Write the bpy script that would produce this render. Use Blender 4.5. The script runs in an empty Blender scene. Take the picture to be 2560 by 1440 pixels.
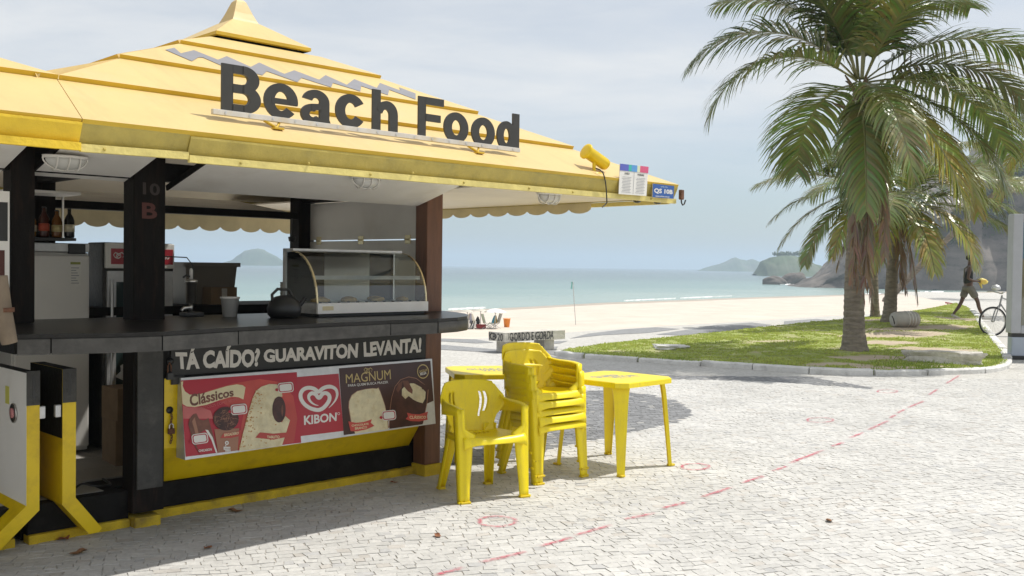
import bpy, bmesh, math, random
from mathutils import Vector, Matrix, noise as mnoise
from mathutils.geometry import tessellate_polygon
from mathutils.bvhtree import BVHTree
R = math.radians
rnd = random.Random(7)
scene = bpy.context.scene
COL = scene.collection

# ------------------------------------------------------------------ camera
F_PX, EYE = 2500.0, 1.6            # focal length in pixels of a 2560 px wide frame, eye height
PITCH, ROLL = math.atan(55 / 2500.0), R(0.74)
cam_data = bpy.data.cameras.new('camera')
cam_data.sensor_width = 36.0
cam_data.lens = 36.0 * F_PX / 2560.0
cam_data.clip_start, cam_data.clip_end = 0.05, 40000
cam = bpy.data.objects.new('camera', cam_data)
COL.objects.link(cam)
cam.matrix_world = Matrix.Translation((0, 0, EYE)) @ Matrix.Rotation(R(90) - PITCH, 4, 'X') @ Matrix.Rotation(ROLL, 4, 'Z')
scene.camera = cam

# ------------------------------------------------------------------ sky and sun
SUN_DIR = Vector((0.932 * math.cos(R(61)), 0.362 * math.cos(R(61)), math.sin(R(61)))).normalized()
world = bpy.data.worlds.new('World')
scene.world = world
world.use_nodes = True
wn, wl = world.node_tree.nodes, world.node_tree.links
bg = wn['Background']
sky = wn.new('ShaderNodeTexSky')
sky.sky_type = 'NISHITA'
sky.sun_disc = False
sky.sun_elevation = math.asin(SUN_DIR.z)
sky.sun_rotation = math.atan2(SUN_DIR.x, SUN_DIR.y)
sky.air_density, sky.dust_density, sky.ozone_density = 1.0, 1.0, 2.0
tc = wn.new('ShaderNodeTexCoord')
sep = wn.new('ShaderNodeSeparateXYZ')
wl.new(tc.outputs['Generated'], sep.inputs[0])
def wmath(op, a, b=None):
    n = wn.new('ShaderNodeMath'); n.operation = op
    for i, v in enumerate((a, b)):
        if v is None: continue
        if isinstance(v, (int, float)): n.inputs[i].default_value = v
        else: wl.new(v, n.inputs[i])
    return n.outputs[0]
zc = wmath('ADD', wmath('MAXIMUM', sep.outputs[2], 0.0), 0.16)   # flat cloud sheet seen in perspective
comb = wn.new('ShaderNodeCombineXYZ')
wl.new(wmath('DIVIDE', sep.outputs[0], zc), comb.inputs[0])
wl.new(wmath('DIVIDE', sep.outputs[1], zc), comb.inputs[1])
def wnoise(scale, detail, rough, off):
    mp = wn.new('ShaderNodeMapping'); mp.inputs['Location'].default_value = off
    mp.inputs['Scale'].default_value = (1.0, 1.7, 1.0)
    wl.new(comb.outputs[0], mp.inputs[0])
    n = wn.new('ShaderNodeTexNoise'); n.inputs['Scale'].default_value = scale
    n.inputs['Detail'].default_value = detail; n.inputs['Roughness'].default_value = rough
    n.inputs['Distortion'].default_value = 0.4
    wl.new(mp.outputs[0], n.inputs['Vector'])
    return n.outputs[0]
dens = wmath('ADD', wmath('MULTIPLY', wnoise(0.75, 7, 0.55, (3.1, 1.4, 0)), 0.75), wmath('MULTIPLY', wnoise(2.4, 6, 0.6, (7.7, 2.2, 0)), 0.3))
ramp = wn.new('ShaderNodeMapRange'); ramp.interpolation_type = 'SMOOTHSTEP'
wl.new(dens, ramp.inputs[0])
ramp.inputs[1].default_value, ramp.inputs[2].default_value = 0.34, 0.72
ramp.inputs[3].default_value, ramp.inputs[4].default_value = 0.55, 0.97
mixc = wn.new('ShaderNodeMix'); mixc.data_type = 'RGBA'
low = wn.new('ShaderNodeMapRange'); low.interpolation_type = 'SMOOTHSTEP'      # the cloud sheet thins out towards the horizon
wl.new(sep.outputs[2], low.inputs[0]); low.inputs[1].default_value, low.inputs[2].default_value = 0.03, 0.17
wl.new(wmath('MULTIPLY', ramp.outputs[0], low.outputs[0]), mixc.inputs[0])
wl.new(sky.outputs[0], mixc.inputs[6])
mixc.inputs[7].default_value = (7.95, 8.0, 8.05, 1)
wl.new(mixc.outputs[2], bg.inputs[0])
bg.inputs[1].default_value = 0.095
sun_data = bpy.data.lights.new('sun', 'SUN')
sun_data.energy, sun_data.angle, sun_data.color = 3.8, R(0.55), (1.0, 0.965, 0.90)
sun = bpy.data.objects.new('sun', sun_data)
COL.objects.link(sun)
sun.rotation_euler = SUN_DIR.to_track_quat('Z', 'Y').to_euler()
scene.view_settings.view_transform = 'Standard'
scene.view_settings.look = 'None'
scene.view_settings.exposure = 0.18
scene.view_settings.gamma = 1.0
scene.view_settings.use_curve_mapping = False
scene.cycles.max_bounces = 8
scene.cycles.transparent_max_bounces = 12
scene.cycles.volume_bounces = 1
scene.cycles.caustics_reflective = False
scene.cycles.caustics_refractive = False

# ------------------------------------------------------------------ measuring helpers (survey of the photograph)
_fw = Vector((0, math.cos(PITCH), -math.sin(PITCH)))
_r0 = Vector((1, 0, 0)); _u0 = _r0.cross(_fw)
_RX = _r0 * math.cos(ROLL) + _u0 * math.sin(ROLL)
_UX = _u0 * math.cos(ROLL) - _r0 * math.sin(ROLL)
EYEP = Vector((0, 0, EYE))
def ray(x, y): return _fw + _RX * ((x - 1280) / F_PX) - _UX * ((y - 720) / F_PX)
def g(x, y, z=0.0):
    d = ray(x, y); return EYEP + d * ((z - EYE) / d.z)
def at(x, y, Y):
    d = ray(x, y); return EYEP + d * (Y / d.y)
def to_px(p):
    q = Vector(p) - EYEP; z = q.dot(_fw)
    return 1280 + F_PX * q.dot(_RX) / z, 720 - F_PX * q.dot(_UX) / z, z
# kiosk frame: a along the front (to the right), b into the depth, c up
TH = R(45.5)
KO = g(1099, 1184.4)
KU = Vector((math.sin(TH), math.cos(TH), 0)); KV = Vector((-math.cos(TH), math.sin(TH), 0))
KROT = math.atan2(KU.y, KU.x)
KM = Matrix.Translation(KO) @ Matrix.Rotation(KROT, 4, 'Z')
def w2k(p):
    q = p - KO; return Vector((q.dot(KU), q.dot(KV), q.z))
def kv(x, y, b):
    d = ray(x, y); return w2k(EYEP + d * ((b - (EYEP - KO).dot(KV)) / d.dot(KV)))
def ku(x, y, a):
    d = ray(x, y); return w2k(EYEP + d * ((a - (EYEP - KO).dot(KU)) / d.dot(KU)))
def kplane(x, y, p0, nrm):            # hit of the ray with a plane in kiosk coordinates
    d = ray(x, y); dk = Vector((d.dot(KU), d.dot(KV), d.z)); o = w2k(EYEP)
    return o + dk * ((p0 - o).dot(nrm) / dk.dot(nrm))
def sandpt(x, y): return SAND.ray_cast(EYEP, ray(x, y).normalized())[0]
def sm(a, b, x):
    t = min(1, max(0, (x - a) / (b - a))); return t * t * (3 - 2 * t)
def fbm(x, y, z=0.0, o=4): return mnoise.fractal(Vector((x, y, z)), 1.0, 2.0, o)

# ------------------------------------------------------------------ materials
MATS = {}
def mat(name, col, rough=0.6, var=0.12, scale=6.0, bump=0.0, bscale=None, metal=0.0, spec=0.5, coat=0.0, tint=None, tscale=2.0, tamt=0.35, stretch=None, emit=None, streak=None):
    m = bpy.data.materials.new(name); m.use_nodes = True
    n, l = m.node_tree.nodes, m.node_tree.links
    b = n['Principled BSDF']
    b.inputs['Roughness'].default_value = rough
    b.inputs['Metallic'].default_value = metal
    b.inputs['Specular IOR Level'].default_value = spec
    b.inputs['Coat Weight'].default_value = coat
    tcn = n.new('ShaderNodeTexCoord'); src = tcn.outputs['Object']
    if stretch:
        mp = n.new('ShaderNodeMapping'); mp.inputs['Scale'].default_value = stretch
        l.new(src, mp.inputs[0]); src = mp.outputs[0]
    def nz(s, d=5, r=0.6):
        t = n.new('ShaderNodeTexNoise'); t.inputs['Scale'].default_value = s
        t.inputs['Detail'].default_value = d; t.inputs['Roughness'].default_value = r
        l.new(src, t.inputs['Vector']); return t.outputs[0]
    def rmp(v, a, c):
        q = n.new('ShaderNodeMapRange'); q.inputs[1].default_value, q.inputs[2].default_value = a, c
        l.new(v, q.inputs[0]); return q.outputs[0]
    mx = n.new('ShaderNodeMix'); mx.data_type = 'RGBA'
    l.new(rmp(nz(scale), 0.3, 0.7), mx.inputs[0])
    mx.inputs[6].default_value = tuple(max(0, c * (1 - var)) for c in col) + (1,)
    mx.inputs[7].default_value = tuple(min(1, c * (1 + var)) for c in col) + (1,)
    out = mx.outputs[2]
    if tint:
        m2 = n.new('ShaderNodeMix'); m2.data_type = 'RGBA'
        f = rmp(nz(tscale, 6, 0.65), 0.5, 0.72)
        ml = n.new('ShaderNodeMath'); ml.operation = 'MULTIPLY'; ml.inputs[1].default_value = tamt
        l.new(f, ml.inputs[0]); l.new(ml.outputs[0], m2.inputs[0])
        l.new(out, m2.inputs[6]); m2.inputs[7].default_value = tuple(tint) + (1,)
        out = m2.outputs[2]
    if streak:
        sc_, st_, am_ = streak
        mp2 = n.new('ShaderNodeMapping'); mp2.inputs['Scale'].default_value = st_; l.new(tcn.outputs['Object'], mp2.inputs[0])
        t2 = n.new('ShaderNodeTexNoise'); t2.inputs['Scale'].default_value = 1.0; t2.inputs['Detail'].default_value = 7; t2.inputs['Roughness'].default_value = 0.7
        l.new(mp2.outputs[0], t2.inputs['Vector']); ml2 = n.new('ShaderNodeMath'); ml2.operation = 'MULTIPLY'; ml2.inputs[1].default_value = am_
        l.new(rmp(t2.outputs[0], 0.5, 0.75), ml2.inputs[0]); m3 = n.new('ShaderNodeMix'); m3.data_type = 'RGBA'
        l.new(ml2.outputs[0], m3.inputs[0]); l.new(out, m3.inputs[6]); m3.inputs[7].default_value = tuple(sc_) + (1,); out = m3.outputs[2]
    l.new(out, b.inputs['Base Color'])
    if bump:
        bp = n.new('ShaderNodeBump'); bp.inputs['Strength'].default_value = bump; bp.inputs['Distance'].default_value = 0.02
        l.new(nz(bscale or scale * 4), bp.inputs['Height']); l.new(bp.outputs[0], b.inputs['Normal'])
    if emit:
        b.inputs['Emission Color'].default_value = tuple(emit) + (1,); b.inputs['Emission Strength'].default_value = 1
    MATS[name] = m
    return m
def flat(name, col, rough=0.55): return mat(name, col, rough, 0.05, 12)
def glassmat(name, tint=(0.9, 0.95, 0.93), amount=0.14):
    m = bpy.data.materials.new(name); m.use_nodes = True
    n, l = m.node_tree.nodes, m.node_tree.links
    n.remove(n['Principled BSDF'])
    tr = n.new('ShaderNodeBsdfTransparent'); tr.inputs[0].default_value = tint + (1,)
    gl = n.new('ShaderNodeBsdfGlossy'); gl.inputs['Roughness'].default_value = 0.03
    fr = n.new('ShaderNodeFresnel'); fr.inputs[0].default_value = 1.5
    ad = n.new('ShaderNodeMath'); ad.operation = 'ADD'; ad.inputs[1].default_value = amount * 0.4
    l.new(fr.outputs[0], ad.inputs[0])
    ms = n.new('ShaderNodeMixShader'); l.new(ad.outputs[0], ms.inputs[0])
    l.new(tr.outputs[0], ms.inputs[1]); l.new(gl.outputs[0], ms.inputs[2])
    l.new(ms.outputs[0], n['Material Output'].inputs[0])
    MATS[name] = m
    return m

# ------------------------------------------------------------------ mesh helpers
class MB:
    """collects faces of ONE mesh object"""
    def __init__(s): s.v, s.f, s.m, s.mats, s.sm = [], [], [], [], []
    def mi(s, m):
        if m not in s.mats: s.mats.append(m)
        return s.mats.index(m)
    def add(s, vs, fs, m, smooth=False):
        o = len(s.v); s.v += [tuple(p) for p in vs]; k = s.mi(m)
        for f in fs:
            s.f.append([i + o for i in f]); s.m.append(k); s.sm.append(smooth)
    def box(s, a, b, m, M=None):
        x0, y0, z0 = a; x1, y1, z1 = b
        vs = [Vector(p) for p in ((x0,y0,z0),(x1,y0,z0),(x1,y1,z0),(x0,y1,z0),(x0,y0,z1),(x1,y0,z1),(x1,y1,z1),(x0,y1,z1))]
        if M: vs = [M @ p for p in vs]
        s.add(vs, [(0,3,2,1),(4,5,6,7),(0,1,5,4),(1,2,6,5),(2,3,7,6),(3,0,4,7)], m)
    def bbox(s, a, b, m, r=0.01, M=None):      # box with chamfered edges
        bm = bmesh.new(); bmesh.ops.create_cube(bm, size=1)
        for q in bm.verts: q.co = Vector([a[i] + (b[i] - a[i]) * (q.co[i] + 0.5) for i in range(3)])
        bmesh.ops.bevel(bm, geom=list(bm.edges), offset=r, segments=2, affect='EDGES', profile=0.6)
        s.bm(bm, m, M, False)
    def bm(s, bm, m, M=None, smooth=False):
        bm.verts.index_update()
        s.add([(M @ q.co) if M else q.co.copy() for q in bm.verts], [[q.index for q in f.verts] for f in bm.faces], m, smooth)
        bm.free()
    def hexa(s, p, m):                          # 8 points: bottom ring, top ring
        s.add(p, [(0,3,2,1),(4,5,6,7),(0,1,5,4),(1,2,6,5),(2,3,7,6),(3,0,4,7)], m)
    def prism(s, poly, axis_vec, m):            # polygon (3d points) extruded along a vector
        n = len(poly); ax = Vector(axis_vec)
        p = [Vector(q) for q in poly]; q2 = [q + ax for q in p]
        tris = tessellate_polygon([p])
        s.add(p + q2, [tuple(t) for t in tris] + [tuple(i + n for i in reversed(t)) for t in tris] + [(i, (i + 1) % n, (i + 1) % n + n, i + n) for i in range(n)], m)
    def poly(s, pts, m): 
        p = [Vector(q) for q in pts]
        s.add(p, [tuple(t) for t in tessellate_polygon([p])], m)
    def tube(s, pts, rad, m, n=8, cap=True, smooth=True):
        pts = [Vector(p) for p in pts]
        rs = rad if isinstance(rad, (list, tuple)) else [rad] * len(pts)
        vs, fs = [], []; up = None
        for i, p in enumerate(pts):
            t = (pts[min(i + 1, len(pts) - 1)] - pts[max(i - 1, 0)]).normalized()
            if up is None: up = t.orthogonal().normalized()
            up = (up - t * up.dot(t)).normalized(); sd = t.cross(up)
            for k in range(n):
                a = 2 * math.pi * k / n
                vs.append(p + (up * math.cos(a) + sd * math.sin(a)) * rs[i])
        for i in range(len(pts) - 1):
            for k in range(n):
                fs.append((i*n+k, i*n+(k+1) % n, (i+1)*n+(k+1) % n, (i+1)*n+k))
        s.add(vs, fs, m, smooth)
        if cap:
            o = len(pts) - 1
            s.add(vs[:n], [tuple(reversed(range(n)))], m); s.add(vs[o*n:], [tuple(range(n))], m)
    def lathe(s, prof, m, n=20, M=None, smooth=True):   # prof: (r, z) from bottom to top
        vs, fs = [], []
        for r, z in prof:
            for k in range(n):
                a = 2 * math.pi * k / n; p = Vector((r * math.cos(a), r * math.sin(a), z)); vs.append(M @ p if M else p)
        for i in range(len(prof) - 1):
            for k in range(n): fs.append((i*n+k, i*n+(k+1) % n, (i+1)*n+(k+1) % n, (i+1)*n+k))
        if prof[0][0] > 1e-4: fs.append(tuple(reversed(range(n))))
        if prof[-1][0] > 1e-4: fs.append(tuple((len(prof)-1)*n + k for k in range(n)))
        s.add(vs, fs, m, smooth)
    def grid(s, rows, m, smooth=True, skip=None):       # rows: list of lists of points
        n = len(rows[0]); vs = [p for r in rows for p in r]
        fs = [(i*n+j, i*n+j+1, (i+1)*n+j+1, (i+1)*n+j) for i in range(len(rows)-1) for j in range(n-1) if not (skip and skip(i, j))]
        s.add(vs, fs, m, smooth)
    def mesh(s, name):
        me = bpy.data.meshes.new(name)
        me.from_pydata(s.v, [], s.f)
        for m in s.mats: me.materials.append(m)
        me.polygons.foreach_set('material_index', s.m)
        me.polygons.foreach_set('use_smooth', s.sm)
        me.update()
        return me
    def build(s, name, parent=None, kind=None, solid=None, label=None):
        o = bpy.data.objects.new(name, s.mesh(name)); COL.objects.link(o)
        if parent: o.parent = parent
        if kind: o['kind'] = kind
        if label: o['label'] = label
        if solid:
            md = o.modifiers.new('Solidify', 'SOLIDIFY'); md.thickness = solid; md.offset = 0
        return o
def tag(o, label, cat, group=None):
    o['label'] = label; o['category'] = cat
    if group: o['group'] = group
    return o
def thing(name, label, cat, loc=(0, 0, 0), rz=0.0, group=None):
    o = bpy.data.objects.new(name, None); COL.objects.link(o); o.empty_display_size = 0.1
    o.location = loc; o.rotation_euler = (0, 0, rz)
    return tag(o, label, cat, group)
def kthing(name, label, cat, p=(0, 0, 0), rz=0.0, group=None):   # a thing placed in the kiosk's frame
    return thing(name, label, cat, KM @ Vector(p), KROT + rz, group)
def copy_tree(o, parent=None):
    c = o.copy(); COL.objects.link(c); c.parent = parent
    for ch in list(o.children): copy_tree(ch, c)
    return c

# ------------------------------------------------------------------ lettering
TXT = {}
def make_texts(items):
    objs = []
    for key, body, off in items:
        c = bpy.data.curves.new('t', 'FONT'); c.body = body; c.offset = off; c.resolution_u = 3
        o = bpy.data.objects.new('t', c); COL.objects.link(o); objs.append((key, o, c))
    bpy.context.view_layer.update()
    dg = bpy.context.evaluated_depsgraph_get()
    for key, o, c in objs:
        me = bpy.data.meshes.new_from_object(o.evaluated_get(dg))
        xs = [v.co.x for v in me.vertices]; ys = [v.co.y for v in me.vertices]
        x0, x1, y0, y1 = min(xs), max(xs), min(ys), max(ys)
        TXT[key] = ([((v.co.x - x0) / (x1 - x0), (v.co.y - y0) / (y1 - y0)) for v in me.vertices], [tuple(p.vertices) for p in me.polygons])
        bpy.data.meshes.remove(me)
    for key, o, c in objs:
        bpy.data.objects.remove(o); bpy.data.curves.remove(c)
def qmap(q, u, v):      # q: TL, TR, BR, BL points
    return (q[3] * (1 - u) + q[2] * u) * (1 - v) + (q[0] * (1 - u) + q[1] * u) * v
def put_text(mb, key, q, m, bend=0.0):
    vs, fs = TXT[key]
    mb.add([qmap(q, u, v + bend * (1 - (2 * u - 1) ** 2)) for u, v in vs], fs, m)

# ------------------------------------------------------------------ palette
m_roof = mat('sun bleached yellow paint', (0.63, 0.46, 0.185), 0.5, 0.06, 1.6, 0.35, 2.6, tint=(0.62, 0.47, 0.24), tscale=1.1, tamt=0.8, streak=((0.40, 0.29, 0.12), (9.0, 1.2, 1.2), 0.32))
m_lip = mat('shade deepened yellow', (0.62, 0.41, 0.03), 0.5, 0.1, 6)  # shade on the course lips put into a deeper yellow
m_fascia = mat('weathered yellow paint', (0.47, 0.37, 0.085), 0.5, 0.14, 9, 0.35, 26, tint=(0.30, 0.26, 0.09), tscale=5, tamt=0.6)
m_fascia2 = mat('bright yellow fascia paint', (0.80, 0.55, 0.03), 0.5, 0.1, 7, 0.35, 22, tint=(0.5, 0.3, 0.03), tscale=5, tamt=0.35)
m_yellow = mat('glossy yellow door paint', (0.78, 0.55, 0.004), 0.35, 0.07, 4, 0.05, 30, tint=(0.4, 0.24, 0.01), tscale=6, tamt=0.45)
m_base = mat('rough yellow masonry paint', (0.62, 0.44, 0.02), 0.8, 0.16, 9, 0.6, 40, tint=(0.16, 0.11, 0.04), tscale=4, tamt=0.8)
m_black = mat('black painted wood', (0.010, 0.0095, 0.009), 0.65, 0.3, 8, 0.25, 40, spec=0.12, tint=(0.04, 0.036, 0.032), tscale=5, tamt=0.4)
m_blackpost = mat('worn black post paint', (0.010, 0.0085, 0.0075), 0.65, 0.3, 5, 0.3, 30, spec=0.12, tint=(0.06, 0.03, 0.02), tscale=4, tamt=0.35, stretch=(6, 6, 1))
m_greypost = mat('scuffed charcoal paint', (0.040, 0.039, 0.036), 0.6, 0.25, 9, 0.4, 40, tint=(0.12, 0.115, 0.10), tscale=6, tamt=0.5)
m_wood = mat('brown varnished wood', (0.155, 0.066, 0.034), 0.5, 0.3, 5, 0.2, 18, tint=(0.07, 0.035, 0.022), tscale=2.5, tamt=0.7, stretch=(7, 7, 0.8))
m_granite = mat('dark counter tile', (0.068, 0.065, 0.060), 0.5, 0.22, 16, 0.1, 60, spec=0.25, tint=(0.11, 0.105, 0.095), tscale=4, tamt=0.6, streak=((0.03, 0.028, 0.026), (3, 3, 14), 0.6))
m_granitetop = mat('polished counter top', (0.018, 0.017, 0.016), 0.30, 0.3, 20, spec=0.22)
m_white = mat('white shutter paint', (0.88, 0.86, 0.82), 0.45, 0.05, 3, 0.04, 20, tint=(0.68, 0.63, 0.56), tscale=2.2, tamt=0.5)
m_soffit = mat('cream soffit panel', (0.74, 0.67, 0.56), 0.5, 0.08, 2, 0.1, 12)
m_enamel = mat('white appliance enamel', (0.72, 0.70, 0.66), 0.3, 0.04, 3)
m_steel = mat('brushed steel', (0.6, 0.58, 0.55), 0.28, 0.1, 20, metal=1.0)
m_alu = mat('dull aluminium', (0.62, 0.62, 0.62), 0.45, 0.08, 20, 0.1, 40, metal=0.6)
m_brass = mat('gold anodised trim', (0.72, 0.60, 0.36), 0.3, 0.1, 10, metal=0.85)
m_dark = mat('dark plastic', (0.018, 0.018, 0.018), 0.4, 0.2, 10)
m_rust = mat('rusty iron', (0.14, 0.06, 0.03), 0.8, 0.4, 20, 0.5, 60)
m_sign = mat('black sign letters', (0.040, 0.038, 0.034), 0.45, 0.12, 8)
m_rail = mat('pale sign rail', (0.62, 0.60, 0.57), 0.5, 0.1, 10, tint=(0.6, 0.42, 0.1), tscale=6, tamt=0.5)
m_lettering = mat('white brushed lettering', (0.68, 0.65, 0.60), 0.6, 0.05, 10)
m_zigzag = mat('grey roof paint', (0.22, 0.218, 0.235), 0.5, 0.06, 6)
m_plastic = mat('yellow moulded plastic', (0.88, 0.70, 0.004), 0.38, 0.04, 3, 0.04, 60, tint=(0.74, 0.56, 0.03), tscale=5, tamt=0.5, streak=((0.55, 0.42, 0.08), (25, 25, 4), 0.35))
m_plasticworn = mat('yellow worn plastic', (0.72, 0.53, 0.01), 0.5, 0.12, 9, 0.1, 40, tint=(0.30, 0.21, 0.05), tscale=8, tamt=0.6)
m_concrete = mat('weathered concrete', (0.60, 0.57, 0.51), 0.9, 0.15, 7, 0.6, 30, tint=(0.25, 0.22, 0.18), tscale=4, tamt=0.6)
m_kerb = mat('whitewashed kerb', (0.70, 0.69, 0.66), 0.85, 0.12, 5, 0.5, 30, tint=(0.30, 0.29, 0.27), tscale=4, tamt=0.75)
m_joint = mat('grey joint sand', (0.45, 0.42, 0.375), 0.95, 0.2, 10, 0.5, 60)
m_graffiti = mat('black graffiti paint', (0.05, 0.05, 0.055), 0.6, 0.2, 10)
m_trunk = mat('palm bark', (0.235, 0.20, 0.16), 0.9, 0.3, 5, 0.8, 12, tint=(0.10, 0.085, 0.07), tscale=4, tamt=0.7, stretch=(1, 1, 3))
m_glass = glassmat('clear glass')
m_glassdark = mat('dark cooler glass', (0.03, 0.05, 0.05), 0.06, 0.2, 3)

# ------------------------------------------------------------------ paving stones
def stone_material():
    m = bpy.data.materials.new('mosaic stone'); m.use_nodes = True
    n, l = m.node_tree.nodes, m.node_tree.links
    b = n['Principled BSDF']; b.inputs['Roughness'].default_value = 0.72; b.inputs['Specular IOR Level'].default_value = 0.35
    at_ = n.new('ShaderNodeAttribute'); at_.attribute_name = 'tone'
    tcn = n.new('ShaderNodeNewGeometry')
    nz = n.new('ShaderNodeTexNoise'); nz.inputs['Scale'].default_value = 38; nz.inputs['Detail'].default_value = 4
    l.new(tcn.outputs['Position'], nz.inputs['Vector'])
    nb = n.new('ShaderNodeTexNoise'); nb.inputs['Scale'].default_value = 1.1; nb.inputs['Detail'].default_value = 5
    l.new(tcn.outputs['Position'], nb.inputs['Vector'])
    r1 = n.new('ShaderNodeMapRange'); r1.inputs[1].default_value, r1.inputs[2].default_value = 0.3, 0.7
    r1.inputs[3].default_value, r1.inputs[4].default_value = 0.88, 1.08; l.new(nz.outputs[0], r1.inputs[0])
    r2 = n.new('ShaderNodeMapRange'); r2.inputs[1].default_value, r2.inputs[2].default_value = 0.35, 0.65
    r2.inputs[3].default_value, r2.inputs[4].default_value = 0.90, 1.04; l.new(nb.outputs[0], r2.inputs[0])
    mu = n.new('ShaderNodeMath'); mu.operation = 'MULTIPLY'; l.new(r1.outputs[0], mu.inputs[0]); l.new(r2.outputs[0], mu.inputs[1])
    vm = n.new('ShaderNodeVectorMath'); vm.operation = 'SCALE'; l.new(at_.outputs['Color'], vm.inputs[0]); l.new(mu.outputs[0], vm.inputs['Scale'])
    l.new(vm.outputs[0], b.inputs['Base Color'])
    bp = n.new('ShaderNodeBump'); bp.inputs['Strength'].default_value = 0.25; bp.inputs['Distance'].default_value = 0.004
    l.new(nz.outputs[0], bp.inputs['Height']); l.new(bp.outputs[0], b.inputs['Normal'])
    return m
m_stone = stone_material()
def far_stone(name, c0, c1, joint, s=11.5):
    m = bpy.data.materials.new(name); m.use_nodes = True
    n, l = m.node_tree.nodes, m.node_tree.links
    b = n['Principled BSDF']; b.inputs['Roughness'].default_value = 0.75
    geo = n.new('ShaderNodeNewGeometry')
    vo = n.new('ShaderNodeTexVoronoi'); vo.inputs['Scale'].default_value = s; l.new(geo.outputs['Position'], vo.inputs['Vector'])
    ve = n.new('ShaderNodeTexVoronoi'); ve.feature = 'DISTANCE_TO_EDGE'; ve.inputs['Scale'].default_value = s; l.new(geo.outputs['Position'], ve.inputs['Vector'])
    big = n.new('ShaderNodeTexNoise'); big.inputs['Scale'].default_value = 0.7; big.inputs['Detail'].default_value = 6; l.new(geo.outputs['Position'], big.inputs['Vector'])
    hue = n.new('ShaderNodeSeparateColor'); l.new(vo.outputs['Color'], hue.inputs[0])
    ad = n.new('ShaderNodeMath'); ad.operation = 'MULTIPLY_ADD'; ad.inputs[1].default_value = 0.55; l.new(hue.outputs[0], ad.inputs[0])
    mm = n.new('ShaderNodeMath'); mm.operation = 'MULTIPLY'; mm.inputs[1].default_value = 0.5; l.new(big.outputs[0], mm.inputs[0]); l.new(mm.outputs[0], ad.inputs[2])
    mx = n.new('ShaderNodeMix'); mx.data_type = 'RGBA'; l.new(ad.outputs[0], mx.inputs[0])
    mx.inputs[6].default_value = c0 + (1,); mx.inputs[7].default_value = c1 + (1,)
    mr = n.new('ShaderNodeMapRange'); mr.inputs[1].default_value, mr.inputs[2].default_value = 0.0, 0.055; l.new(ve.outputs['Distance'], mr.inputs[0])
    mj = n.new('ShaderNodeMix'); mj.data_type = 'RGBA'; l.new(mr.outputs[0], mj.inputs[0])
    mj.inputs[6].default_value = joint + (1,); l.new(mx.outputs[2], mj.inputs[7])
    l.new(mj.outputs[2], b.inputs['Base Color'])
    bp = n.new('ShaderNodeBump'); bp.inputs['Strength'].default_value = 0.4; bp.inputs['Distance'].default_value = 0.01
    l.new(mr.outputs[0], bp.inputs['Height']); l.new(bp.outputs[0], b.inputs['Normal'])
    return m
m_farlight = far_stone('far white mosaic', (0.44, 0.425, 0.39), (0.60, 0.585, 0.545), (0.37, 0.355, 0.325))
m_fardark = far_stone('far grey mosaic', (0.20, 0.205, 0.21), (0.31, 0.315, 0.32), (0.19, 0.18, 0.17))

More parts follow.
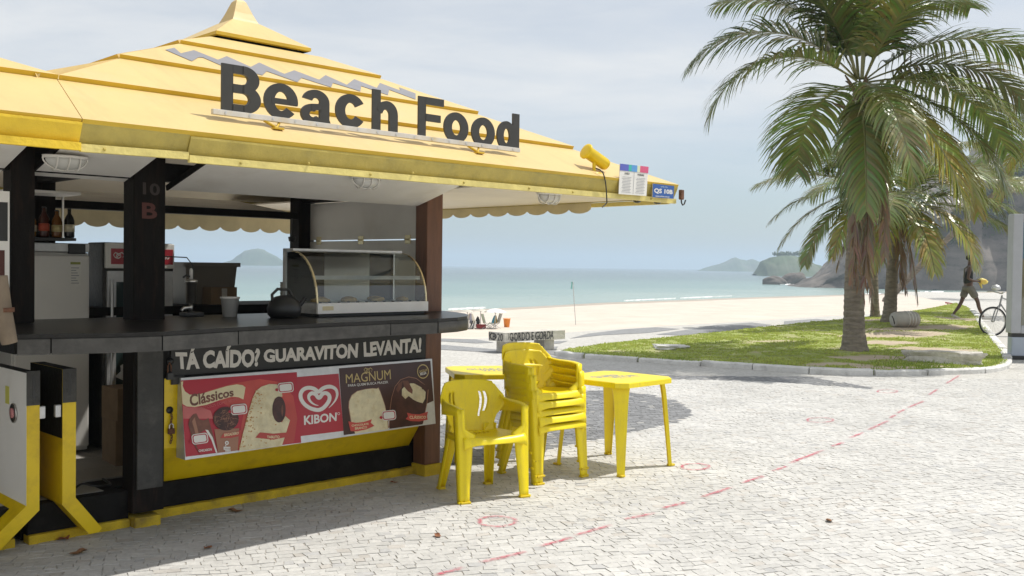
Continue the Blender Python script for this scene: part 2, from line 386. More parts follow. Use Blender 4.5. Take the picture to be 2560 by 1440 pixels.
DARK = [   # grey waves of the mosaic, traced on the ground; kerb band includes painted palm shadow
    [(1730,1028),(1700,1004),(1620,986),(1520,976),(1440,977),(1340,990),(1250,1018),(1180,1042),(1100,1062),(1000,1090),(1000,1160),(1110,1165),(1200,1163),(1290,1146),(1400,1119),(1560,1086),(1690,1056),(1722,1042)],
    [(1100,898),(1300,904),(1425,915),(1700,921),(1790,925),(2000,939),(2180,968),(2180,973),(1990,958),(1850,951),(1720,949),(1560,946),(1425,939),(1250,926),(1100,914)],
]
DARKG = [[g(x, y) for x, y in p] for p in DARK]
def inside(poly, x, y):
    c = False; j = len(poly) - 1
    for i in range(len(poly)):
        a, b = poly[i], poly[j]
        if (a.y > y) != (b.y > y) and x < (b.x - a.x) * (y - a.y) / (b.y - a.y) + a.x: c = not c
        j = i
    return c
def make_pavement():
    pav = MB()
    rows = [[], []]
    for p in EDGE:
        rows[0].append((p.x, p.y, -0.012)); rows[1].append((p.x * 1.0, -30, -0.012))
    pav.grid(rows, m_farlight, smooth=False)
    base = pav.build('pavement', kind='structure')
    jb = MB(); jb.add([(-2.9, 4.2, -0.0045), (3.85, 4.2, -0.0045), (10.3, 14.95, -0.0045), (-8.85, 14.95, -0.0045)], [(0, 1, 2, 3)], m_joint)
    jb.build('joint_bed', base)
    rng = random.Random(3)
    ang = R(17); ca, sa = math.cos(ang), math.sin(ang)
    stones = []
    H = 0.060
    def warp(x, y):
        return x + 0.10 * fbm(x * 0.5, y * 0.5, 1.7, 3), y + 0.13 * fbm(x * 0.45, y * 0.45, 5.2, 3) + 0.035 * fbm(x * 2.2, y * 2.2, 9.1, 3)
    nrow = int(26 / H)
    for r in range(nrow):
        y0 = -6 + r * H; x = -12.0 + rng.random() * 0.1
        lj = rng.uniform(-.2, .2)
        while x < 18:
            w = H * rng.uniform(0.8, 1.6)
            xa, xb = x, x + w; x += w
            cx, cy = (xa + xb) / 2, y0 + H / 2
            X, Y = cx * ca - cy * sa, cx * sa + cy * ca
            if Y < 4.25 or Y > 14.9 or not (-0.555 * Y - 0.5 < X < 0.6 * Y + 1.3): lj = rng.uniform(-.2, .2); continue
            q = w2k(Vector((X, Y, 0)))
            if -3.6 < q.x < -0.02 and q.y > 0.23: lj = rng.uniform(-.2, .2); continue
            rj = rng.uniform(-.2, .2) * H * 0.7
            gn = max(0.0, 0.5 + 1.1 * fbm(X * 0.8, Y * 0.8, 3.3, 4))
            gp = rng.uniform(0.0001, 0.0007 + 0.0017 * gn * gn)
            qd = [(xa + gp + lj * 0.5, y0 + gp), (xb - gp + rj * 0.5, y0 + gp), (xb - gp - rj * 0.5, y0 + H - gp), (xa + gp - lj * 0.5, y0 + H - gp)]
            lj = rj
            pts = []
            for a, b in qd:
                a, b = warp(a + rng.uniform(-.006, .006), b + rng.uniform(-.0055, .0055))
                pts.append((a * ca - b * sa, a * sa + b * ca))
            mxx = sum(p[0] for p in pts) / 4; mxy = sum(p[1] for p in pts) / 4
            nx, ny = fbm(mxx * 4, mxy * 4, 2.2, 2) * .05, fbm(mxx * 4, mxy * 4, 8.2, 2) * .05
            dark = any(inside(p, mxx + nx, mxy + ny) for p in DARKG)
            t = rng.random()
            if dark:
                c = rng.uniform(0.17, 0.27); tone = (c, c * 1.01, c * 1.03)
                if t < 0.05: tone = (0.40, 0.39, 0.37)
            else:
                c = rng.uniform(0.515, 0.595)
                if t < 0.05: tone = (c * 0.93, c * 0.88, c * 0.81)
                elif t < 0.085: tone = (c * 0.86, c * 0.85, c * 0.83)
                else: tone = (c, c * 0.98, c * 0.93)
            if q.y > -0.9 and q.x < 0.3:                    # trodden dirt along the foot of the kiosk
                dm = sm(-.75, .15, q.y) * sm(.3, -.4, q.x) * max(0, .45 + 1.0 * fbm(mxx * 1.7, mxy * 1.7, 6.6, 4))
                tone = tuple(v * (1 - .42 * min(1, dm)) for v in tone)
            h = rng.gauss(0, 0.0008); tx, ty = rng.gauss(0, 0.009), rng.gauss(0, 0.009)
            top, bot = [], []
            for a, b in pts:
                z = h + (a - mxx) * tx + (b - mxy) * ty
                ia, ib = mxx + (a - mxx) * 0.982, mxy + (b - mxy) * 0.982
                top.append((ia, ib, z)); bot.append((a, b, -0.0055))
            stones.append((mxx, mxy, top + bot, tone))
    FQ = [(3, 2, 1, 0)[::-1], (0, 4, 5, 1), (1, 5, 6, 2), (2, 6, 7, 3), (3, 7, 4, 0)]
    FQ = [(0, 1, 2, 3), (4, 5, 1, 0), (5, 6, 2, 1), (6, 7, 3, 2), (7, 4, 0, 3)]
    def shown(st):
        px, py, z = to_px((st[0], st[1], 0)); return 5 < px < 2555 and 5 < py < 1436
    near = sorted([s for s in stones if shown(s)], key=lambda s: s[0] ** 2 + s[1] ** 2)[:300]
    nearset = set(id(s) for s in near)
    for s in near:
        me = bpy.data.meshes.new('paving_stone')
        ct = Vector((s[0], s[1], 0))
        me.from_pydata([Vector(p) - ct for p in s[2]], [], FQ)
        ca_ = me.color_attributes.new('tone', 'FLOAT_COLOR', 'POINT')
        ca_.data.foreach_set('color', list(s[3] + (1,)) * 8)
        me.materials.append(m_stone)
        o = bpy.data.objects.new('paving_stone', me); COL.objects.link(o); o.location = ct; o.parent = base
    vs, fs, cs = [], [], []
    for s in stones:
        if id(s) in nearset: continue
        o = len(vs); vs += s[2]; fs += [[i + o for i in f] for f in FQ]; cs += list(s[3] + (1,)) * 8
    me = bpy.data.meshes.new('paving_stones'); me.from_pydata(vs, [], fs)
    ca_ = me.color_attributes.new('tone', 'FLOAT_COLOR', 'POINT'); ca_.data.foreach_set('color', cs)
    me.materials.append(m_stone)
    o = bpy.data.objects.new('paving_stones', me); COL.objects.link(o); o.parent = base; o['kind'] = 'stuff'
    # grey waves beyond the stones built one by one
    def band(pts, z=-0.006):
        b = MB(); p = [g(x, y, z) for x, y in pts]; b.poly(p, m_fardark); b.build('grey_mosaic_band', base)
    band([(1395,866),(1340,868),(1250,874),(1110,862),(1000,858),(1000,868),(1110,874),(1250,882),(1345,888),(1385,886)])
    band([(1110,846),(1000,849),(1000,854),(1110,853),(1190,858),(1235,856),(1190,848)])
    band([(1425,846),(1500,838),(1620,832),(1700,822),(1640,818),(1560,823),(1470,834)])
    band([(1700,838),(1780,830),(1860,822),(1930,812),(1880,806),(1790,812),(1730,822),(1640,836)])
    band([(1960,818),(2040,811),(2090,801),(2040,797),(1960,803)])
    band([(1300,856),(1370,853),(1420,852),(1400,858),(1340,862)])
    # sprayed red marks
    mk = bpy.data.materials.new('faded red spray'); mk.use_nodes = True
    n, l = mk.node_tree.nodes, mk.node_tree.links
    b = n['Principled BSDF']; b.inputs['Base Color'].default_value = (0.60, 0.085, 0.14, 1); b.inputs['Roughness'].default_value = 0.9
    geo = n.new('ShaderNodeNewGeometry'); nz = n.new('ShaderNodeTexNoise'); nz.inputs['Scale'].default_value = 30; nz.inputs['Detail'].default_value = 6
    l.new(geo.outputs['Position'], nz.inputs['Vector'])
    atn = n.new('ShaderNodeAttribute'); atn.attribute_name = 'edge'
    mr = n.new('ShaderNodeMapRange'); mr.inputs[1].default_value, mr.inputs[2].default_value, mr.inputs[4].default_value = 0.30, 0.68, 0.78
    l.new(nz.outputs[0], mr.inputs[0])
    mu = n.new('ShaderNodeMath'); mu.operation = 'MULTIPLY'; l.new(mr.outputs[0], mu.inputs[0]); l.new(atn.outputs['Fac'], mu.inputs[1])
    l.new(mu.outputs[0], b.inputs['Alpha'])
    def ribbon(pts, w):
        vs, fs, es = [], [], []
        for i, p in enumerate(pts):
            t = (pts[min(i + 1, len(pts) - 1)] - pts[max(i - 1, 0)]).normalized(); sd = Vector((-t.y, t.x, 0))
            ww = w * (0.8 + 0.4 * abs(fbm(p.x * 5, p.y * 5, 3)))
            for k, e in ((-1, 0), (-.35, 1), (.35, 1), (1, 0)):
                vs.append(p + sd * ww * k + Vector((0, 0, 0.006))); es.append(e * (0.35 if i in (0, len(pts) - 1) else 1))
        for i in range(len(pts) - 1):
            for k in range(3): fs.append((i*4+k, i*4+k+1, (i+1)*4+k+1, (i+1)*4+k))
        me = bpy.data.meshes.new('spray_mark'); me.from_pydata(vs, [], fs)
        a = me.attributes.new('edge', 'FLOAT', 'POINT'); a.data.foreach_set('value', es)
        me.materials.append(mk); o = bpy.data.objects.new('spray_mark', me); COL.objects.link(o); o.parent = base
    for x0, y0, x1, y1 in ((1090,1440,1160,1420),(1200,1408,1316,1381),(1350,1367,1432,1345),(1437,1340,1530,1314),(1562,1300,1638,1284),(1656,1272,1716,1257),(1752,1244,1832,1219),(1853,1209,1910,1191),(1932,1179,1968,1166),(1974,1159,2062,1126),(2078,1117,2110,1107),(2124,1096,2158,1082),(2170,1076,2222,1052),(2224,1046,2240,1038),(2242,1034,2262,1024),(2270,1020,2310,1003),(2322,988,2344,974),(2365,960,2400,938)):
        a, c = g(x0, y0), g(x1, y1); ribbon([a.lerp(c, i / 6) + Vector((fbm(a.x + i, a.y, 4) * .01, 0, 0)) for i in range(7)], 0.027)
    for cx, cy, rx, ry in ((1243,1305,46,13),(1738,1168,34,8),(2050,1051,33,6),(2218,979,25,4)):
        ribbon([g(cx + rx * math.cos(t * .42) * (1 + .08 * math.sin(t * 2.3)), cy + ry * math.sin(t * .42)) for t in range(16)], 0.022)
    return base

# ------------------------------------------------------------------ promenade edge, beach and sea
SEA = -3.5
EDGE = [g(x, y) for x, y in ((-3000,905),(-500,893),(400,882),(1110,851),(1300,838),(1500,824),(1700,812),(1900,800),(2100,788),(2300,778),(2560,766),(3000,754),(3600,745))]
SHORE = [g(x, y, SEA) for x, y in ((-3000,815),(-500,800),(400,788),(1110,777),(1300,768),(1500,757),(1700,750),(1900,742.5),(2100,737),(2300,732),(2560,727.5),(3000,727),(3600,731))]
m_sand = mat('pale beach sand', (0.60, 0.53, 0.45), 0.95, 0.10, 0.35, 0.9, 1.3, tint=(0.56, 0.47, 0.37), tscale=0.12, tamt=0.35)
def make_beach():
    b = MB(); rows = []
    nx, ny = 160, 46
    def along(L, t):
        f = t * (len(L) - 1); i = min(int(f), len(L) - 2); return L[i].lerp(L[i + 1], f - i)
    for j in range(ny + 1):
        s = j / ny; row = []
        for i in range(nx + 1):
            p, q = along(EDGE, i / nx), along(SHORE, i / nx)
            s2 = s * 1.12
            r = p + (q - p) * s2
            z = -1.85 - 0.55 * min(1, s2 * 2.0) + (SEA + 2.4) * sm(0.45, 1.0, s2)
            if s2 > 1: z = SEA - 0.5 * (s2 - 1) * 12
            z += (0.10 * fbm(r.x * 0.14, r.y * 0.14, 2) + 0.035 * fbm(r.x * 0.8, r.y * 0.8, 4)) * min(1, s2 * 6) * (1 - sm(.8, 1, s2))
            row.append((r.x, r.y, z))
        rows.append(row)
    m_wet = mat('wet sand', (0.40, 0.34, 0.27), 0.55, 0.1, 0.3)
    b.grid(rows[:ny - 7], m_sand); b.grid(rows[ny - 8:], m_wet)
    global SAND
    SAND = BVHTree.FromPolygons([Vector(p) for p in b.v], b.f)
    # retaining step of the promenade
    o = b.build('beach', kind='structure')
    k = MB()
    for a, c in zip(EDGE[:-1], EDGE[1:]):
        k.add([a + Vector((0, 0, -.012)), c + Vector((0, 0, -.012)), c + Vector((0, 0, -2.2)), a + Vector((0, 0, -2.2))], [(0, 1, 2, 3)], m_concrete)
    k.build('promenade_edge', kind='structure')
    # tufts of sand grass along the edge
def sea_material():
    m = bpy.data.materials.new('sea water'); m.use_nodes = True
    n, l = m.node_tree.nodes, m.node_tree.links
    b = n['Principled BSDF']; b.inputs['Roughness'].default_value = 0.22; b.inputs['IOR'].default_value = 1.33
    geo = n.new('ShaderNodeNewGeometry')
    sp = n.new('ShaderNodeSeparateXYZ'); l.new(geo.outputs['Position'], sp.inputs[0])
    at_ = n.new('ShaderNodeAttribute'); at_.attribute_name = 'depth'
    nz = n.new('ShaderNodeTexNoise'); nz.inputs['Scale'].default_value = 0.02; nz.inputs['Detail'].default_value = 5; l.new(geo.outputs['Position'], nz.inputs['Vector'])
    ad = n.new('ShaderNodeMath'); ad.operation = 'MULTIPLY_ADD'; ad.inputs[1].default_value = 0.25; ad.inputs[2].default_value = -0.12
    l.new(nz.outputs[0], ad.inputs[0])
    a2 = n.new('ShaderNodeMath'); a2.operation = 'ADD'; l.new(ad.outputs[0], a2.inputs[0]); l.new(at_.outputs['Fac'], a2.inputs[1])
    cr = n.new('ShaderNodeValToRGB'); l.new(a2.outputs[0], cr.inputs[0])
    e = cr.color_ramp.elements
    e[0].position, e[0].color = 0.0, (0.34, 0.42, 0.38, 1)
    e[1].position, e[1].color = 1.0, (0.12, 0.165, 0.18, 1)
    x = cr.color_ramp.elements.new(0.14); x.color = (0.21, 0.31, 0.295, 1)
    x = cr.color_ramp.elements.new(0.45); x.color = (0.15, 0.22, 0.225, 1)
    l.new(cr.outputs[0], b.inputs['Base Color'])
    mp = n.new('ShaderNodeMapping'); mp.inputs['Scale'].default_value = (0.35, 1.0, 1.0); mp.inputs['Rotation'].default_value = (0, 0, R(20)); l.new(geo.outputs['Position'], mp.inputs[0])
    w1 = n.new('ShaderNodeTexNoise'); w1.inputs['Scale'].default_value = 0.35; w1.inputs['Detail'].default_value = 8; w1.inputs['Roughness'].default_value = 0.62; l.new(mp.outputs[0], w1.inputs['Vector'])
    bp = n.new('ShaderNodeBump'); bp.inputs['Strength'].default_value = 0.9; bp.inputs['Distance'].default_value = 1.3
    l.new(w1.outputs[0], bp.inputs['Height']); l.new(bp.outputs[0], b.inputs['Normal'])
    return m
def make_sea():
    vs, fs, dp = [], [], []
    rad = [40, 60, 75, 85, 95, 110, 130, 150, 175, 200, 240, 300, 400, 600, 1000, 2000, 4000, 9300]
    nA = 90; a0, a1 = R(-80), R(80)
    for r in rad:
        for i in range(nA + 1):
            a = a0 + (a1 - a0) * i / nA
            x, y = r * math.sin(a), r * math.cos(a)
            d = 1e9
            for p, q in zip(SHORE[:-1], SHORE[1:]):
                e = q - p; t = min(1, max(0, ((x - p.x) * e.x + (y - p.y) * e.y) / (e.x ** 2 + e.y ** 2)))
                d = min(d, math.hypot(x - p.x - e.x * t, y - p.y - e.y * t))
            vs.append((x, y, SEA)); dp.append(min(1, d / 420))
    for j in range(len(rad) - 1):
        for i in range(nA): fs.append((j*(nA+1)+i, j*(nA+1)+i+1, (j+1)*(nA+1)+i+1, (j+1)*(nA+1)+i))
    me = bpy.data.meshes.new('sea'); me.from_pydata(vs, [], [f[::-1] for f in fs])
    a = me.attributes.new('depth', 'FLOAT', 'POINT'); a.data.foreach_set('value', dp)
    me.materials.append(sea_material())
    o = bpy.data.objects.new('sea', me); COL.objects.link(o); o['kind'] = 'structure'
    fm = mat('white sea foam', (0.85, 0.86, 0.85), 0.8, 0.03, 2)
    b = MB()
    for (x0, x1, y, th) in ((1120, 1215, 775.5, 1.0), (1560, 1690, 753, .8), (2110, 2210, 735.6, 1.3), (2300, 2360, 730.6, 1.6), (1950, 1985, 712.5, 2.2), (1700, 1830, 746.5, .7)):
        rows = [[], []]
        for i in range(31):
            t = i / 30; x = x0 + (x1 - x0) * t
            yy = y - (x - x0) * 0.045 if x0 < 1900 else y
            hh = th * math.sin(math.pi * t) ** 0.6 * max(0.0, 0.25 + 1.5 * fbm(x * .11, y, 3))
            p = g(x, yy, SEA); rows[0].append(p + Vector((0, 0, 0.02)))
            rows[1].append(g(x, yy - hh * 0.4, SEA) + Vector((0, 0, 0.10 + 0.10 * th)))
        b.grid(rows, fm, smooth=False)
    b.build('surf_foam', o)

# ------------------------------------------------------------------ raised lawn
def ramp_h(x, y): return sm(3.5, 9.0, x) * (0.34 * sm(15.5, 31, y))
def gh(px, py, extra=0.0):
    p = g(px, py, extra)
    for _ in range(12): p = g(px, py, ramp_h(p.x, p.y) + extra)
    return p
LAWN_FRONT = [(1391,886),(1440,892),(1505,897),(1640,906),(1770,914),(1950,926),(2100,934),(2250,936),(2400,933),(2470,928),(2508,918),(2519,906),(2513,888),(2494,862),(2470,832),(2449,803),(2431,780)]
LAWN_BACK = [(2415,766),(2390,757),(2340,768),(2250,784),(2100,799),(1900,818),(1750,834),(1600,849),(1480,863),(1420,872),(1393,880)]
def catmull(P, n, closed=False):
    out = []; L = len(P)
    for i in range(L if closed else L - 1):
        p0 = P[(i - 1) % L] if closed or i > 0 else P[i]; p1 = P[i]; p2 = P[(i + 1) % L]; p3 = P[(i + 2) % L] if closed or i + 2 < L else P[i + 1]
        for k in range(n):
            t = k / n
            out.append(0.5 * ((2 * p1) + (p2 - p0) * t + (2 * p0 - 5 * p1 + 4 * p2 - p3) * t * t + (3 * p1 - p0 - 3 * p2 + p3) * t ** 3))
    if not closed: out.append(P[-1].copy())
    return out
def flat2(p): return Vector((p.x, p.y, 0))
LF = catmull([flat2(gh(x, y)) for x, y in LAWN_FRONT], 6)
LB = [flat2(gh(x, y, 0.05)) for x, y in LAWN_BACK]
LOUT = LF + LB
SOIL = [(gh(x, y, .15), rx, ry, a) for x, y, rx, ry, a in ((2205,858,1.1,.55,.4),(2240,833,1.9,.5,.5),(2300,818,2.2,.45,.5),(2200,905,.75,.3,.2),(2185,888,1.0,.3,.2),(2350,812,1.6,.4,.6),(2390,790,.8,.5,.4),(2175,795,.9,.5,.5),(2330,868,1.3,.22,.3),(2420,903,.5,.12,0),(2110,900,.7,.18,.1),(2320,917,.8,.1,0),(2440,925,.4,.1,0))]
def soil(x, y):
    s = 0
    for c, rx, ry, a in SOIL:
        dx, dy = x - c.x, y - c.y; u, v = dx * math.cos(a) + dy * math.sin(a), -dx * math.sin(a) + dy * math.cos(a)
        s = max(s, 1 - math.hypot(u / rx, v / ry))
    return sm(0.02, 0.30, s + 0.28 * fbm(x * 1.4, y * 1.4, 3, 4))
def lawn_z(x, y):
    d = 1e9
    for p, q in zip(LOUT, LOUT[1:] + LOUT[:1]):
        e = q - p; L2 = e.x ** 2 + e.y ** 2
        if L2 < 1e-9: continue
        t = min(1, max(0, ((x - p.x) * e.x + (y - p.y) * e.y) / L2)); d = min(d, math.hypot(x - p.x - e.x * t, y - p.y - e.y * t))
    return ramp_h(x, y) + 0.050 + 0.11 * sm(0, 2.6, d) + (0.05 * fbm(x * .5, y * .5, 6) + 0.015 * fbm(x * 2, y * 2, 1)) * sm(0, 1, d)
def make_lawn():
    m = bpy.data.materials.new('lawn soil and turf'); m.use_nodes = True
    n, l = m.node_tree.nodes, m.node_tree.links
    b = n['Principled BSDF']; b.inputs['Roughness'].default_value = 0.95
    at_ = n.new('ShaderNodeAttribute'); at_.attribute_name = 'soil'
    geo = n.new('ShaderNodeNewGeometry')
    nz = n.new('ShaderNodeTexNoise'); nz.inputs['Scale'].default_value = 2.5; nz.inputs['Detail'].default_value = 8; l.new(geo.outputs['Position'], nz.inputs['Vector'])
    mg = n.new('ShaderNodeMix'); mg.data_type = 'RGBA'; l.new(nz.outputs[0], mg.inputs[0])
    mg.inputs[6].default_value = (0.26, 0.31, 0.075, 1); mg.inputs[7].default_value = (0.38, 0.42, 0.14, 1)
    ms = n.new('ShaderNodeMix'); ms.data_type = 'RGBA'; l.new(nz.outputs[0], ms.inputs[0])
    ms.inputs[6].default_value = (0.42, 0.33, 0.23, 1); ms.inputs[7].default_value = (0.56, 0.47, 0.36, 1)
    mx = n.new('ShaderNodeMix'); mx.data_type = 'RGBA'; l.new(at_.outputs['Fac'], mx.inputs[0]); l.new(mg.outputs[2], mx.inputs[6]); l.new(ms.outputs[2], mx.inputs[7])
    l.new(mx.outputs[2], b.inputs['Base Color'])
    bp = n.new('ShaderNodeBump'); bp.inputs['Strength'].default_value = 0.6; bp.inputs['Distance'].default_value = 0.04
    n2 = n.new('ShaderNodeTexNoise'); n2.inputs['Scale'].default_value = 18; l.new(geo.outputs['Position'], n2.inputs['Vector'])
    l.new(n2.outputs[0], bp.inputs['Height']); l.new(bp.outputs[0], b.inputs['Normal'])
    B = []
    for i, p in enumerate(LOUT):
        q = LOUT[(i + 1) % len(LOUT)]; k = max(1, int((q - p).length / 0.25))
        B += [p.lerp(q, t / k) for t in range(k)]
    ctr = gh(2080, 862, .1); ctr.z = 0
    rings = 34; vs, fs, so = [], [], []
    nb = len(B)
    for j in range(rings + 1):
        t = (j / rings) ** 0.8
        for p in B:
            q = ctr.lerp(p, t); vs.append((q.x, q.y, lawn_z(q.x, q.y))); so.append(soil(q.x, q.y))
    for j in range(rings):
        for i in range(nb): fs.append((j*nb+i, j*nb+(i+1) % nb, (j+1)*nb+(i+1) % nb, (j+1)*nb+i))
    o = len(vs)                                    # skirt down into the ground
    for p in B: vs.append((p.x, p.y, -0.05)); so.append(0)
    for i in range(nb): fs.append((rings*nb+i, rings*nb+(i+1) % nb, o+(i+1) % nb, o+i))
    me = bpy.data.meshes.new('lawn'); me.from_pydata(vs, [], fs)
    a = me.attributes.new('soil', 'FLOAT', 'POINT'); a.data.foreach_set('value', so)
    me.materials.append(m); lo = bpy.data.objects.new('lawn', me); COL.objects.link(lo); lo['kind'] = 'structure'
    # grass blades
    gm = bpy.data.materials.new('grass blades'); gm.use_nodes = True
    n, l = gm.node_tree.nodes, gm.node_tree.links
    b = n['Principled BSDF']; b.inputs['Roughness'].default_value = 0.6; b.inputs['Specular IOR Level'].default_value = 0.25
    at_ = n.new('ShaderNodeAttribute'); at_.attribute_name = 'tone'; l.new(at_.outputs['Color'], b.inputs['Base Color'])
    tr = n.new('ShaderNodeBsdfTranslucent'); l.new(at_.outputs['Color'], tr.inputs[0]); mxs = n.new('ShaderNodeMixShader'); mxs.inputs[0].default_value = 0.4
    l.new(b.outputs[0], mxs.inputs[1]); l.new(tr.outputs[0], mxs.inputs[2]); l.new(mxs.outputs[0], n['Material Output'].inputs[0])
    xs = [p.x for p in LOUT]; ys = [p.y for p in LOUT]; rng = random.Random(11)
    cells = {}
    vs, fs, cs = [], [], []
    tries = 0
    while len(fs) < 62000 and tries < 400000:
        tries += 1
        x, y = rng.uniform(min(xs), max(xs)), min(ys) + (max(ys) - min(ys)) * rng.random() ** 1.5
        if not inside(LOUT, x, y): continue
        sv = soil(x, y)
        if rng.random() < sv * 1.03: continue
        key = (int(x * 3), int(y * 3))
        if key not in cells: cells[key] = lawn_z(x, y)
        z = cells[key] - 0.006
        big = fbm(x * 0.7, y * 0.7, 8, 4)
        h = rng.uniform(0.014, 0.032) * (1 + 0.8 * max(0, big)) * (0.75 if sv > .2 else 1); w = rng.uniform(0.012, 0.022)
        a = rng.uniform(0, 6.28); ln = rng.uniform(0, 0.7) * h; la = rng.uniform(0, 6.28)
        dx, dy = math.cos(a) * w, math.sin(a) * w
        o = len(vs); vs += [(x - dx, y - dy, z), (x + dx, y + dy, z), (x + math.cos(la) * ln, y + math.sin(la) * ln, z + h)]
        fs.append((o, o + 1, o + 2))
        k = rng.random() * 0.5 + 0.5 * (0.5 + 0.9 * big)
        c = (0.36 + 0.20 * k, 0.44 + 0.17 * k, 0.09 + 0.07 * k) if rng.random() > 0.10 else (0.42, 0.38, 0.16)
        cs += list(c + (1,)) * 3
    for i in range(2200):                           # taller weeds along the kerb and round the slab
        if i % 2: t = rng.random(); p = LF[int(t * 70) % len(LF)].lerp(LF[(int(t * 70) + 1) % len(LF)], rng.random())
        else: p = gh(rng.gauss(2340, 80), rng.gauss(910, 6), .1)
        x, y = p.x + rng.gauss(0, .1), p.y + rng.gauss(0.12, .07)
        if rng.random() < 0.5 and fbm(x * 1.2, y * 1.2, 4, 3) < 0.1: continue
        if not inside(LOUT, x, y): continue
        z = lawn_z(x, y) - .01; h = rng.uniform(.03, .085); w = 0.010; a = rng.uniform(0, 6.28)
        o = len(vs); vs += [(x - w, y, z), (x + w, y, z), (x + math.cos(a) * h * .5, y + math.sin(a) * h * .5, z + h)]; fs.append((o, o + 1, o + 2))
        cs += list((0.28, 0.37, 0.07, 1)) * 3
    me = bpy.data.meshes.new('grass'); me.from_pydata(vs, [], fs)
    ca_ = me.color_attributes.new('tone', 'FLOAT_COLOR', 'POINT'); ca_.data.foreach_set('color', cs)
    me.materials.append(gm); go = bpy.data.objects.new('grass', me); COL.objects.link(go); go['kind'] = 'stuff'
    go['label'] = 'short green grass covering the raised lawn under the palms'; go['category'] = 'grass'
def make_kerb():
    k = bpy.data.objects.new('kerb', None); COL.objects.link(k); k['kind'] = 'structure'
    path = LF
    dist = [0.0]
    for a, b in zip(path[:-1], path[1:]): dist.append(dist[-1] + (b - a).length)
    def P(s):
        s = min(max(s, 0), dist[-1] - 1e-6)
        for i in range(len(path) - 1):
            if dist[i + 1] >= s: return path[i].lerp(path[i + 1], (s - dist[i]) / max(1e-6, dist[i + 1] - dist[i]))
        return path[-1]
    rng = random.Random(5); s = 0.0; first = True
    while s < dist[-1] - 0.2:
        L = rng.uniform(0.85, 1.15) if s > 0 else 0.75
        e = min(s + L, dist[-1]); gap = rng.choice((0.006, 0.012, 0.03))
        b = MB(); rows = []
        n = 7; dz = rng.gauss(0, 0.010); off = rng.gauss(0, 0.008)
        for i in range(n + 1):
            t = s + gap + (e - s - 2 * gap) * i / n
            p = P(t); tn = (P(t + .05) - P(t - .05)).normalized(); sd = Vector((tn.y, -tn.x, 0))   # outward (towards the pavement)
            z0 = ramp_h(p.x, p.y) if p.y > 17.5 and p.x > 8 else 0.0
            h = 0.072 + dz + 0.006 * fbm(t * 3, 1)
            row = []
            for o_, z in ((0.075, -0.05), (0.075 + .006 * fbm(t * 6, 4), h * 0.75), (0.055, h), (-0.06, h + .004), (-0.085, h * 0.8), (-0.085, -0.05)):
                row.append(p + sd * (o_ + off) + Vector((0, 0, z0 + z)))
            rows.append(row)
        b.grid(rows, m_kerb, smooth=False)
        b.add(rows[0], [(0, 1, 2, 3, 4, 5)], m_kerb); b.add(rows[-1], [(5, 4, 3, 2, 1, 0)], m_kerb)
        b.build('kerb_stone', k)
        s = e
def make_path():
    b = MB(); rows = []
    left = [p for p in LF if p.y > 16.6 and p.x > 7.4]
    left = left + [LB[0], LB[1], LB[1] + Vector((2.0, 8, 0)), LB[1] + Vector((6, 22, 0))]
    for p in left:
        row = []
        for k in range(14):
            x, y = p.x + 0.06 + k * 0.9, p.y + k * 0.05
            z = ramp_h(max(x, 9), y) * sm(16.6, 19, y) + 0.0
            row.append((x, y, z + 0.004 if y > 16.9 else -0.008))
        rows.append(row)
    b.grid(rows, m_farlight)
    b.build('path', kind='structure')

# ------------------------------------------------------------------ headlands and islands
m_rock = mat('grey granite hill', (0.15, 0.13, 0.115), 0.9, 0.5, 0.12, 1.0, 0.5, tint=(0.028, 0.030, 0.028), tscale=0.22, tamt=0.95, stretch=(1, 1, 1.8))
m_farveg = mat('far wooded slope', (0.07, 0.10, 0.05), 0.95, 0.35, 0.02, 0.6, 0.05, tint=(0.22, 0.20, 0.17), tscale=0.012, tamt=0.6)
def ridge(name, prof, Y, depth, m, rough=0.12, seed=0.0, label=None, base=SEA, nrm=0.3, prow=1.9):
    """prof: silhouette (px, py) from left to right; built as a full two-sided mound at its distance"""
    prof = sorted(prof); xs = [p[0] for p in prof]
    b = MB(); N = 110; Mr = 18; rows = []
    tops = []
    for i in range(N + 1):
        x = xs[0] + (xs[-1] - xs[0]) * i / N
        j = max(0, min(len(prof) - 2, sum(1 for q in xs if q <= x) - 1))
        t = (x - prof[j][0]) / (prof[j + 1][0] - prof[j][0]); y = prof[j][1] + (prof[j + 1][1] - prof[j][1]) * t
        p = at(x, y, Y); tops.append((p.x, max(0.02, p.z - base)))
    hm = max(t[1] for t in tops)
    for i, (x, h) in enumerate(tops):
        row = []
        for k in range(2 * Mr + 1):
            a = (k / Mr - 1)                       # -1 front foot, 0 crest, 1 back foot
            z = h * (1 - abs(a) ** prow)
            dd = depth * (0.35 + 0.65 * h / hm)
            f = fbm(x * 3.2 / hm + seed, a * 2.5, seed, 5) * rough * min(h, hm * .5) * (1 - abs(a) ** 4)
            f2 = (1.5 * fbm(x * .07 + seed, a * 6, seed, 5) + .5 * fbm(x * .3, a * 20, seed, 3)) * (nrm > 1) * (abs(a) > .1)
            row.append((x * (1 + a * dd / Y * 0.5), Y + a * dd + f * 2.0 * nrm + 2.5 * f2, base - 0.3 + max(0, z + f2 + f * (0.25 if abs(a) < .12 else 1)) ))
        rows.append(row)
    b.grid(rows, m)
    return b.build(name, kind='structure')
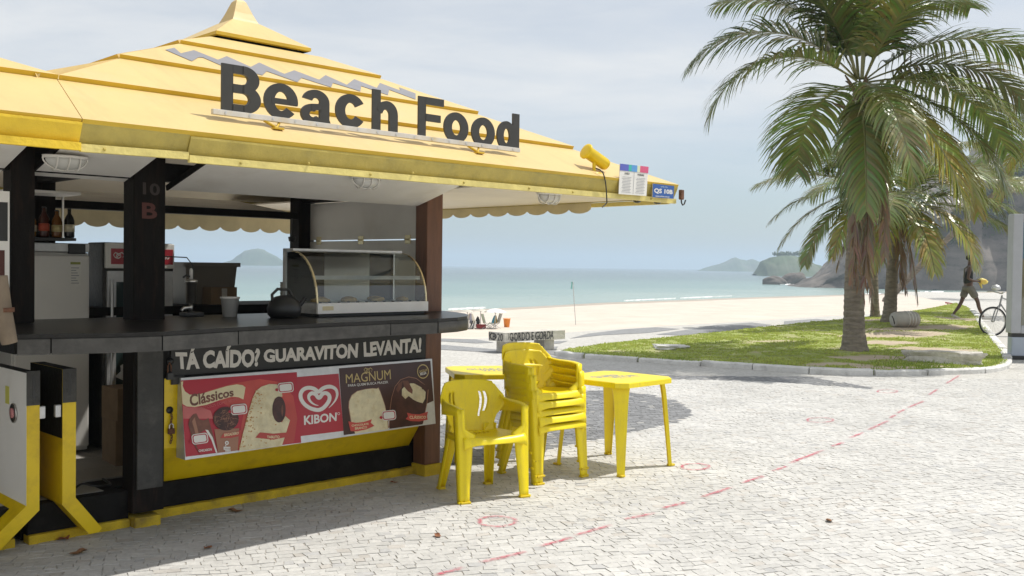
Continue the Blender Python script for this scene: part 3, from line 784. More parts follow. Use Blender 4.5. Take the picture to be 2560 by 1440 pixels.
def make_hills():
    ridge('rock_hill', [(1985,716),(2010,706),(2040,692),(2070,668),(2095,640),(2130,603),(2200,565),(2280,505),(2350,462),(2420,418),(2480,392),(2560,360),(2700,318),(2900,300),(3200,330)], 300, 34, m_rock, 0.24, 3.3, nrm=2.0, prow=3.2)
    ridge('headland', [(1886,684),(1896,668),(1905,652),(1925,643),(1950,638),(1985,638),(2010,645),(2035,658),(2060,668),(2110,680)], 800, 50, m_farveg, 0.16, 8.1)
    ridge('far_headland', [(1745,676),(1765,668),(1790,662),(1812,655),(1830,645),(1838,643),(1850,648),(1866,651),(1880,647),(1900,655),(1940,662),(2000,676)], 2100, 150, m_farveg, 0.14, 1.7)
    ridge('far_island', [(548,659),(562,655),(580,650),(596,638),(612,627),(630,622),(645,621),(660,624),(675,633),(692,641),(705,650),(722,656),(735,659)], 1850, 70, m_farveg, 0.12, 5.5)
    ridge('flat_island', [(1185,665.6),(1200,663.6),(1215,662.6),(1240,662.8),(1252,664.5),(1262,666.4)], 7800, 150, m_farveg, 0.05, 9.5)
    # scrub on the hill tops, far too dense to count
    rng = random.Random(21)
    lm = mat('hill scrub leaves', (0.055, 0.085, 0.03), 0.8, 0.4, 0.2)
    b = MB()
    def clump(c, r, n, s):
        for _ in range(n):
            d = Vector((rng.gauss(0, 1), rng.gauss(0, 1), rng.gauss(0, .7))).normalized() * r * rng.random() ** .4
            p = c + d; u = Vector((rng.gauss(0, 1), rng.gauss(0, 1), rng.gauss(0, 1))).normalized() * s; w = u.orthogonal().normalized() * s * .7
            b.add([p - u, p + w, p + u, p - w], [(0, 1, 2, 3)], lm)
    for i in range(420):
        x = rng.uniform(2230, 2760); t = rng.random()
        yt = 545 - (x - 2230) * (545 - 318) / 470 if x < 2700 else 318
        y = yt + (t ** 1.4) * (150 if x > 2380 else 60 if x > 2300 else 25) - 6
        clump(at(x, y, 296 - 8 * t + (0 if t < .1 else -5)), rng.uniform(1.6, 3.5), 34, .58)
    for i in range(26):
        clump(at(rng.uniform(1930, 1996), rng.uniform(633, 640), 800), rng.uniform(1.2, 2.6), 26, .8)
    s = b.build('hill_scrub', kind='stuff'); s['label'] = 'dark scrub and trees covering the tops of the headlands'; s['category'] = 'scrub'
    for pts, lab in (([(1908,708),(1918,694),(1935,690),(1958,695),(1966,706),(1962,712)], 'low dark boulder in the sea, left of the pair'),
                     ([(1944,710),(1952,699),(1985,685),(1998,681),(2010,694),(2014,708)], 'taller slanting boulder in the sea beside the hill foot')):
        xs = [p[0] for p in pts]; top = min(p[1] for p in pts)
        c = g((min(xs) + max(xs)) / 2, 711, SEA); rx = (max(xs) - min(xs)) / 2 * c.y / F_PX; h = (711 - top) * c.y / F_PX
        bm = bmesh.new(); bmesh.ops.create_icosphere(bm, subdivisions=4, radius=1)
        for q in bm.verts:
            d = q.co.normalized(); k = 1 + 0.22 * fbm(d.x * 1.1 + c.x, d.y * 1.1, d.z * 1.1, 2)
            lean = 0.35 if 'slant' in lab else -0.1
            q.co = Vector((d.x * rx * k + lean * rx * max(0, d.z), d.y * rx * .7 * k, max(-0.4, d.z) * h * k))
        mb = MB(); mb.bm(bm, m_rock, None, False); o = mb.build('boulder'); o.location = c; tag(o, lab, 'rock', 'boulders at the water line')
def make_haze():
    b = MB(); b.box((-9800, -60, -4.5), (9800, 9800, 95), None) if False else None
    vs = [(-9900,-120,-6.2),(9900,-120,-6.2),(9900,9900,-6.2),(-9900,9900,-6.2),(-9900,-120,95),(9900,-120,95),(9900,9900,95),(-9900,9900,95)]
    me = bpy.data.meshes.new('haze'); me.from_pydata(vs, [], [(0,3,2,1),(4,5,6,7),(0,1,5,4),(1,2,6,5),(2,3,7,6),(3,0,4,7)])
    m = bpy.data.materials.new('sea haze'); m.use_nodes = True
    n, l = m.node_tree.nodes, m.node_tree.links; n.remove(n['Principled BSDF'])
    v = n.new('ShaderNodeVolumePrincipled'); v.inputs['Color'].default_value = (0.66, 0.79, 0.93, 1); v.inputs['Density'].default_value = 0.00042
    v.inputs['Anisotropy'].default_value = 0.15
    l.new(v.outputs[0], n['Material Output'].inputs['Volume'])
    me.materials.append(m)
    o = bpy.data.objects.new('haze', me); COL.objects.link(o); o['kind'] = 'stuff'; o['label'] = 'thin pale sea haze lying over the bay'; o['category'] = 'haze'
    o.display_type = 'WIRE'
make_pavement(); make_beach(); make_sea(); make_lawn(); make_kerb(); make_path(); make_hills()

# ================================================================== the kiosk
K = thing('beach_kiosk', 'yellow roofed beach kiosk with black timber posts and open serving hatch', 'kiosk', KO, KROT)
VE, WE = -1.27, 2.205                    # eave line and its height
JU = -3.207                              # joint with the neighbouring half of the kiosk
APEX = Vector((-1.13, 1.0, 3.355))
CR, CL = Vector((1.25, VE, WE)), Vector((-3.85, VE, WE))
BR, BL = Vector((1.25, 3.27, WE)), Vector((-3.85, 3.27, WE))
LIPS = [0.0, 0.243, 0.463, 0.687, 0.812]
def mirror(p): return Vector((2 * JU - p.x, p.y, p.z))
COURSE_TOP = {}
def roof_face(A, B, P, t_from=0.0, clip=None, name='roof_panel', side=None):
    n = (B - A).cross(P - A).normalized()
    if n.z < 0: n = -n
    for i in range(len(LIPS) - 1):
        t0, t1 = LIPS[i], LIPS[i + 1]
        if t1 <= t_from: continue
        t0 = max(t0, t_from)
        q = [A.lerp(P, t0), B.lerp(P, t0), B.lerp(P, t1 + .012), A.lerp(P, t1 + .012)]
        if clip: q = [clip(p) for p in q]
        if side is not None and i == 0: q[side].x = -3.107 + (0.002 if side == 3 else -0.002)
        if side is not None and i == 1: q[3 - side].x = -3.107 + (0.002 if side == 3 else -0.002)
        lo = [p - n * 0.02 for p in q]; up = [q[0] + n * 0.03, q[1] + n * 0.03, q[2] + n * 0.004, q[3] + n * 0.004]
        b = MB(); b.add(lo + up, [(0, 3, 2, 1)], m_soffit)
        b.add(lo + up, [(4, 5, 6, 7), (1, 2, 6, 5), (2, 3, 7, 6), (3, 0, 4, 7)], m_roof)
        b.add(lo + up, [(0, 1, 5, 4)], m_lip)
        b.build(name, K)
        COURSE_TOP.setdefault((round(A.x, 2), i), up)
def clipR(p): return Vector((max(p.x, JU + 0.002), p.y, p.z))
def clipL(p): return Vector((min(p.x, JU - 0.002), p.y, p.z))
roof_face(CL, CR, APEX, clip=clipR, side=3)                       # front
roof_face(CR, BR, APEX)                                   # right
roof_face(BR, BL, APEX, clip=clipR)                       # back
roof_face(BL, CL, APEX, t_from=0.236)                     # left, above the valley
mA = mirror(APEX)
roof_face(mirror(CR), mirror(CL), mA, clip=clipL, side=2)         # neighbouring half
roof_face(mirror(BL), mirror(BR), mA, clip=clipL)
roof_face(mirror(CL), mirror(BL), mA, t_from=0.236)
roof_face(mirror(BR), mirror(CR), mA)
# vented cap and finial on each half
for s, ax in ((1, APEX.x - 0.045), (-1, 2 * JU - APEX.x)):
    cx, cy = ax, 0.99
    b = MB(); h0 = 0.385
    def sq(h, z): return [Vector((cx - h, cy - h, z)), Vector((cx + h, cy - h, z)), Vector((cx + h, cy + h, z)), Vector((cx - h, cy + h, z))]
    r0, r1, r2, r3 = sq(h0 - .015, 3.178), sq(h0, 3.185), sq(h0, 3.208), sq(0.115, 3.38)
    b.add(r0 + r1 + r2 + r3, [(i, (i+1) % 4, 4+(i+1) % 4, 4+i) for i in range(4)] + [(4+i, 4+(i+1) % 4, 8+(i+1) % 4, 8+i) for i in range(4)], m_lip)
    b.add(r2 + r3, [(i, (i+1) % 4, 4+(i+1) % 4, 4+i) for i in range(4)], m_roof)
    b.add(r0 + sq(0.1, 3.31), [(i, 4+i, 4+(i+1) % 4, (i+1) % 4) for i in range(4)], m_black)
    cap = b.build('roof_cap', K)
    b = MB(); prof = [(0.113, 3.372), (0.098, 3.40), (0.075, 3.45), (0.052, 3.51), (0.040, 3.54), (0.026, 3.556), (0.0, 3.56)]
    rings = [sq(h, z) for h, z in prof]
    for a, c in zip(rings[:-1], rings[1:]): b.add(a + c, [(i, (i+1) % 4, 4+(i+1) % 4, 4+i) for i in range(4)], m_roof, False)
    b.build('finial', cap)
    b = MB()
    for i in range(4):
        a = sq(0.325, 0)[i]; a2 = sq(0.325, 0)[(i + 1) % 4]
        b.add([a + Vector((0, 0, 3.02)), a2 + Vector((0, 0, 3.02)), a2 + Vector((0, 0, 3.19)), a + Vector((0, 0, 3.19))], [(0, 1, 2, 3)], m_black)
    b.build('roof_vent', cap)
# grey zigzag painted on the third course
up = COURSE_TOP[(-3.85, 2)]
zn = (up[1] - up[0]).cross(up[3] - up[0]).normalized()
zz_u = [(413,124),(436,119),(452,133),(485,125),(545,149),(567,140),(627,167),(648,156),(711,184.5),(735.6,175.5),(798,199),(814,187.5),(867,211.6),(885.6,197.5),(942,219.4),(949.7,207),(1001,226),(998,218),(1039,233.4)]
zz_l = [(1039,248.4),(973,224),(970,237.5),(903,214.7),(901,228),(832.5,207),(828,218),(754,194.4),(743.5,205),(667,177.8),(656,188),(579.7,166.9),(557,165),(507.5,143.4),(496,143),(480,152.8)]
b = MB(); b.poly([kplane(x, y, up[0] + zn * 0.003, zn) for x, y in zz_u + zz_l], m_zigzag); b.build('painted_zigzag', K)
# fascia boards
def fascia(P, Q, nout, m1, m2, name='fascia'):
    d = (Q - P); b = MB(); z = Vector((0, 0, 1))
    prof = [(0.004, 0.008), (0.004, -0.004), (-0.034, -0.082), (-0.060, -0.082), (-0.050, 0.008)]
    ring = lambda o: [o + nout * x + z * y for x, y in prof]
    a, c = ring(P), ring(Q); n = len(prof)
    b.add(a + c, [(i, (i+1) % n, n+(i+1) % n, n+i) for i in range(n)] + [tuple(range(n))[::-1], tuple(range(n, 2*n))], m1)
    o = b.build(name, K)
    b = MB(); prof = [(-0.008, -0.082), (-0.008, -0.117), (-0.020, -0.119), (-0.030, -0.117), (-0.030, -0.084)]
    a, c = ring(P), ring(Q); a = [P + nout * x + z * y for x, y in prof]; c = [Q + nout * x + z * y for x, y in prof]
    b.add(a + c, [(i, (i+1) % n, n+(i+1) % n, n+i) for i in range(n)] + [tuple(range(n))[::-1], tuple(range(n, 2*n))], m2)
    b.build('drip_strip', o)
    rng = random.Random(int(P.x * 10)); b = MB()
    for i in range(int(d.length / 0.42)):
        p = P + d * ((i + rng.uniform(.2, .8)) / (d.length / 0.42)) - nout * 0.004 + z * rng.choice((-.1, -.07, -.1))
        bm = bmesh.new(); bmesh.ops.create_icosphere(bm, subdivisions=1, radius=0.008); b.bm(bm, m1, Matrix.Translation(p))
    b.build('bolt_heads', o)
m_strip = mat('pale yellow strip', (0.72, 0.60, 0.20), 0.45, 0.12, 8, 0.3, 30)
front = Vector((0, -1, 0))
fascia(Vector((JU + .003, VE, WE)), Vector((-2.69, VE, WE + .008)), front, m_fascia, m_strip)
fascia(Vector((-2.688, VE - .004, WE - .006)), Vector((1.25, VE, WE + 0.003)), front, m_fascia, m_strip)
fascia(Vector((-7.6, VE - .01, WE + .004)), Vector((JU, VE - .01, WE + .004)), front, m_fascia2, m_fascia2)
fascia(Vector((1.25, VE + .062, WE)), Vector((1.25, 3.27, WE)), Vector((1, 0, 0)), m_fascia, m_strip)
fascia(Vector((1.19, 3.27, WE)), Vector((-7.6, 3.27, WE)), Vector((0, 1, 0)), m_fascia, m_strip)
# scalloped awning valances hung inside the side and back eaves
m_canvas = mat('cream awning canvas', (0.60, 0.52, 0.33), 0.8, 0.12, 4, 0.15, 30)
def valance(P, Q, top, bot, w, drop):
    d = Q - P; n = max(1, int(d.length / w)); k = 8; rows = [[], []]
    for i in range(n * k + 1):
        p = P + d * (i / (n * k)); s = (i % k) / k
        rows[0].append(p + Vector((0, 0, top))); rows[1].append(p + Vector((0, 0, bot - drop * math.sin(math.pi * s) ** 0.6)))
    b = MB(); b.grid(rows, m_canvas, smooth=False); b.build('awning_valance', K, solid=0.004)
valance(Vector((1.20, -0.45, 0)), Vector((1.20, 3.2, 0)), 2.16, 2.072, 0.235, 0.034)
valance(Vector((1.19, 3.2, 0)), Vector((-6.5, 3.2, 0)), 2.14, 1.945, 0.215, 0.042)

# flat cream soffit under the right hand eave
b = MB(); q = [Vector(p) for p in ((0.012, -1.19, 2.155), (1.185, -1.19, 2.128), (1.185, 3.19, 2.128), (0.012, 3.19, 2.155))]
b.hexa(q + [p + Vector((0, 0, .012)) for p in q], m_soffit); b.build('soffit', K)
b = MB(); q = [Vector(p) for p in ((-0.15, -1.19, 2.159), (0.011, -1.19, 2.155), (0.011, -0.02, 2.155), (-0.15, -0.02, 2.159))]
b.hexa(q + [p + Vector((0, 0, .012)) for p in q], m_soffit); b.build('soffit', K)
# ---- timber frame
def post(a0, a1, b0, b1, w0, w1, m, name='post', label=None):
    b = MB(); b.bbox((a0, b0, w0), (a1, b1, w1), m, 0.008); return b.build(name, K, label=label)
def block(a0, a1, b0, b1, w0, w1, m, name):
    b = MB(); b.bbox((a0, b0, w0), (a1, b1, w1), m, 0.006); return b.build(name, K)
post(-0.150, 0.004, 0.0, 0.14, 0.085, 2.46, m_wood, label='brown wooden corner post')
block(-0.158, 0.012, -0.012, 0.15, -0.01, 0.085, m_base, 'post_plinth')
p2 = post(-2.405, -2.208, 0.0, 0.15, 0.085, 2.46, m_blackpost)
block(-2.395, -2.235, -0.015, 0.16, -0.01, 0.06, m_base, 'post_plinth')
b = MB(); b.bbox((-2.385, -0.018, 0.23), (-2.225, -0.002, 1.15), m_greypost, 0.004); b.build('post_cladding', K)
post(-3.09, -2.965, 0.0, 0.14, 1.25, 2.46, m_blackpost)
post(-0.155, 0.002, 1.745, 1.9, 0.05, 2.6, m_blackpost)
post(-2.40, -2.22, 1.745, 1.9, 0.05, 2.6, m_blackpost)
post(-4.9, -4.75, 0.0, 0.14, 0.05, 2.4, m_blackpost); post(-4.9, -4.75, 1.745, 1.9, 0.05, 2.6, m_blackpost)
post(-6.3, -6.15, 0.0, 0.14, 0.05, 2.4, m_blackpost)
block(-3.0, -0.15, 0.02, 0.12, 2.09, 2.2, m_black, 'beam'); block(-4.8, -3.09, 0.02, 0.12, 2.09, 2.2, m_black, 'beam')
block(-6.2, -0.15, 1.77, 1.87, 1.985, 2.045, m_black, 'beam'); block(-0.14, -0.02, 0.14, 1.745, 2.13, 2.22, m_black, 'beam')
block(-2.36, -2.26, 0.14, 1.745, 2.16, 2.24, m_black, 'beam')
make_texts([('10', '10', 0.03), ('B', 'B', 0.03), ('ta', 'TÁ CAÍDO?', 0.048), ('gua', 'GUARAVITON', 0.048), ('lev', 'LEVANTA!', 0.048),
            ('kibon', 'KIBON', 0.03), ('class', 'Clássicos', 0.03), ('gost', 'GOSTOSOS COMO SEMPRE', 0.0), ('magnum', 'MAGNUM', 0.0), ('para', 'PARA QUEM BUSCA PRAZER', 0.008),
            ('brig', 'BRIGADEIRO', 0.03), ('tabl', 'TABLITO', 0.03), ('chic', 'CHICABON', 0.03), ('choc1', 'CHOCOLATE', 0.03), ('choc2', 'BRANCO', 0.03), ('clas', 'CLÁSSICO', 0.03),
            ('belga1', 'CHOCOLATE', 0.02), ('belga2', 'BELGA', 0.03), ('qs', 'QS 10B', 0.035), ('orio', 'orla rio', 0.02), ('www', 'www.orlario.com.br', 0.02), ('aviso', 'AVISO', 0.02), ('warn', 'WARNING', 0.02),
            ('amo', 'Amo Leite. Amo', 0.02), ('guara', 'GUARA', 0.035), ('viton', 'VITON', 0.035), ('gor', 'GORDO E GORDA', 0.01), ('kb', 'KB 20', 0.01), ('para2', 'Para', 0.01), ('o', 'O', 0.06), ('aji', 'o.jji', 0.035)])
m_redpaint = flat('red stencil paint', (0.085, 0.018, 0.012)); m_darkpaint = flat('dark stencil paint', (0.028, 0.018, 0.016))
def on_v(pts, bb): return [kv(x, y, bb) for x, y in pts]
b = MB(); put_text(b, '10', on_v([(357,455),(400,460),(400,490),(357,486)], -0.003), m_darkpaint); b.build('house_number', p2)
b = MB(); put_text(b, 'B', on_v([(355,506),(393,508),(393,548),(355,546)], -0.003), m_redpaint); b.build('house_letter', p2)

# ---- raised shutters over the hatches
def shutter(a0, a1, b0=0.1, w0=2.045, sl=0.27, L=0.95, name='raised_shutter'):
    e = Vector((0, -L, sl * L)); n = Vector((0, sl, 1)).normalized() * 0.022
    P = Vector((a0, b0, w0)); Q = Vector((a1, b0, w0))
    b = MB(); b.hexa([P, Q, Q + e, P + e, P + n, Q + n, Q + e + n, P + e + n], m_white); o = b.build(name, K)
    b = MB()
    for x in (a0 - 0.013,):
        p = Vector((x, b0, w0 - 0.006)); q = p + Vector((0.012, 0, 0))
        b.hexa([p, q, q + e, p + e, p + n * 1.5, q + n * 1.5, q + e + n * 1.5, p + e + n * 1.5], m_black)
    b.build('shutter_edge', o)
shutter(-2.145, -0.165); shutter(-2.958, -2.42, w0=2.075); shutter(-4.7, -3.12, w0=2.075)
e = MB(); e.hexa([Vector(p) for p in ((-2.14, 1.86, 2.03), (-.2, 1.86, 2.03), (-.2, 2.75, 2.16), (-2.14, 2.75, 2.16), (-2.14, 1.86, 2.05), (-.2, 1.86, 2.05), (-.2, 2.75, 2.18), (-2.14, 2.75, 2.18))], m_white); e.build('raised_shutter', K)
# ---- closed shutter of the right side, seen from inside, in two leaves on three hinges
for w0, w1 in ((1.275, 1.793), (1.803, 2.125)):
    b = MB(); b.bbox((-0.045, 0.145, w0), (-0.022, 1.742, w1), m_white, 0.003); b.build('shutter_leaf', K)
for bb in (0.36, 0.98, 1.60):
    b = MB(); b.bbox((-0.050, bb - .035, 1.765), (-0.0455, bb + .035, 1.833), m_brass, 0.001); b.tube([(-0.052, bb - .035, 1.799), (-0.052, bb + .035, 1.799)], 0.006, m_brass); b.build('hinge', K)
block(-0.04, -0.01, 0.141, 1.744, 0.05, 1.272, m_black, 'side_wall')

# ---- counter
CF = [(-3.34, -0.85), (-2.9, -0.995), (-2.7, -1.02), (-2.15, -0.89), (-1.13, -0.80), (-0.71, -0.80)]
CE = [(-0.50, -0.755), (-0.33, -0.66), (-0.20, -0.53), (-0.09, -0.37), (-0.01, -0.19), (0.055, 0.0), (0.075, 0.14)]
outline = CF + CE + [(0.075, 0.36), (-3.34, 0.36)]
b = MB(); b.prism([Vector((x, y, 1.228)) for x, y in outline], (0, 0, 0.02), m_granitetop); b.build('counter_top', K)
inner = [(x, y + 0.03) for x, y in CF] + [(x - .02, y + .02) for x, y in CE] + [(0.05, 0.35), (-3.32, 0.35)]
b = MB(); b.prism([Vector((x, y, 1.152)) for x, y in inner], (0, 0, 0.074), m_black); b.build('counter_slab', K)
def cfy(x):
    for (x0, y0), (x1, y1) in zip(CF[:-1], CF[1:]):
        if x0 <= x <= x1: return y0 + (y1 - y0) * (x - x0) / (x1 - x0)
    return CF[-1][1]
brk = [-3.34, -3.2, -2.705, -2.22, -1.10, -0.712]
for x0, x1 in zip(brk[:-1], brk[1:]):
    xs = [x0 + 0.003] + [q[0] for q in CF if x0 + .02 < q[0] < x1 - .02] + [x1 - 0.003]
    b = MB(); rows = []
    for o_, w in ((0.0, 1.226), (-0.004, 1.222), (-0.004, 1.150), (0.03, 1.148)):
        rows.append([Vector((x, cfy(x) + o_ + .004, w)) for x in xs])
    b.grid(rows, m_granite, smooth=False); b.build('counter_tile', K)
endp = [(-0.706, -0.80)] + CE
b = MB(); b.grid([[Vector((x - o_ * .4, y + o_, w)) for x, y in endp] for o_, w in ((0.004, 1.226), (0, 1.222), (0, 1.150), (0.03, 1.148))], m_granite, smooth=True); b.build('counter_tile', K)

# ---- lower front: lettered board, flared yellow cabinet, black plinth, yellow base
board = MB(); board.bbox((-2.235, 0.0, 0.885), (-0.152, 0.03, 1.15), m_black, 0.003)
board_o = board.build('lettered_board', K)
def c5(x, y): return (400 + x / 3, 820 + y / 3)
m_boardface = mat('charcoal board face', (0.022, 0.022, 0.021), 0.6, 0.15, 5, 0.1, 30)
b = MB(); b.box((-2.17, -0.004, 0.90), (-0.155, -0.001, 1.148), m_boardface); b.build('board_face', board_o)
b = MB()
for key, q in (('ta', [(112,150),(755,122),(742,290),(125,314)]), ('gua', [(775,163),(1488,112),(1480,224),(780,262)]), ('lev', [(1525,106),(1962,72),(1958,184),(1530,217)])):
    vs, fs = TXT[key]; qq = [kv(*c5(*p), -0.006) for p in q]; rr = random.Random(4)
    b.add([qmap(qq, u, v + 0.05 * math.sin(u * 34) * (0.6 + 0.4 * math.sin(u * 17)) * 0.6) for u, v in vs], fs, m_lettering)
b.build('board_lettering', board_o)
# cabinet profile: upright, then kicked inwards at the foot
prof = [(0.004, 0.885), (0.004, 0.455), (0.185, 0.213), (0.22, 0.213), (0.22, 0.885)]
b = MB(); b.prism([Vector((-2.222, y, w)) for y, w in prof], (2.065, 0, 0), m_yellow); cab = b.build('flared_cabinet', K)
b = MB(); b.bbox((-2.225, 0.16, 0.055), (-0.15, 0.26, 0.21), m_black, 0.004); b.build('plinth', K)
b = MB(); rows = [[], [], []]; rng = random.Random(2)
for i in range(61):
    x = -2.236 + 2.08 * i / 60; j = 0.006 * fbm(x * 6, 1) ; h = 0.052 + 0.006 * fbm(x * 9, 5)
    rows[0].append(Vector((x, 0.125 + j, -0.01))); rows[1].append(Vector((x, 0.127 + j * .7, h))); rows[2].append(Vector((x, 0.17, h + .002)))
b.grid(rows, m_base, smooth=False); b.build('base_strip', K)
for a0, a1, bb in ((-2.98, -2.40, 0.04), (-4.8, -3.05, 0.04)):
    b = MB(); b.bbox((a0, bb + .03, 0.045), (a1, bb + .12, 0.215), m_black, 0.004); b.build('plinth', K)
    b = MB(); b.bbox((a0, bb, -0.01), (a1, bb + .1, 0.05), m_base, 0.012); b.build('base_strip', K)
# lock holes, chain and padlocks on the cabinet
b = MB()
for w in (0.99, 0.69):
    b.lathe([(0.022, 0), (0.022, 0.006)], m_dark, 14, Matrix.Translation((-2.175, -0.004 if w > .9 else 0.004, w)) @ Matrix.Rotation(R(90), 4, 'X'))
b.build('lock_holes', cab)
ch = kthing('padlock_chain', 'rusty chain with padlock hanging on the yellow cabinet by the ice cream sign', 'chain', (-2.17, -0.012, 0.66))
for i in range(11):
    b = MB(); rr = 0.011; M = Matrix.Translation((0.004 * math.sin(i * 1.7), 0, -i * 0.0165)) @ Matrix.Rotation(R(90) * (i % 2) + .4, 4, 'Z')
    b.tube([M @ Vector((0.006 * math.cos(t * .785), 0, rr * math.sin(t * .785))) for t in range(9)], 0.0028, m_rust, 5, False); b.build('link', ch)
b = MB(); b.bbox((-0.022, -0.014, -0.115), (0.018, 0.006, -0.08), m_rust, 0.004); b.tube([(-0.014, -.004, -.08), (-0.014, -.004, -.06), (-.002, -.004, -.05), (.010, -.004, -.06), (.010, -.004, -.08)], 0.004, m_steel, 6); b.build('padlock', ch)
b = MB(); b.bbox((-2.17, -0.012, 0.845), (-2.085, 0.003, 0.90), m_dark, 0.004); b.bbox((-2.163, -0.018, 0.852), (-2.11, -0.0125, 0.893), m_greypost, 0.002); b.build('latch', cab)
lk = kthing('padlock', 'rusty padlock hanging from the lock hole beside the white lettering', 'padlock', (-2.19, -0.03, 0.93))
b = MB(); b.bbox((-0.02, -0.012, -0.05), (0.02, 0.012, -0.005), m_dark, 0.005); b.build('body', lk)
b = MB(); b.tube([(-.013, 0, -.005), (-.013, 0, .035), (.0, 0.006, .055), (.013, 0.012, .035), (.013, 0.012, 0)], 0.005, m_rust, 6); b.build('shackle', lk)

# ---- floor of the kiosk, laid with tiles
m_floor = mat('dusty floor tile', (0.34, 0.32, 0.29), 0.5, 0.12, 5, 0.05, 20)
b = MB(); b.box((-6.2, 0.27, 0.0), (-0.05, 1.9, 0.205), m_black); fl = b.build('floor', K)
b = MB(); b.box((-2.98, 0.165, 0.0), (-2.41, 0.269, 0.205), m_black); b.build('threshold', fl)
for i in range(15):
    for j in range(5):
        x0, y0 = -6.15 + i * 0.405, 0.165 + j * 0.345
        if j == 0 and x0 > -2.6: continue
        b = MB(); b.box((x0, y0, 0.2052), (x0 + 0.399, y0 + 0.339, 0.216 + rnd.uniform(0, .001)), m_floor); b.build('floor_tile', fl)
# back wall under the rear opening, rear counter
block(-6.2, -0.16, 1.80, 1.86, 0.21, 1.235, m_black, 'back_wall')
b = MB(); b.bbox((-6.2, 1.42, 1.20), (-0.16, 2.12, 1.262), m_black, 0.006); b.build('rear_counter', K)

# ---- kicked doors standing open at the left
def door(a0, a1, kick, tipu, b0, b1, lab, face_m):
    """leaf standing square to the front; its foot kicks out sideways by `kick`"""
    d = MB(); pr = [(a0, 0.99), (a1, 0.99), (a1, 0.255), (a1 + kick, 0.055), (a1 + kick - 0.02, 0.035), (a0 + kick - (0.0 if kick > 0 else -.03), 0.035), (a0, 0.225)] if kick > 0 else \
         [(a0, 0.98), (a1, 0.98), (a1, 0.215), (a1 + kick, 0.03), (a0 + kick - .01, 0.06), (a0, 0.25)]
    P = [Vector((x, b0, w)) for x, w in pr]; Q = [Vector((x, b1, w)) for x, w in pr]; n = len(pr)
    tr = [tuple(t) for t in tessellate_polygon([P])]
    d.add(P + Q, tr, m_yellow); d.add(P + Q, [tuple(i + n for i in t) for t in tr], m_yellow)
    for i in range(n):
        j = (i + 1) % n
        d.add([P[i], P[j], Q[j], Q[i]], [(0, 1, 2, 3)], face_m if i == n - 1 else (m_black if i == 0 else m_yellow))
    o = d.build('kicked_door', K, label=lab)
    b = MB(); b.box((a0 - .001, b0 - 0.003, 0.80), (a1 + .001, b0 - 0.0005, 0.99), m_greypost); b.box((a0 + .03, b0 - .004, .84), (a0 + .045, b0 - .0035, .96), m_dark); b.build('worn_top', o)
    b = MB(); b.bbox((a0 - 0.035 if kick > 0 else a1, b0 + .01, 0.72), (a0 if kick > 0 else a1 + 0.035, b0 + 0.04, 0.79), m_alu, 0.006); b.build('latch_plate', o)
    return o
dB = door(-2.842, -2.768, 0.150, 0, -0.076, 0.42, 'yellow edged door leaf with black inner face', m_yellow)
b = MB(); b.box((-2.846, -0.07, 0.60), (-2.8425, 0.42, 0.989), m_black); b.build('black_panel', dB)
dA = door(-3.034, -2.965, -0.205, 0, -0.076, 0.55, 'yellow edged door leaf with white outer face', m_white)
b = MB(); M = Matrix.Translation((-3.036, 0.12, 0.74)) @ Matrix.Rotation(R(-90), 4, 'Y')
b.lathe([(0.055, 0), (0.055, 0.006), (0.05, 0.008)], m_steel, 20, M); b.lathe([(0.03, 0.008), (0.028, 0.014)], flat('pink dial', (0.6, 0.25, 0.25)), 16, M); b.build('round_lock', dA)
b = MB(); b.box((-3.0365, 0.20, 0.78), (-3.0345, 0.26, 0.88), flat('lime note', (0.62, 0.60, 0.12))); b.build('paper_note', dA)

# ================================================================== roof sign "Beach Food"
sg = kthing('roof_sign', 'large black Beach Food letters on a pale rail above the eave', 'sign', (-1.27, -1.07, 2.34))
SB = -1.07; OFF = Vector((-1.27, -1.07, 2.34))
def ell(cx, cy, rx, ry, a0, a1, n=20): return [(cx + rx * math.cos(R(a0 + (a1 - a0) * i / n)), cy + ry * math.sin(R(a0 + (a1 - a0) * i / n))) for i in range(n + 1)]
def strip(o, i): return ('s', o, i)
def rect(x0, y0, x1, y1): return ('s', [(x0, y0), (x0, y1)], [(x1, y0), (x1, y1)])
def ring(cx, cy, rx, ry, ix, iy, a0=0, a1=360, n=28): return ('s', ell(cx, cy, rx, ry, a0, a1, n), ell(cx, cy, ix, iy, a0, a1, n))
XH = 0.755
GL = {   # heavy grotesque letters, unit height = cap height, drawn as strokes in a unit wide box
 'B': [rect(0, 0, .29, 1), rect(.285, .82, .56, 1), rect(.285, .42, .58, .60), rect(.285, 0, .58, .18), ring(.54, .715, .42, .285, .13, .105, -90, 90), ring(.56, .30, .44, .30, .145, .12, -90, 90)],
 'e': [ring(.5, XH/2, .5, XH/2 + .012, .20, XH/2 - .17, 0, 322), rect(.22, .315, .985, .435), rect(.745, .33, .99, .40)],
 'a': [ring(.46, .50, .425, XH - .50 + .012, .12, .085, -2, 168), rect(.575, .12, .885, .50), ('s', [(.605, .14), (.66, 0)], [(.875, .14), (.95, 0)]), ring(.36, .215, .36, .228, .115, .07, 60, 330), ('s', [(.30, .30), (.30, .44)], [(.66, .33), (.66, .47)])],
 'c': [ring(.5, XH/2, .5, XH/2 + .012, .19, XH/2 - .185, 32, 328)],
 'h': [rect(0, 0, .32, 1), ('s', ell(.575, .46, .425, XH - .46 + .01, 0, 165, 18), ell(.525, .42, .145, .14, 0, 165, 18)), rect(.67, 0, 1, .46)],
 'F': [rect(0, 0, .29, 1), rect(.285, .82, 1, 1), rect(.285, .41, .87, .59)],
 'o': [ring(.5, XH/2, .5, XH/2 + .012, .185, XH/2 - .185)],
 'd': [rect(.70, 0, 1, 1), ring(.42, XH/2, .42, XH/2 + .012, .135, XH/2 - .18)],
}
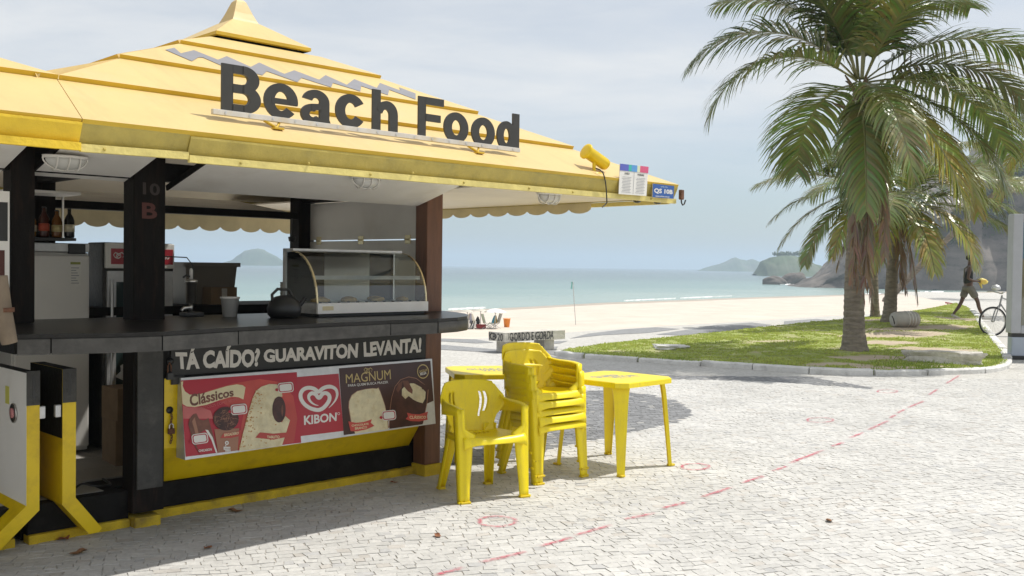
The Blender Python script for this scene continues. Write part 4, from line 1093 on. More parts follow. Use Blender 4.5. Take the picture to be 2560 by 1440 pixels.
def letter(ch, x0, x1, yt, yb, sc=1.0):
    ym = (yt + yb) / 2
    ua, ub = kv(x0, ym, SB).x - OFF.x, kv(x1, ym, SB).x - OFF.x
    base, cap = kv((x0 + x1) / 2, yb, SB).z - OFF.z, 0.248
    b = MB()
    for k, (_, o, i) in enumerate(GL[ch]):
        t = 0.006 + 0.0011 * k; n = len(o); vs = []
        for y in (-t, t):
            for p, q in zip(o, i):
                vs.append((ua + (ub - ua) * p[0], y, base + cap * p[1])); vs.append((ua + (ub - ua) * q[0], y, base + cap * q[1]))
        m = 2 * n; fs = []
        for j in range(n - 1):
            a = 2 * j
            fs += [(a, a+1, a+3, a+2), (m+a, m+a+2, m+a+3, m+a+1), (a, a+2, m+a+2, m+a), (a+1, m+a+1, m+a+3, a+3)]
        fs += [(0, m, m+1, 1), (m-2, m-1, 2*m-1, 2*m-2)]
        b.add(vs, fs, m_sign)
    b.build('letter', sg)
for ch, x0, x1, yt, yb in (('B', 553, 650, 165, 284), ('e', 659, 744, 213, 297), ('a', 752, 831, 229, 311), ('c', 838, 913, 242, 319), ('h', 930, 993, 230, 333), ('F', 1045, 1108, 249, 346), ('o', 1109, 1170, 286, 357), ('o', 1178, 1236, 297, 368), ('d', 1242, 1297, 288, 376)):
    letter(ch, x0, x1, yt, yb)
rl = kv(530, 283, SB); rr_ = kv(1297, 384, SB)
b = MB(); b.bbox((rl.x - OFF.x, -0.014, 0.018), (rr_.x - OFF.x, 0.012, 0.046), m_rail, 0.002); rail = b.build('rail', sg)
b = MB()
for i in range(16): 
    x = rl.x - OFF.x + (rr_.x - rl.x) * (i + .5) / 16; b.box((x - .005, -.0165, .026), (x + .005, -.0145, .038), m_alu)
b.build('rail_screws', rail)
for a in (-2.11, -0.647):
    x = a - OFF.x; b = MB()
    b.tube([(x - .06, 0, .02), (x, -.03, -.018), (x + .04, 0.01, .02)], .008, m_lip, 6); b.bbox((x - .03, -.06, -.028), (x + .03, .0, -.016), m_lip, .003); b.build('bracket', sg)

# ================================================================== ice cream advertising box on the cabinet
def c6(x, y): return (400 + x / 6, 920 + y / 6)
def c7(x, y): return (740 + x / 6, 880 + y / 6)
s_tl, s_tr = kv(452, 945, -0.035), kv(1080, 897, -0.035)
s_bl, s_br = kv(463, 1150, -0.115), kv(1089, 1059, -0.115)
s_n = (s_tr - s_tl).cross(s_bl - s_tl).normalized()
if s_n.y > 0: s_n = -s_n
ic = kthing('ice_cream_sign', 'white box sign with three ice cream posters on the yellow cabinet', 'sign', (0, 0, 0))
b = MB(); back = [Vector((p.x, 0.003, p.z)) for p in (s_tl, s_tr, s_br, s_bl)]; fr = [s_tl, s_tr, s_br, s_bl]
b.add(fr + back, [(3, 2, 1, 0), (0, 1, 5, 4), (1, 2, 6, 5), (2, 3, 7, 6), (3, 0, 4, 7)], m_alu)
b.build('sign_box', ic)
def S(pts, lay, cf): return [kplane(*cf(*p), s_tl + s_n * (0.0015 + 0.0009 * lay), s_n) for p in pts]
def circ(cx, cy, rx, ry, n=20, a0=0, a1=360): return [(cx + rx * math.cos(R(a0 + (a1 - a0) * i / n)), cy + ry * math.sin(R(a0 + (a1 - a0) * i / n))) for i in range(n)]
P_red = mat('poster red', (0.44, 0.022, 0.04), 0.45, 0.06, 4); P_red2 = mat('poster light red', (0.52, 0.07, 0.055), 0.45, 0.22, 2.5); P_cream = flat('poster cream', (0.72, 0.62, 0.38), 0.35)
P_brown = mat('poster chocolate', (0.06, 0.018, 0.012), 0.4, 0.5, 12); P_brown2 = mat('poster milk chocolate', (0.17, 0.06, 0.035), 0.4, 0.4, 14); P_bg = mat('poster dark brown', (0.055, 0.018, 0.012), 0.35, 0.25, 3)
P_van = mat('poster vanilla', (0.70, 0.62, 0.40), 0.45, 0.16, 14, tint=(0.52, 0.38, 0.16), tscale=20, tamt=0.6); P_white = flat('poster white', (0.75, 0.73, 0.68), 0.35); P_gold = flat('poster gold', (0.55, 0.42, 0.16), 0.35); P_pink = mat('poster pink', (0.55, 0.14, 0.13), 0.45, 0.2, 3)
P_nut = flat('poster toasted nut', (0.50, 0.26, 0.08), 0.35); P_tan = flat('poster waffle cup', (0.36, 0.17, 0.10), 0.35); P_kib = mat('poster crimson', (0.42, 0.022, 0.035), 0.3, 0.05, 4)
def tagshape(b, cf, cx, cy, w, h, rot, L):
    def rr(w, h, ox=0):
        pts = []
        for sx, sy, a in ((1, 1, 0), (-1, 1, 90), (-1, -1, 180), (1, -1, 270)):
            for k in range(5):
                t = R(a + k * 22.5); pts.append((ox + sx * (w - h * .55) + h * .55 * math.cos(t), sy * h * .45 + h * .55 * math.sin(t)))
        return [(cx + x * math.cos(R(rot)) - y * math.sin(R(rot)), cy + x * math.sin(R(rot)) + y * math.cos(R(rot))) for x, y in pts]
    b.poly(S(rr(w, h), L, cf), P_white); b.poly(S(rr(w * .90, h * .84), L + 1, cf), P_red); b.poly(S(rr(w * .78, h * .68), L + 2, cf), P_white)
    hx = cx - (w + 12) * math.cos(R(rot)); hy = cy - (w + 12) * math.sin(R(rot)) + 20
    b.poly(S(circ(hx, hy, 26, 22, 12), L, cf), P_red)
def ribbon_lab(b, cf, pts, key, q, L):
    b.poly(S(pts, L, cf), P_red2); put_text(b, key, S(q, L + 1, cf), P_cream)
# left poster
b = MB()
b.poly(S([(308,188),(2052,62),(2118,1120),(385,1332)], 0, c6), P_red)
b.poly(S([(700,345),(1100,230),(1500,165),(1800,210),(2000,420),(2060,760),(2010,1120),(1150,1235),(1250,700),(1000,560),(880,480)], 1, c6), P_red2)
b.poly(S([(340,560),(420,590),(620,590),(760,640),(800,760),(560,760),(350,760)], 1, c6), P_pink)
b.poly(S([(312,205),(348,200),(340,270),(375,350),(445,400),(600,392),(800,332),(1000,272),(1150,245),(1240,258),(1282,290),(1252,472),(1180,440),(1080,430),(900,480),(700,552),(520,586),(400,576),(338,540)], 2, c6), P_cream)
put_text(b, 'class', S([(438,395),(1098,300),(1108,420),(452,585)], 3, c6), P_brown2, 0.0)
put_text(b, 'gost', S([(566,598),(1186,438),(1192,478),(572,640)], 3, c6), P_pink)
b.poly(S([(425,850),(445,760),(500,695),(545,680),(590,770),(650,785),(700,770),(725,748),(760,880),(800,1010),(862,1270),(600,1300),(500,1130)], 4, c6), P_brown2)
b.poly(S([(480,800),(520,740),(560,900),(590,1040),(540,1010)], 5, c6), P_tan)
b.poly(S([(585,985),(680,925),(745,990),(800,1090),(860,1268),(600,1296),(540,1150)], 5, c6), P_red)
b.poly(S([(680,925),(720,930),(790,1040),(862,1268),(840,1272),(770,1080)], 6, c6), P_white)
b.poly(S([(815,920),(1190,905),(1165,1235),(872,1268)], 5, c6), P_tan)
b.poly(S(circ(990, 760, 192, 178, 26), 6, c6), P_brown)
rr2 = random.Random(9)
for i in range(60):
    a, r = rr2.uniform(0, 6.28), rr2.random() ** .5; x, y = 990 + 170 * r * math.cos(a), 770 + 155 * r * math.sin(a); t = rr2.uniform(0, 3.1)
    dx, dy = 30 * math.cos(t), 30 * math.sin(t); b.poly(S([(x-dx-4, y-dy), (x+dx, y+dy-4), (x+dx+4, y+dy), (x-dx, y-dy+5)], 7, c6), P_tan)
put_text(b, 'aji', [S([p], 8, c6)[0] for p in ((1050,1090),(1060,1250),(950,1255),(948,1095))], P_white)
b.poly(S([(1185,1250),(1240,1000),(1330,650),(1390,450),(1440,345),(1520,280),(1640,240),(1750,245),(1822,310),(1836,430),(1790,430),(1720,460),(1690,560),(1690,700),(1740,790),(1830,815),(1880,720),(1950,785),(1895,960),(1830,1165)], 6, c6), P_van)
b.poly(S(circ(1785, 622, 100, 196, 24), 8, c6), P_brown)
b.poly(S(circ(1835, 640, 14, 90, 12), 9, c6), P_brown2)
for i in range(95):
    t = rr2.random(); y = 330 + 880 * t; xl = 1420 - 250 * t + rr2.uniform(10, 60 + 420 * rr2.random() * (0.35 if y < 800 else 1)); s = rr2.uniform(6, 17)
    if xl > 1660 and y < 830: continue
    b.poly(S([(xl - s, y), (xl, y - s * .7), (xl + s, y + 2), (xl, y + s * .8)], 7, c6), P_nut)
ribbon_lab(b, c6, [(905,1050),(960,975),(1130,965),(1240,920),(1195,1020),(1060,1050)], 'brig', [(962,985),(1185,955),(1180,995),(965,1030)], 9)
ribbon_lab(b, c6, [(1430,1045),(1500,965),(1700,985),(1955,962),(1930,1030),(1700,1075)], 'tabl', [(1605,1015),(1795,1012),(1792,1055),(1605,1055)], 9)
put_text(b, 'chic', S([(578,1225),(775,1200),(778,1238),(582,1262)], 8, c6), P_white)
tagshape(b, c6, 1185, 620, 122, 78, -6, 10); tagshape(b, c6, 600, 1060, 122, 78, -8, 10); tagshape(b, c6, 1885, 293, 118, 76, -6, 10)
b.build('poster', ic, label='red poster of three ice creams under a cream ribbon')
# middle poster
b = MB()
b.poly(S([(6,376),(640,324),(712,1184),(70,1262)], 0, c7), P_kib)
path = [(490,840),(545,785),(595,715),(618,640),(600,565),(540,525),(470,522),(400,548),(340,596),(270,552),(190,536),(115,560),(72,620),(75,700),(125,780),(205,838),(290,866),(350,868),(410,838),(465,780),(500,715),(498,655),(455,618),(400,628),(345,690),(290,632),(235,620),(195,655),(195,705),(230,755),(285,790),(338,803)]
cm = catmull([Vector((x, y, 0)) for x, y in path], 5)
wl_ = []; N = len(cm)
for i, p in enumerate(cm):
    t = (cm[min(i+1, N-1)] - cm[max(i-1, 0)]).normalized(); sd = Vector((-t.y, t.x, 0)); f = i / (N - 1)
    w = 27 * (min(1, f / .18) ** .8) * (min(1, (1 - f) / .16) ** .8) + 2
    wl_.append((p + sd * w, p - sd * w))
for (a, c), (a2, c2) in zip(wl_[:-1], wl_[1:]): b.add(S([(a.x, a.y), (c.x, c.y), (c2.x, c2.y), (a2.x, a2.y)], 1, c7), [(0, 1, 2, 3)], P_white)
put_text(b, 'kibon', S([(118,955),(612,905),(608,1035),(122,1097)], 1, c7), P_white)
for a, c in zip(circ(640, 925, 20, 20, 14), circ(640, 925, 20, 20, 14)[1:] + circ(640, 925, 20, 20, 14)[:1]):
    q = [(640 + (x - 640) * .7, 925 + (y - 925) * .7) for x, y in (a, c)]; b.add(S([a, c, q[1], q[0]], 1, c7), [(0, 1, 2, 3)], P_white)
b.build('poster', ic, label='crimson poster with a white heart spiral')
# right poster
b = MB()
b.poly(S([(645,245),(2016,130),(2090,1062),(715,1247)], 0, c7), P_bg)
def halo(pts, m, L, k=1.035):
    cx = sum(p[0] for p in pts) / len(pts); cy = sum(p[1] for p in pts) / len(pts)
    b.poly(S([(cx + (x - cx) * k, min(cy + (y - cy) * k, 1225 - (x - 715) * .13)) for x, y in pts], L, c7), m)
bar1 = [(796,830),(800,740),(840,650),(920,590),(1040,560),(1150,548),(1215,552),(1232,535),(1258,590),(1290,680),(1330,800),(1362,960),(1382,1158),(888,1224),(835,1060)]
bar2 = [(1415,860),(1440,680),(1490,520),(1570,420),(1690,378),(1800,400),(1920,490),(1978,570),(1960,760),(1900,1085),(1402,1152)]
halo(bar1, P_tan, 1); halo(bar2, P_tan, 1)
b.poly(S(bar1, 2, c7), P_van); b.poly(S([(860,720),(900,740),(960,785),(1020,805),(960,800),(890,770)], 3, c7), P_cream)
b.poly(S(bar2, 2, c7), P_brown)
b.poly(S([(1500,560),(1540,470),(1600,430),(1580,540),(1530,610)], 3, c7), P_brown2)
b.poly(S([(1590,560),(1640,500),(1720,470),(1810,470),(1890,540),(1945,600),(1938,700),(1900,768),(1820,745),(1760,715),(1690,660),(1640,705),(1588,650)], 3, c7), P_van)
b.poly(S([(1600,430),(1680,430),(1750,570),(1745,630),(1680,590),(1620,520)], 4, c7), P_brown2)
b.poly(S([(1640,390),(1760,400),(1900,470),(1985,530),(1980,570),(1895,560),(1880,530),(1790,480),(1700,440)], 4, c7), P_brown)
hp = [(1130,300),(1145,262),(1120,238),(1080,255),(1040,240),(1018,268),(1040,298),(1080,308),(1110,285),(1105,265),(1080,272),(1060,262),(1050,280),(1075,292)]
for a, c in zip(hp[:-1], hp[1:]): b.add(S([(a[0], a[1] - 5), (c[0], c[1] - 5), (c[0], c[1] + 5), (a[0], a[1] + 5)], 2, c7), [(0, 1, 2, 3)], P_gold)
put_text(b, 'magnum', S([(745,336),(1415,262),(1425,408),(750,470)], 2, c7), P_gold)
put_text(b, 'para', S([(780,486),(1380,432),(1386,474),(784,530)], 2, c7), P_white)
ribbon_lab(b, c7, [(785,1040),(900,1062),(1020,1050),(1140,1008),(1120,1060),(1175,1108),(1060,1160),(920,1190),(820,1188)], 'choc1', [(832,1090),(1088,1062),(1090,1092),(836,1122)], 4)
put_text(b, 'choc2', S([(885,1128),(1065,1110),(1066,1144),(886,1168)], 5, c7), P_cream)
ribbon_lab(b, c7, [(1665,910),(1740,930),(1850,935),(1980,895),(1965,960),(1975,1015),(1850,1042),(1720,1035),(1645,1005),(1680,965)], 'clas', [(1702,945),(1955,950),(1950,998),(1704,1005)], 4)
tagshape(b, c7, 1395, 950, 105, 75, -6, 5)
for (r1, r2, m, L) in ((1.0, 0, P_gold, 3), (.86, 0, P_bg, 4)): b.poly(S(circ(1905, 292, 88 * r1, 108 * r1, 26), L, c7), m)
put_text(b, 'belga1', S([(1842,278),(1965,250),(1968,285),(1846,316)], 5, c7), P_gold); put_text(b, 'belga2', S([(1862,312),(1955,290),(1958,332),(1866,352)], 5, c7), P_white)
b.build('poster', ic, label='dark brown poster of two chocolate coated ice creams')

# ================================================================== small fittings on the eave
def klocal(p, o): return Vector(p) - Vector(o)
o0 = (0.40, -1.17, 2.262); sp = kthing('floodlight', 'yellow can floodlight on the roof edge beside the pinned notices', 'lamp', o0); sp.scale = (.78, .78, .78)
b = MB(); b.lathe([(0.075, -0.02), (0.078, 0.0), (0.03, 0.012), (0.02, 0.02)], m_yellow, 16); b.build('foot', sp)
b = MB(); b.tube([(0, 0, 0.015), (0, 0, 0.10)], 0.016, m_yellow, 8); b.build('stem', sp)
ax = Vector((0.80, -0.12, -0.36)).normalized(); M = Matrix.Translation((0.04, 0, 0.135)) @ ax.to_track_quat('Z', 'Y').to_matrix().to_4x4()
b = MB(); b.lathe([(0.050, -0.155), (0.072, -0.15), (0.074, -0.135), (0.058, -0.125), (0.056, 0.10), (0.05, 0.122), (0.02, 0.128), (0, 0.128)], m_yellow, 20, M); can = b.build('can', sp)
b = MB(); b.lathe([(0.062, -0.152), (0.0, -0.153)], m_alu, 18, M); b.build('lens', can)
w0 = kv(1506, 430, -1.29); w1 = kv(1517, 500, -1.285); w2 = kv(1506, 518, -1.15)
cb = kthing('lamp_cable', 'thin dark cable dangling from the yellow floodlight over the fascia', 'cable', w0)
b = MB(); b.tube([Vector(p) - w0 for p in catmull([w0 + Vector((0, .06, .03)), w0, kv(1514, 458, -1.285), w1, kv(1516, 508, -1.27), w2], 4)], 0.0045, m_dark, 5); b.build('wire', cb)
def sheet(name, label, px, bb, lean, cat):
    q = [kv(*p, bb + (lean if i < 2 else 0)) for i, p in enumerate(px)]
    c = (q[2] + q[3]) / 2; t = kthing(name, label, cat, c); q = [p - c for p in q]
    b = MB(); n = Vector((0, 0.004, 0)); b.add(q + [p + n for p in q], [(3, 2, 1, 0), (4, 5, 6, 7), (0, 1, 5, 4), (1, 2, 6, 5), (2, 3, 7, 6), (3, 0, 4, 7)], P_white); b.build('plate', t)
    return t, [p - Vector((0, 0.001, 0)) for p in q]
def sub(q, u0, v0, u1, v1, d=0.0012): return [qmap(q, u, v) - Vector((0, d, 0)) for u, v in ((u0, v1), (u1, v1), (u1, v0), (u0, v0))]
nt_, q = sheet('notice', 'white two column notice with a coloured header pinned to the fascia corner', [(1550,409),(1621,417),(1616,490),(1547,485)], -1.292, 0.012, 'notice')
b = MB()
for (u0, u1, c) in ((0, .30, (0.10, 0.12, 0.45)), (.30, .40, (0.05, 0.42, 0.36)), (.40, .60, (0.10, 0.30, 0.60)), (.60, .70, (0.62, 0.66, 0.45)), (.70, 1, (0.62, 0.10, 0.20))):
    b.add(sub(q, u0, .78, u1, 1), [(3, 2, 1, 0)], flat('header ink', c))
ink = flat('grey ink', (0.28, 0.28, 0.30)); b.add(sub(q, .495, .03, .505, .76), [(3, 2, 1, 0)], ink)
put_text(b, 'aviso', sub(q, .16, .66, .34, .73), m_dark); put_text(b, 'warn', sub(q, .62, .66, .86, .73), m_dark)
for c0 in (.05, .55):
    for i in range(11):
        b.add(sub(q, c0 + .03 + .02 * (i % 3), .07 + i * .05, c0 + .36 - .03 * (i % 2), .083 + i * .05), [(3, 2, 1, 0)], ink)
b.build('print', nt_)
qs, q = sheet('number_plate', 'blue enamel plate QS 10B on the corner of the fascia', [(1632,459),(1685,465),(1683,497),(1631,493)], -1.290, 0.004, 'plate')
b = MB(); b.add(sub(q, 0, 0, 1, 1), [(3, 2, 1, 0)], flat('enamel blue', (0.03, 0.10, 0.33), 0.3))
put_text(b, 'qs', sub(q, .06, .28, .94, .68, .002), P_white); put_text(b, 'orio', sub(q, .36, .78, .68, .93, .002), flat('pale blue ink', (.35, .45, .6))); put_text(b, 'www', sub(q, .12, .06, .80, .17, .002), P_white); b.build('print', qs)
hk = kthing('corner_hook', 'dark iron hook hanging from the roof corner', 'hook', (1.275, -1.29, 2.15))
b = MB(); b.bbox((-.02, -.015, -.03), (.018, .012, .045), m_rust, .006); b.build('plate', hk)
b = MB(); b.tube([(0, 0, -.03), (0.005, 0, -.055), (.02, 0, -.07), (.04, 0, -.06), (.055, 0, -.03)], .006, m_dark, 6); b.build('hook', hk)
for i, (a, bb, lab) in enumerate(((0.98, -1.10, 'smoked dome camera under the roof corner, further from the hook'), (1.18, -1.14, 'smoked dome camera under the roof corner, nearest to the hook'))):
    t = kthing('dome_camera', lab, 'camera', (a, bb, 2.13), 0, 'dome cameras under the eave')
    b = MB(); b.lathe([(0.045, 0.0), (0.05, 0.005), (0.05, 0.045), (0.0, 0.046)], m_dark, 18); b.build('mount', t)
    b = MB(); b.lathe([(0.0, -0.045), (0.02, -0.041), (0.035, -0.028), (0.043, -0.008), (0.044, 0.0)], mat('smoked dome %d' % i, (0.012, 0.012, 0.014), 0.12, 0.1), 18); b.build('dome', t)
def bulkhead(p, lab):
    t = kthing('bulkhead_lamp', lab, 'lamp', p, 0, 'caged lamps under the eave')
    b = MB(); M = Matrix.Diagonal((1.55, 0.9, 1, 1)); b.lathe([(0.075, -0.015), (0.078, 0.0), (0.0, 0.004)], m_enamel, 24, M); b.build('base', t)
    b = MB(); b.lathe([(0.0, -0.075), (0.03, -0.072), (0.055, -0.055), (0.066, -0.03), (0.068, -0.012)], mat('frosted glass', (0.55, 0.55, 0.53), 0.25, 0.05), 24, M); b.build('glass', t)
    for x in (-.06, 0, .06):
        b = MB(); yy = 0.9 * .075 * math.sqrt(1 - (x / .12) ** 2)
        b.tube([(x, yy * math.cos(R(a)), -0.012 - .07 * math.sin(R(a))) for a in range(0, 181, 20)], 0.0045, m_enamel, 5); b.build('cage_bar', t)
    b = MB(); b.tube([(0.118 * math.cos(R(a)), 0, -0.012 - .068 * math.sin(R(a))) for a in range(0, 181, 15)], 0.0045, m_enamel, 5); b.build('cage_bar', t)
bulkhead((-2.90, -0.26, 2.163), 'white caged oval lamp under the eave by the left corner')
bulkhead((-1.02, -0.42, 2.178), 'white caged oval lamp under the raised shutter below the sign')
bulkhead((0.42, -0.72, 2.143), 'white caged oval lamp under the roof corner on the right')

# ================================================================== things inside the kiosk
fr = kthing('white_fridge', 'tall plain white fridge behind the counter at the left', 'fridge', (-2.30, 1.45, 0.216))
b = MB(); b.bbox((-0.32, 0.0, 0.02), (0.20, 0.29, 1.44), m_enamel, 0.012); b.build('cabinet', fr)
b = MB(); b.bbox((-0.315, -0.035, 0.05), (0.196, -0.003, 1.42), m_enamel, 0.012); dr = b.build('door', fr)
b = MB(); b.bbox((0.05, -0.042, 1.43), (0.165, -0.004, 1.50), m_dark, 0.006); b.build('handle', dr)
b = MB(); b.bbox((-0.32, -0.02, 1.442), (0.20, 0.28, 1.505), m_alu, 0.006); b.build('top_trim', fr)
b = MB(); b.box((0.055, -0.037, 1.20), (0.135, -0.0355, 1.38), P_white); b.box((0.06, -.0376, 1.355), (0.13, -.0371, 1.372), flat('olive ink', (.3, .32, .08))); 
for i in range(7): b.box((0.065, -.0376, 1.22 + i * .018), (0.12 - .01 * (i % 3), -.0371, 1.225 + i * .018), ink)
b.build('energy_label', fr)
fz = kthing('glass_freezer', 'small glass door freezer with a red header behind the black post', 'freezer', (-1.72, 1.46, 0.216))
b = MB(); b.bbox((-0.27, 0.0, 0.02), (0.27, 0.29, 1.52), m_greypost, 0.015); b.build('cabinet', fz)
b = MB(); b.bbox((-0.262, -0.03, 1.33), (0.262, -0.002, 1.515), m_white, 0.006); hd = b.build('header', fz)
b = MB(); b.box((-0.225, -0.032, 1.36), (0.25, -0.0305, 1.475), P_kib); put_text(b, 'amo', [Vector((x, -.033, z)) for x, z in ((-.10, 1.44), (.22, 1.44), (.22, 1.40), (-.10, 1.40))], P_white)
for (a, c) in zip(hp[:-1], hp[1:]):
    q = [Vector((-.17 + (p[0] - 1080) * .00062, -.0335, 1.425 - (p[1] - 272) * .00062)) for p in (a, c)]; b.add([q[0] + Vector((0, 0, .004)), q[1] + Vector((0, 0, .004)), q[1] - Vector((0, 0, .004)), q[0] - Vector((0, 0, .004))], [(0, 1, 2, 3)], P_white)
b.build('header_print', hd)
b = MB(); b.box((-0.25, -.03, 0.1), (-0.185, -.002, 1.31), m_alu); b.box((0.185, -.03, .1), (.25, -.002, 1.31), m_alu); b.box((-.185, -.03, 1.23), (.185, -.002, 1.31), m_alu); b.box((-.185, -.03, .1), (.185, -.002, .2), m_alu); df = b.build('door', fz)
b = MB(); b.box((-.184, -.018, .201), (.184, -.012, 1.229), m_glassdark); b.build('pane', df)
b = MB(); b.tube([(-.22, -.034, 1.25), (-.225, -.055, 1.1), (-.225, -.055, .5), (-.22, -.034, .35)], .011, m_alu, 7); b.build('handle', df)
# shelf with bottles above the fridge
sh = kthing('bottle_shelf', 'white wall shelf above the fridge holding dark bottles', 'shelf', (-2.35, 1.30, 1.735))
b = MB(); b.bbox((-0.32, -0.02, 0.0), (0.10, 0.25, 0.02), m_dark, .004); b.build('board', sh)
b = MB(); b.bbox((-0.36, -0.10, 0.315), (0.10, 0.22, 0.335), m_white, .004); b.build('upper_board', sh)
for x in (-0.31, 0.085):
    b = MB(); b.box((x, 0.2, .021), (x + .012, .215, .314), m_steel); b.build('upright', sh)
cols = ((.02, .03, .012), (.35, .16, .02), (.10, .025, .015), (.28, .10, .01), (.02, .02, .02), (.30, .20, .05), (.05, .08, .02))
for i in range(9):
    x, y = -2.62 + (i % 5) * 0.085 + (0.04 if i > 4 else 0), 1.33 + (0.10 if i > 4 else 0)
    c = cols[i % 7]; h = (0.20, 0.18, 0.21, 0.19, .205)[i % 5]
    bt = kthing('bottle', ('dark green bottle at the left end of the fridge shelf', 'amber bottle with a pale label on the fridge shelf', 'short red bottle in the front row of the fridge shelf', 'orange bottle in the front row of the fridge shelf', 'black bottle at the right end of the fridge shelf', 'tan bottle in the back row of the fridge shelf', 'olive bottle in the back row of the fridge shelf', 'second dark green bottle in the back row of the fridge shelf', 'second amber bottle in the back row of the fridge shelf')[i], 'bottle', (x, y, 1.7565), 0, 'bottles on the fridge shelf')
    b = MB(); b.lathe([(0.03, 0), (0.034, .01), (0.034, h * .58), (0.026, h * .7), (0.012, h * .82), (0.012, h * .97)], mat('bottle glass %d' % i, tuple(v * .55 for v in c), 0.2, .1), 14); b.build('glass', bt)
    b = MB(); b.lathe([(0.0352, h * .2), (0.0352, h * .45)], flat('bottle label %d' % i, ((.5, .42, .2), (.6, .55, .4), (.45, .08, .04))[i % 3]), 14); b.build('paper_label', bt)
    b = MB(); b.lathe([(0.0135, h * .95), (0.0135, h), (0, h + .002)], m_dark, 10); b.build('cap', bt)
# tub on the rear counter
tb = kthing('plastic_tub', 'large beige plastic tub on the rear counter against the sea', 'tub', (-1.05, 1.78, 1.262))
m_tub = mat('beige tub plastic', (0.20, 0.18, 0.15), 0.5, 0.08, 4)
def fr_box(b, w0, d0, w1, d1, z0, z1, m, t=0.006):
    lo = [Vector((sx * w0, sy * d0, z0)) for sx, sy in ((-1,-1),(1,-1),(1,1),(-1,1))]; hi = [Vector((sx * w1, sy * d1, z1)) for sx, sy in ((-1,-1),(1,-1),(1,1),(-1,1))]
    li = [p * 1 for p in lo]; hin = [Vector((p.x * (1 - t / w1), p.y * (1 - t / d1), p.z)) for p in hi]; lin = [Vector((p.x * (1 - t / w0), p.y * (1 - t / d0), p.z + t)) for p in lo]
    b.add(lo + hi + hin + lin, [(0,3,2,1)] + [(i,(i+1)%4,4+(i+1)%4,4+i) for i in range(4)] + [(4+i,4+(i+1)%4,8+(i+1)%4,8+i) for i in range(4)] + [(8+i,8+(i+1)%4,12+(i+1)%4,12+i) for i in range(4)] + [(12,13,14,15)], m)
b = MB(); fr_box(b, 0.20, 0.14, 0.225, 0.165, 0.0, 0.325, m_tub); b.build('basin', tb)
b = MB()
for x0, y0, x1, y1 in ((-.245,-.185,.245,-.166),(-.245,.166,.245,.185),(-.245,-.166,-.226,.166),(.226,-.166,.245,.166)): b.bbox((x0, y0, .30), (x1, y1, .335), m_tub, .004)
b.build('rim', tb)
# dispenser, cup, kettle on the front counter
ds = kthing('drink_dispenser', 'chrome hand pump dispenser on the counter by the black post', 'dispenser', (-1.93, 0.22, 1.248))
b = MB(); b.bbox((-.06, -.04, 0), (.075, .045, .028), m_dark, .008); b.build('base', ds)
b = MB(); b.lathe([(.030, .085), (.034, .09), (.034, .215), (.040, .22), (.040, .235), (.02, .24)], m_steel, 18); b.build('cylinder', ds)
b = MB(); b.lathe([(.014, .028), (.012, .085)], m_steel, 12); b.tube([(0, 0, .06), (-.05, 0, .055), (-.065, 0, .04)], .012, m_steel, 8); b.build('spout', ds)
b = MB(); b.lathe([(.012, .24), (.011, .30), (.006, .31), (0, .312)], m_enamel, 12); b.tube([(-.002, 0, .255), (-.035, 0, .265), (-.055, 0, .25)], .007, m_dark, 6); b.build('lever', ds)
b = MB(); b.tube([(.03, .05, .0), (.045, .06, .2), (.05, .08, .33), (.02, .1, .38), (-.12, .14, .385)], .004, m_dark, 5); b.build('hose', ds)
cp = kthing('white_cup', 'white plastic container on the counter between dispenser and kettle', 'container', (-1.72, 0.10, 1.248))
b = MB(); b.lathe([(.045, 0), (.058, .115), (.063, .116), (.063, .128), (.056, .128), (.043, .006), (0, .006)], m_enamel, 24); b.build('beaker', cp)
kt = kthing('black_kettle', 'round black kettle standing on the counter left of the glass case', 'kettle', (-1.50, -0.20, 1.248))
b = MB(); b.lathe([(.085, 0), (.105, .02), (.11, .06), (.095, .105), (.06, .135), (.02, .145), (0, .146)], m_dark, 26); b.build('body', kt)
b = MB(); b.tube([(-.085, 0, .09), (-.09, 0, .15), (-.05, 0, .185), (.03, 0, .18), (.075, 0, .12)], .010, m_greypost, 8); b.build('handle', kt)
b = MB(); b.tube([(.09, 0, .06), (.13, -.01, .10), (.15, -.01, .125)], [.02, .014, .012], m_dark, 8); b.build('spout', kt)

# ================================================================== curved glass display case
dc = kthing('display_case', 'curved glass snack display case with white tray front on the counter', 'display case', (-0.845, -0.30, 1.248))
CW = 0.465
b = MB(); b.bbox((-CW + .02, .02, .0), (CW - .02, .40, .022), m_dark, .004); b.build('feet_shadow_gap', dc)  # dark block stands in for the feet and the shadow gap below the tray
b = MB(); b.bbox((-CW, 0.0, .022), (CW, .02, .092), m_white, .003); b.box((-CW, .0205, .022), (CW, .43, .05), m_steel); b.box((-CW + .001, .021, .051), (-CW + .01, .43, .092), m_steel); b.box((CW - .01, .021, .051), (CW - .001, .43, .092), m_steel)
ba = b.build('base_tray', dc)
b = MB(); b.box((-.43, -.002, .045), (-.345, -.0005, .072), P_cream); b.build('badge', ba)
arcp = [(0.015 + .30 * (1 - math.cos(R(a))), .093 + .345 * math.sin(R(a))) for a in range(0, 91, 9)]
b = MB(); b.grid([[Vector((x, y, z)) for x in (-CW + .012, CW - .012)] for y, z in arcp], m_glass, True); b.build('curved_glass', dc)
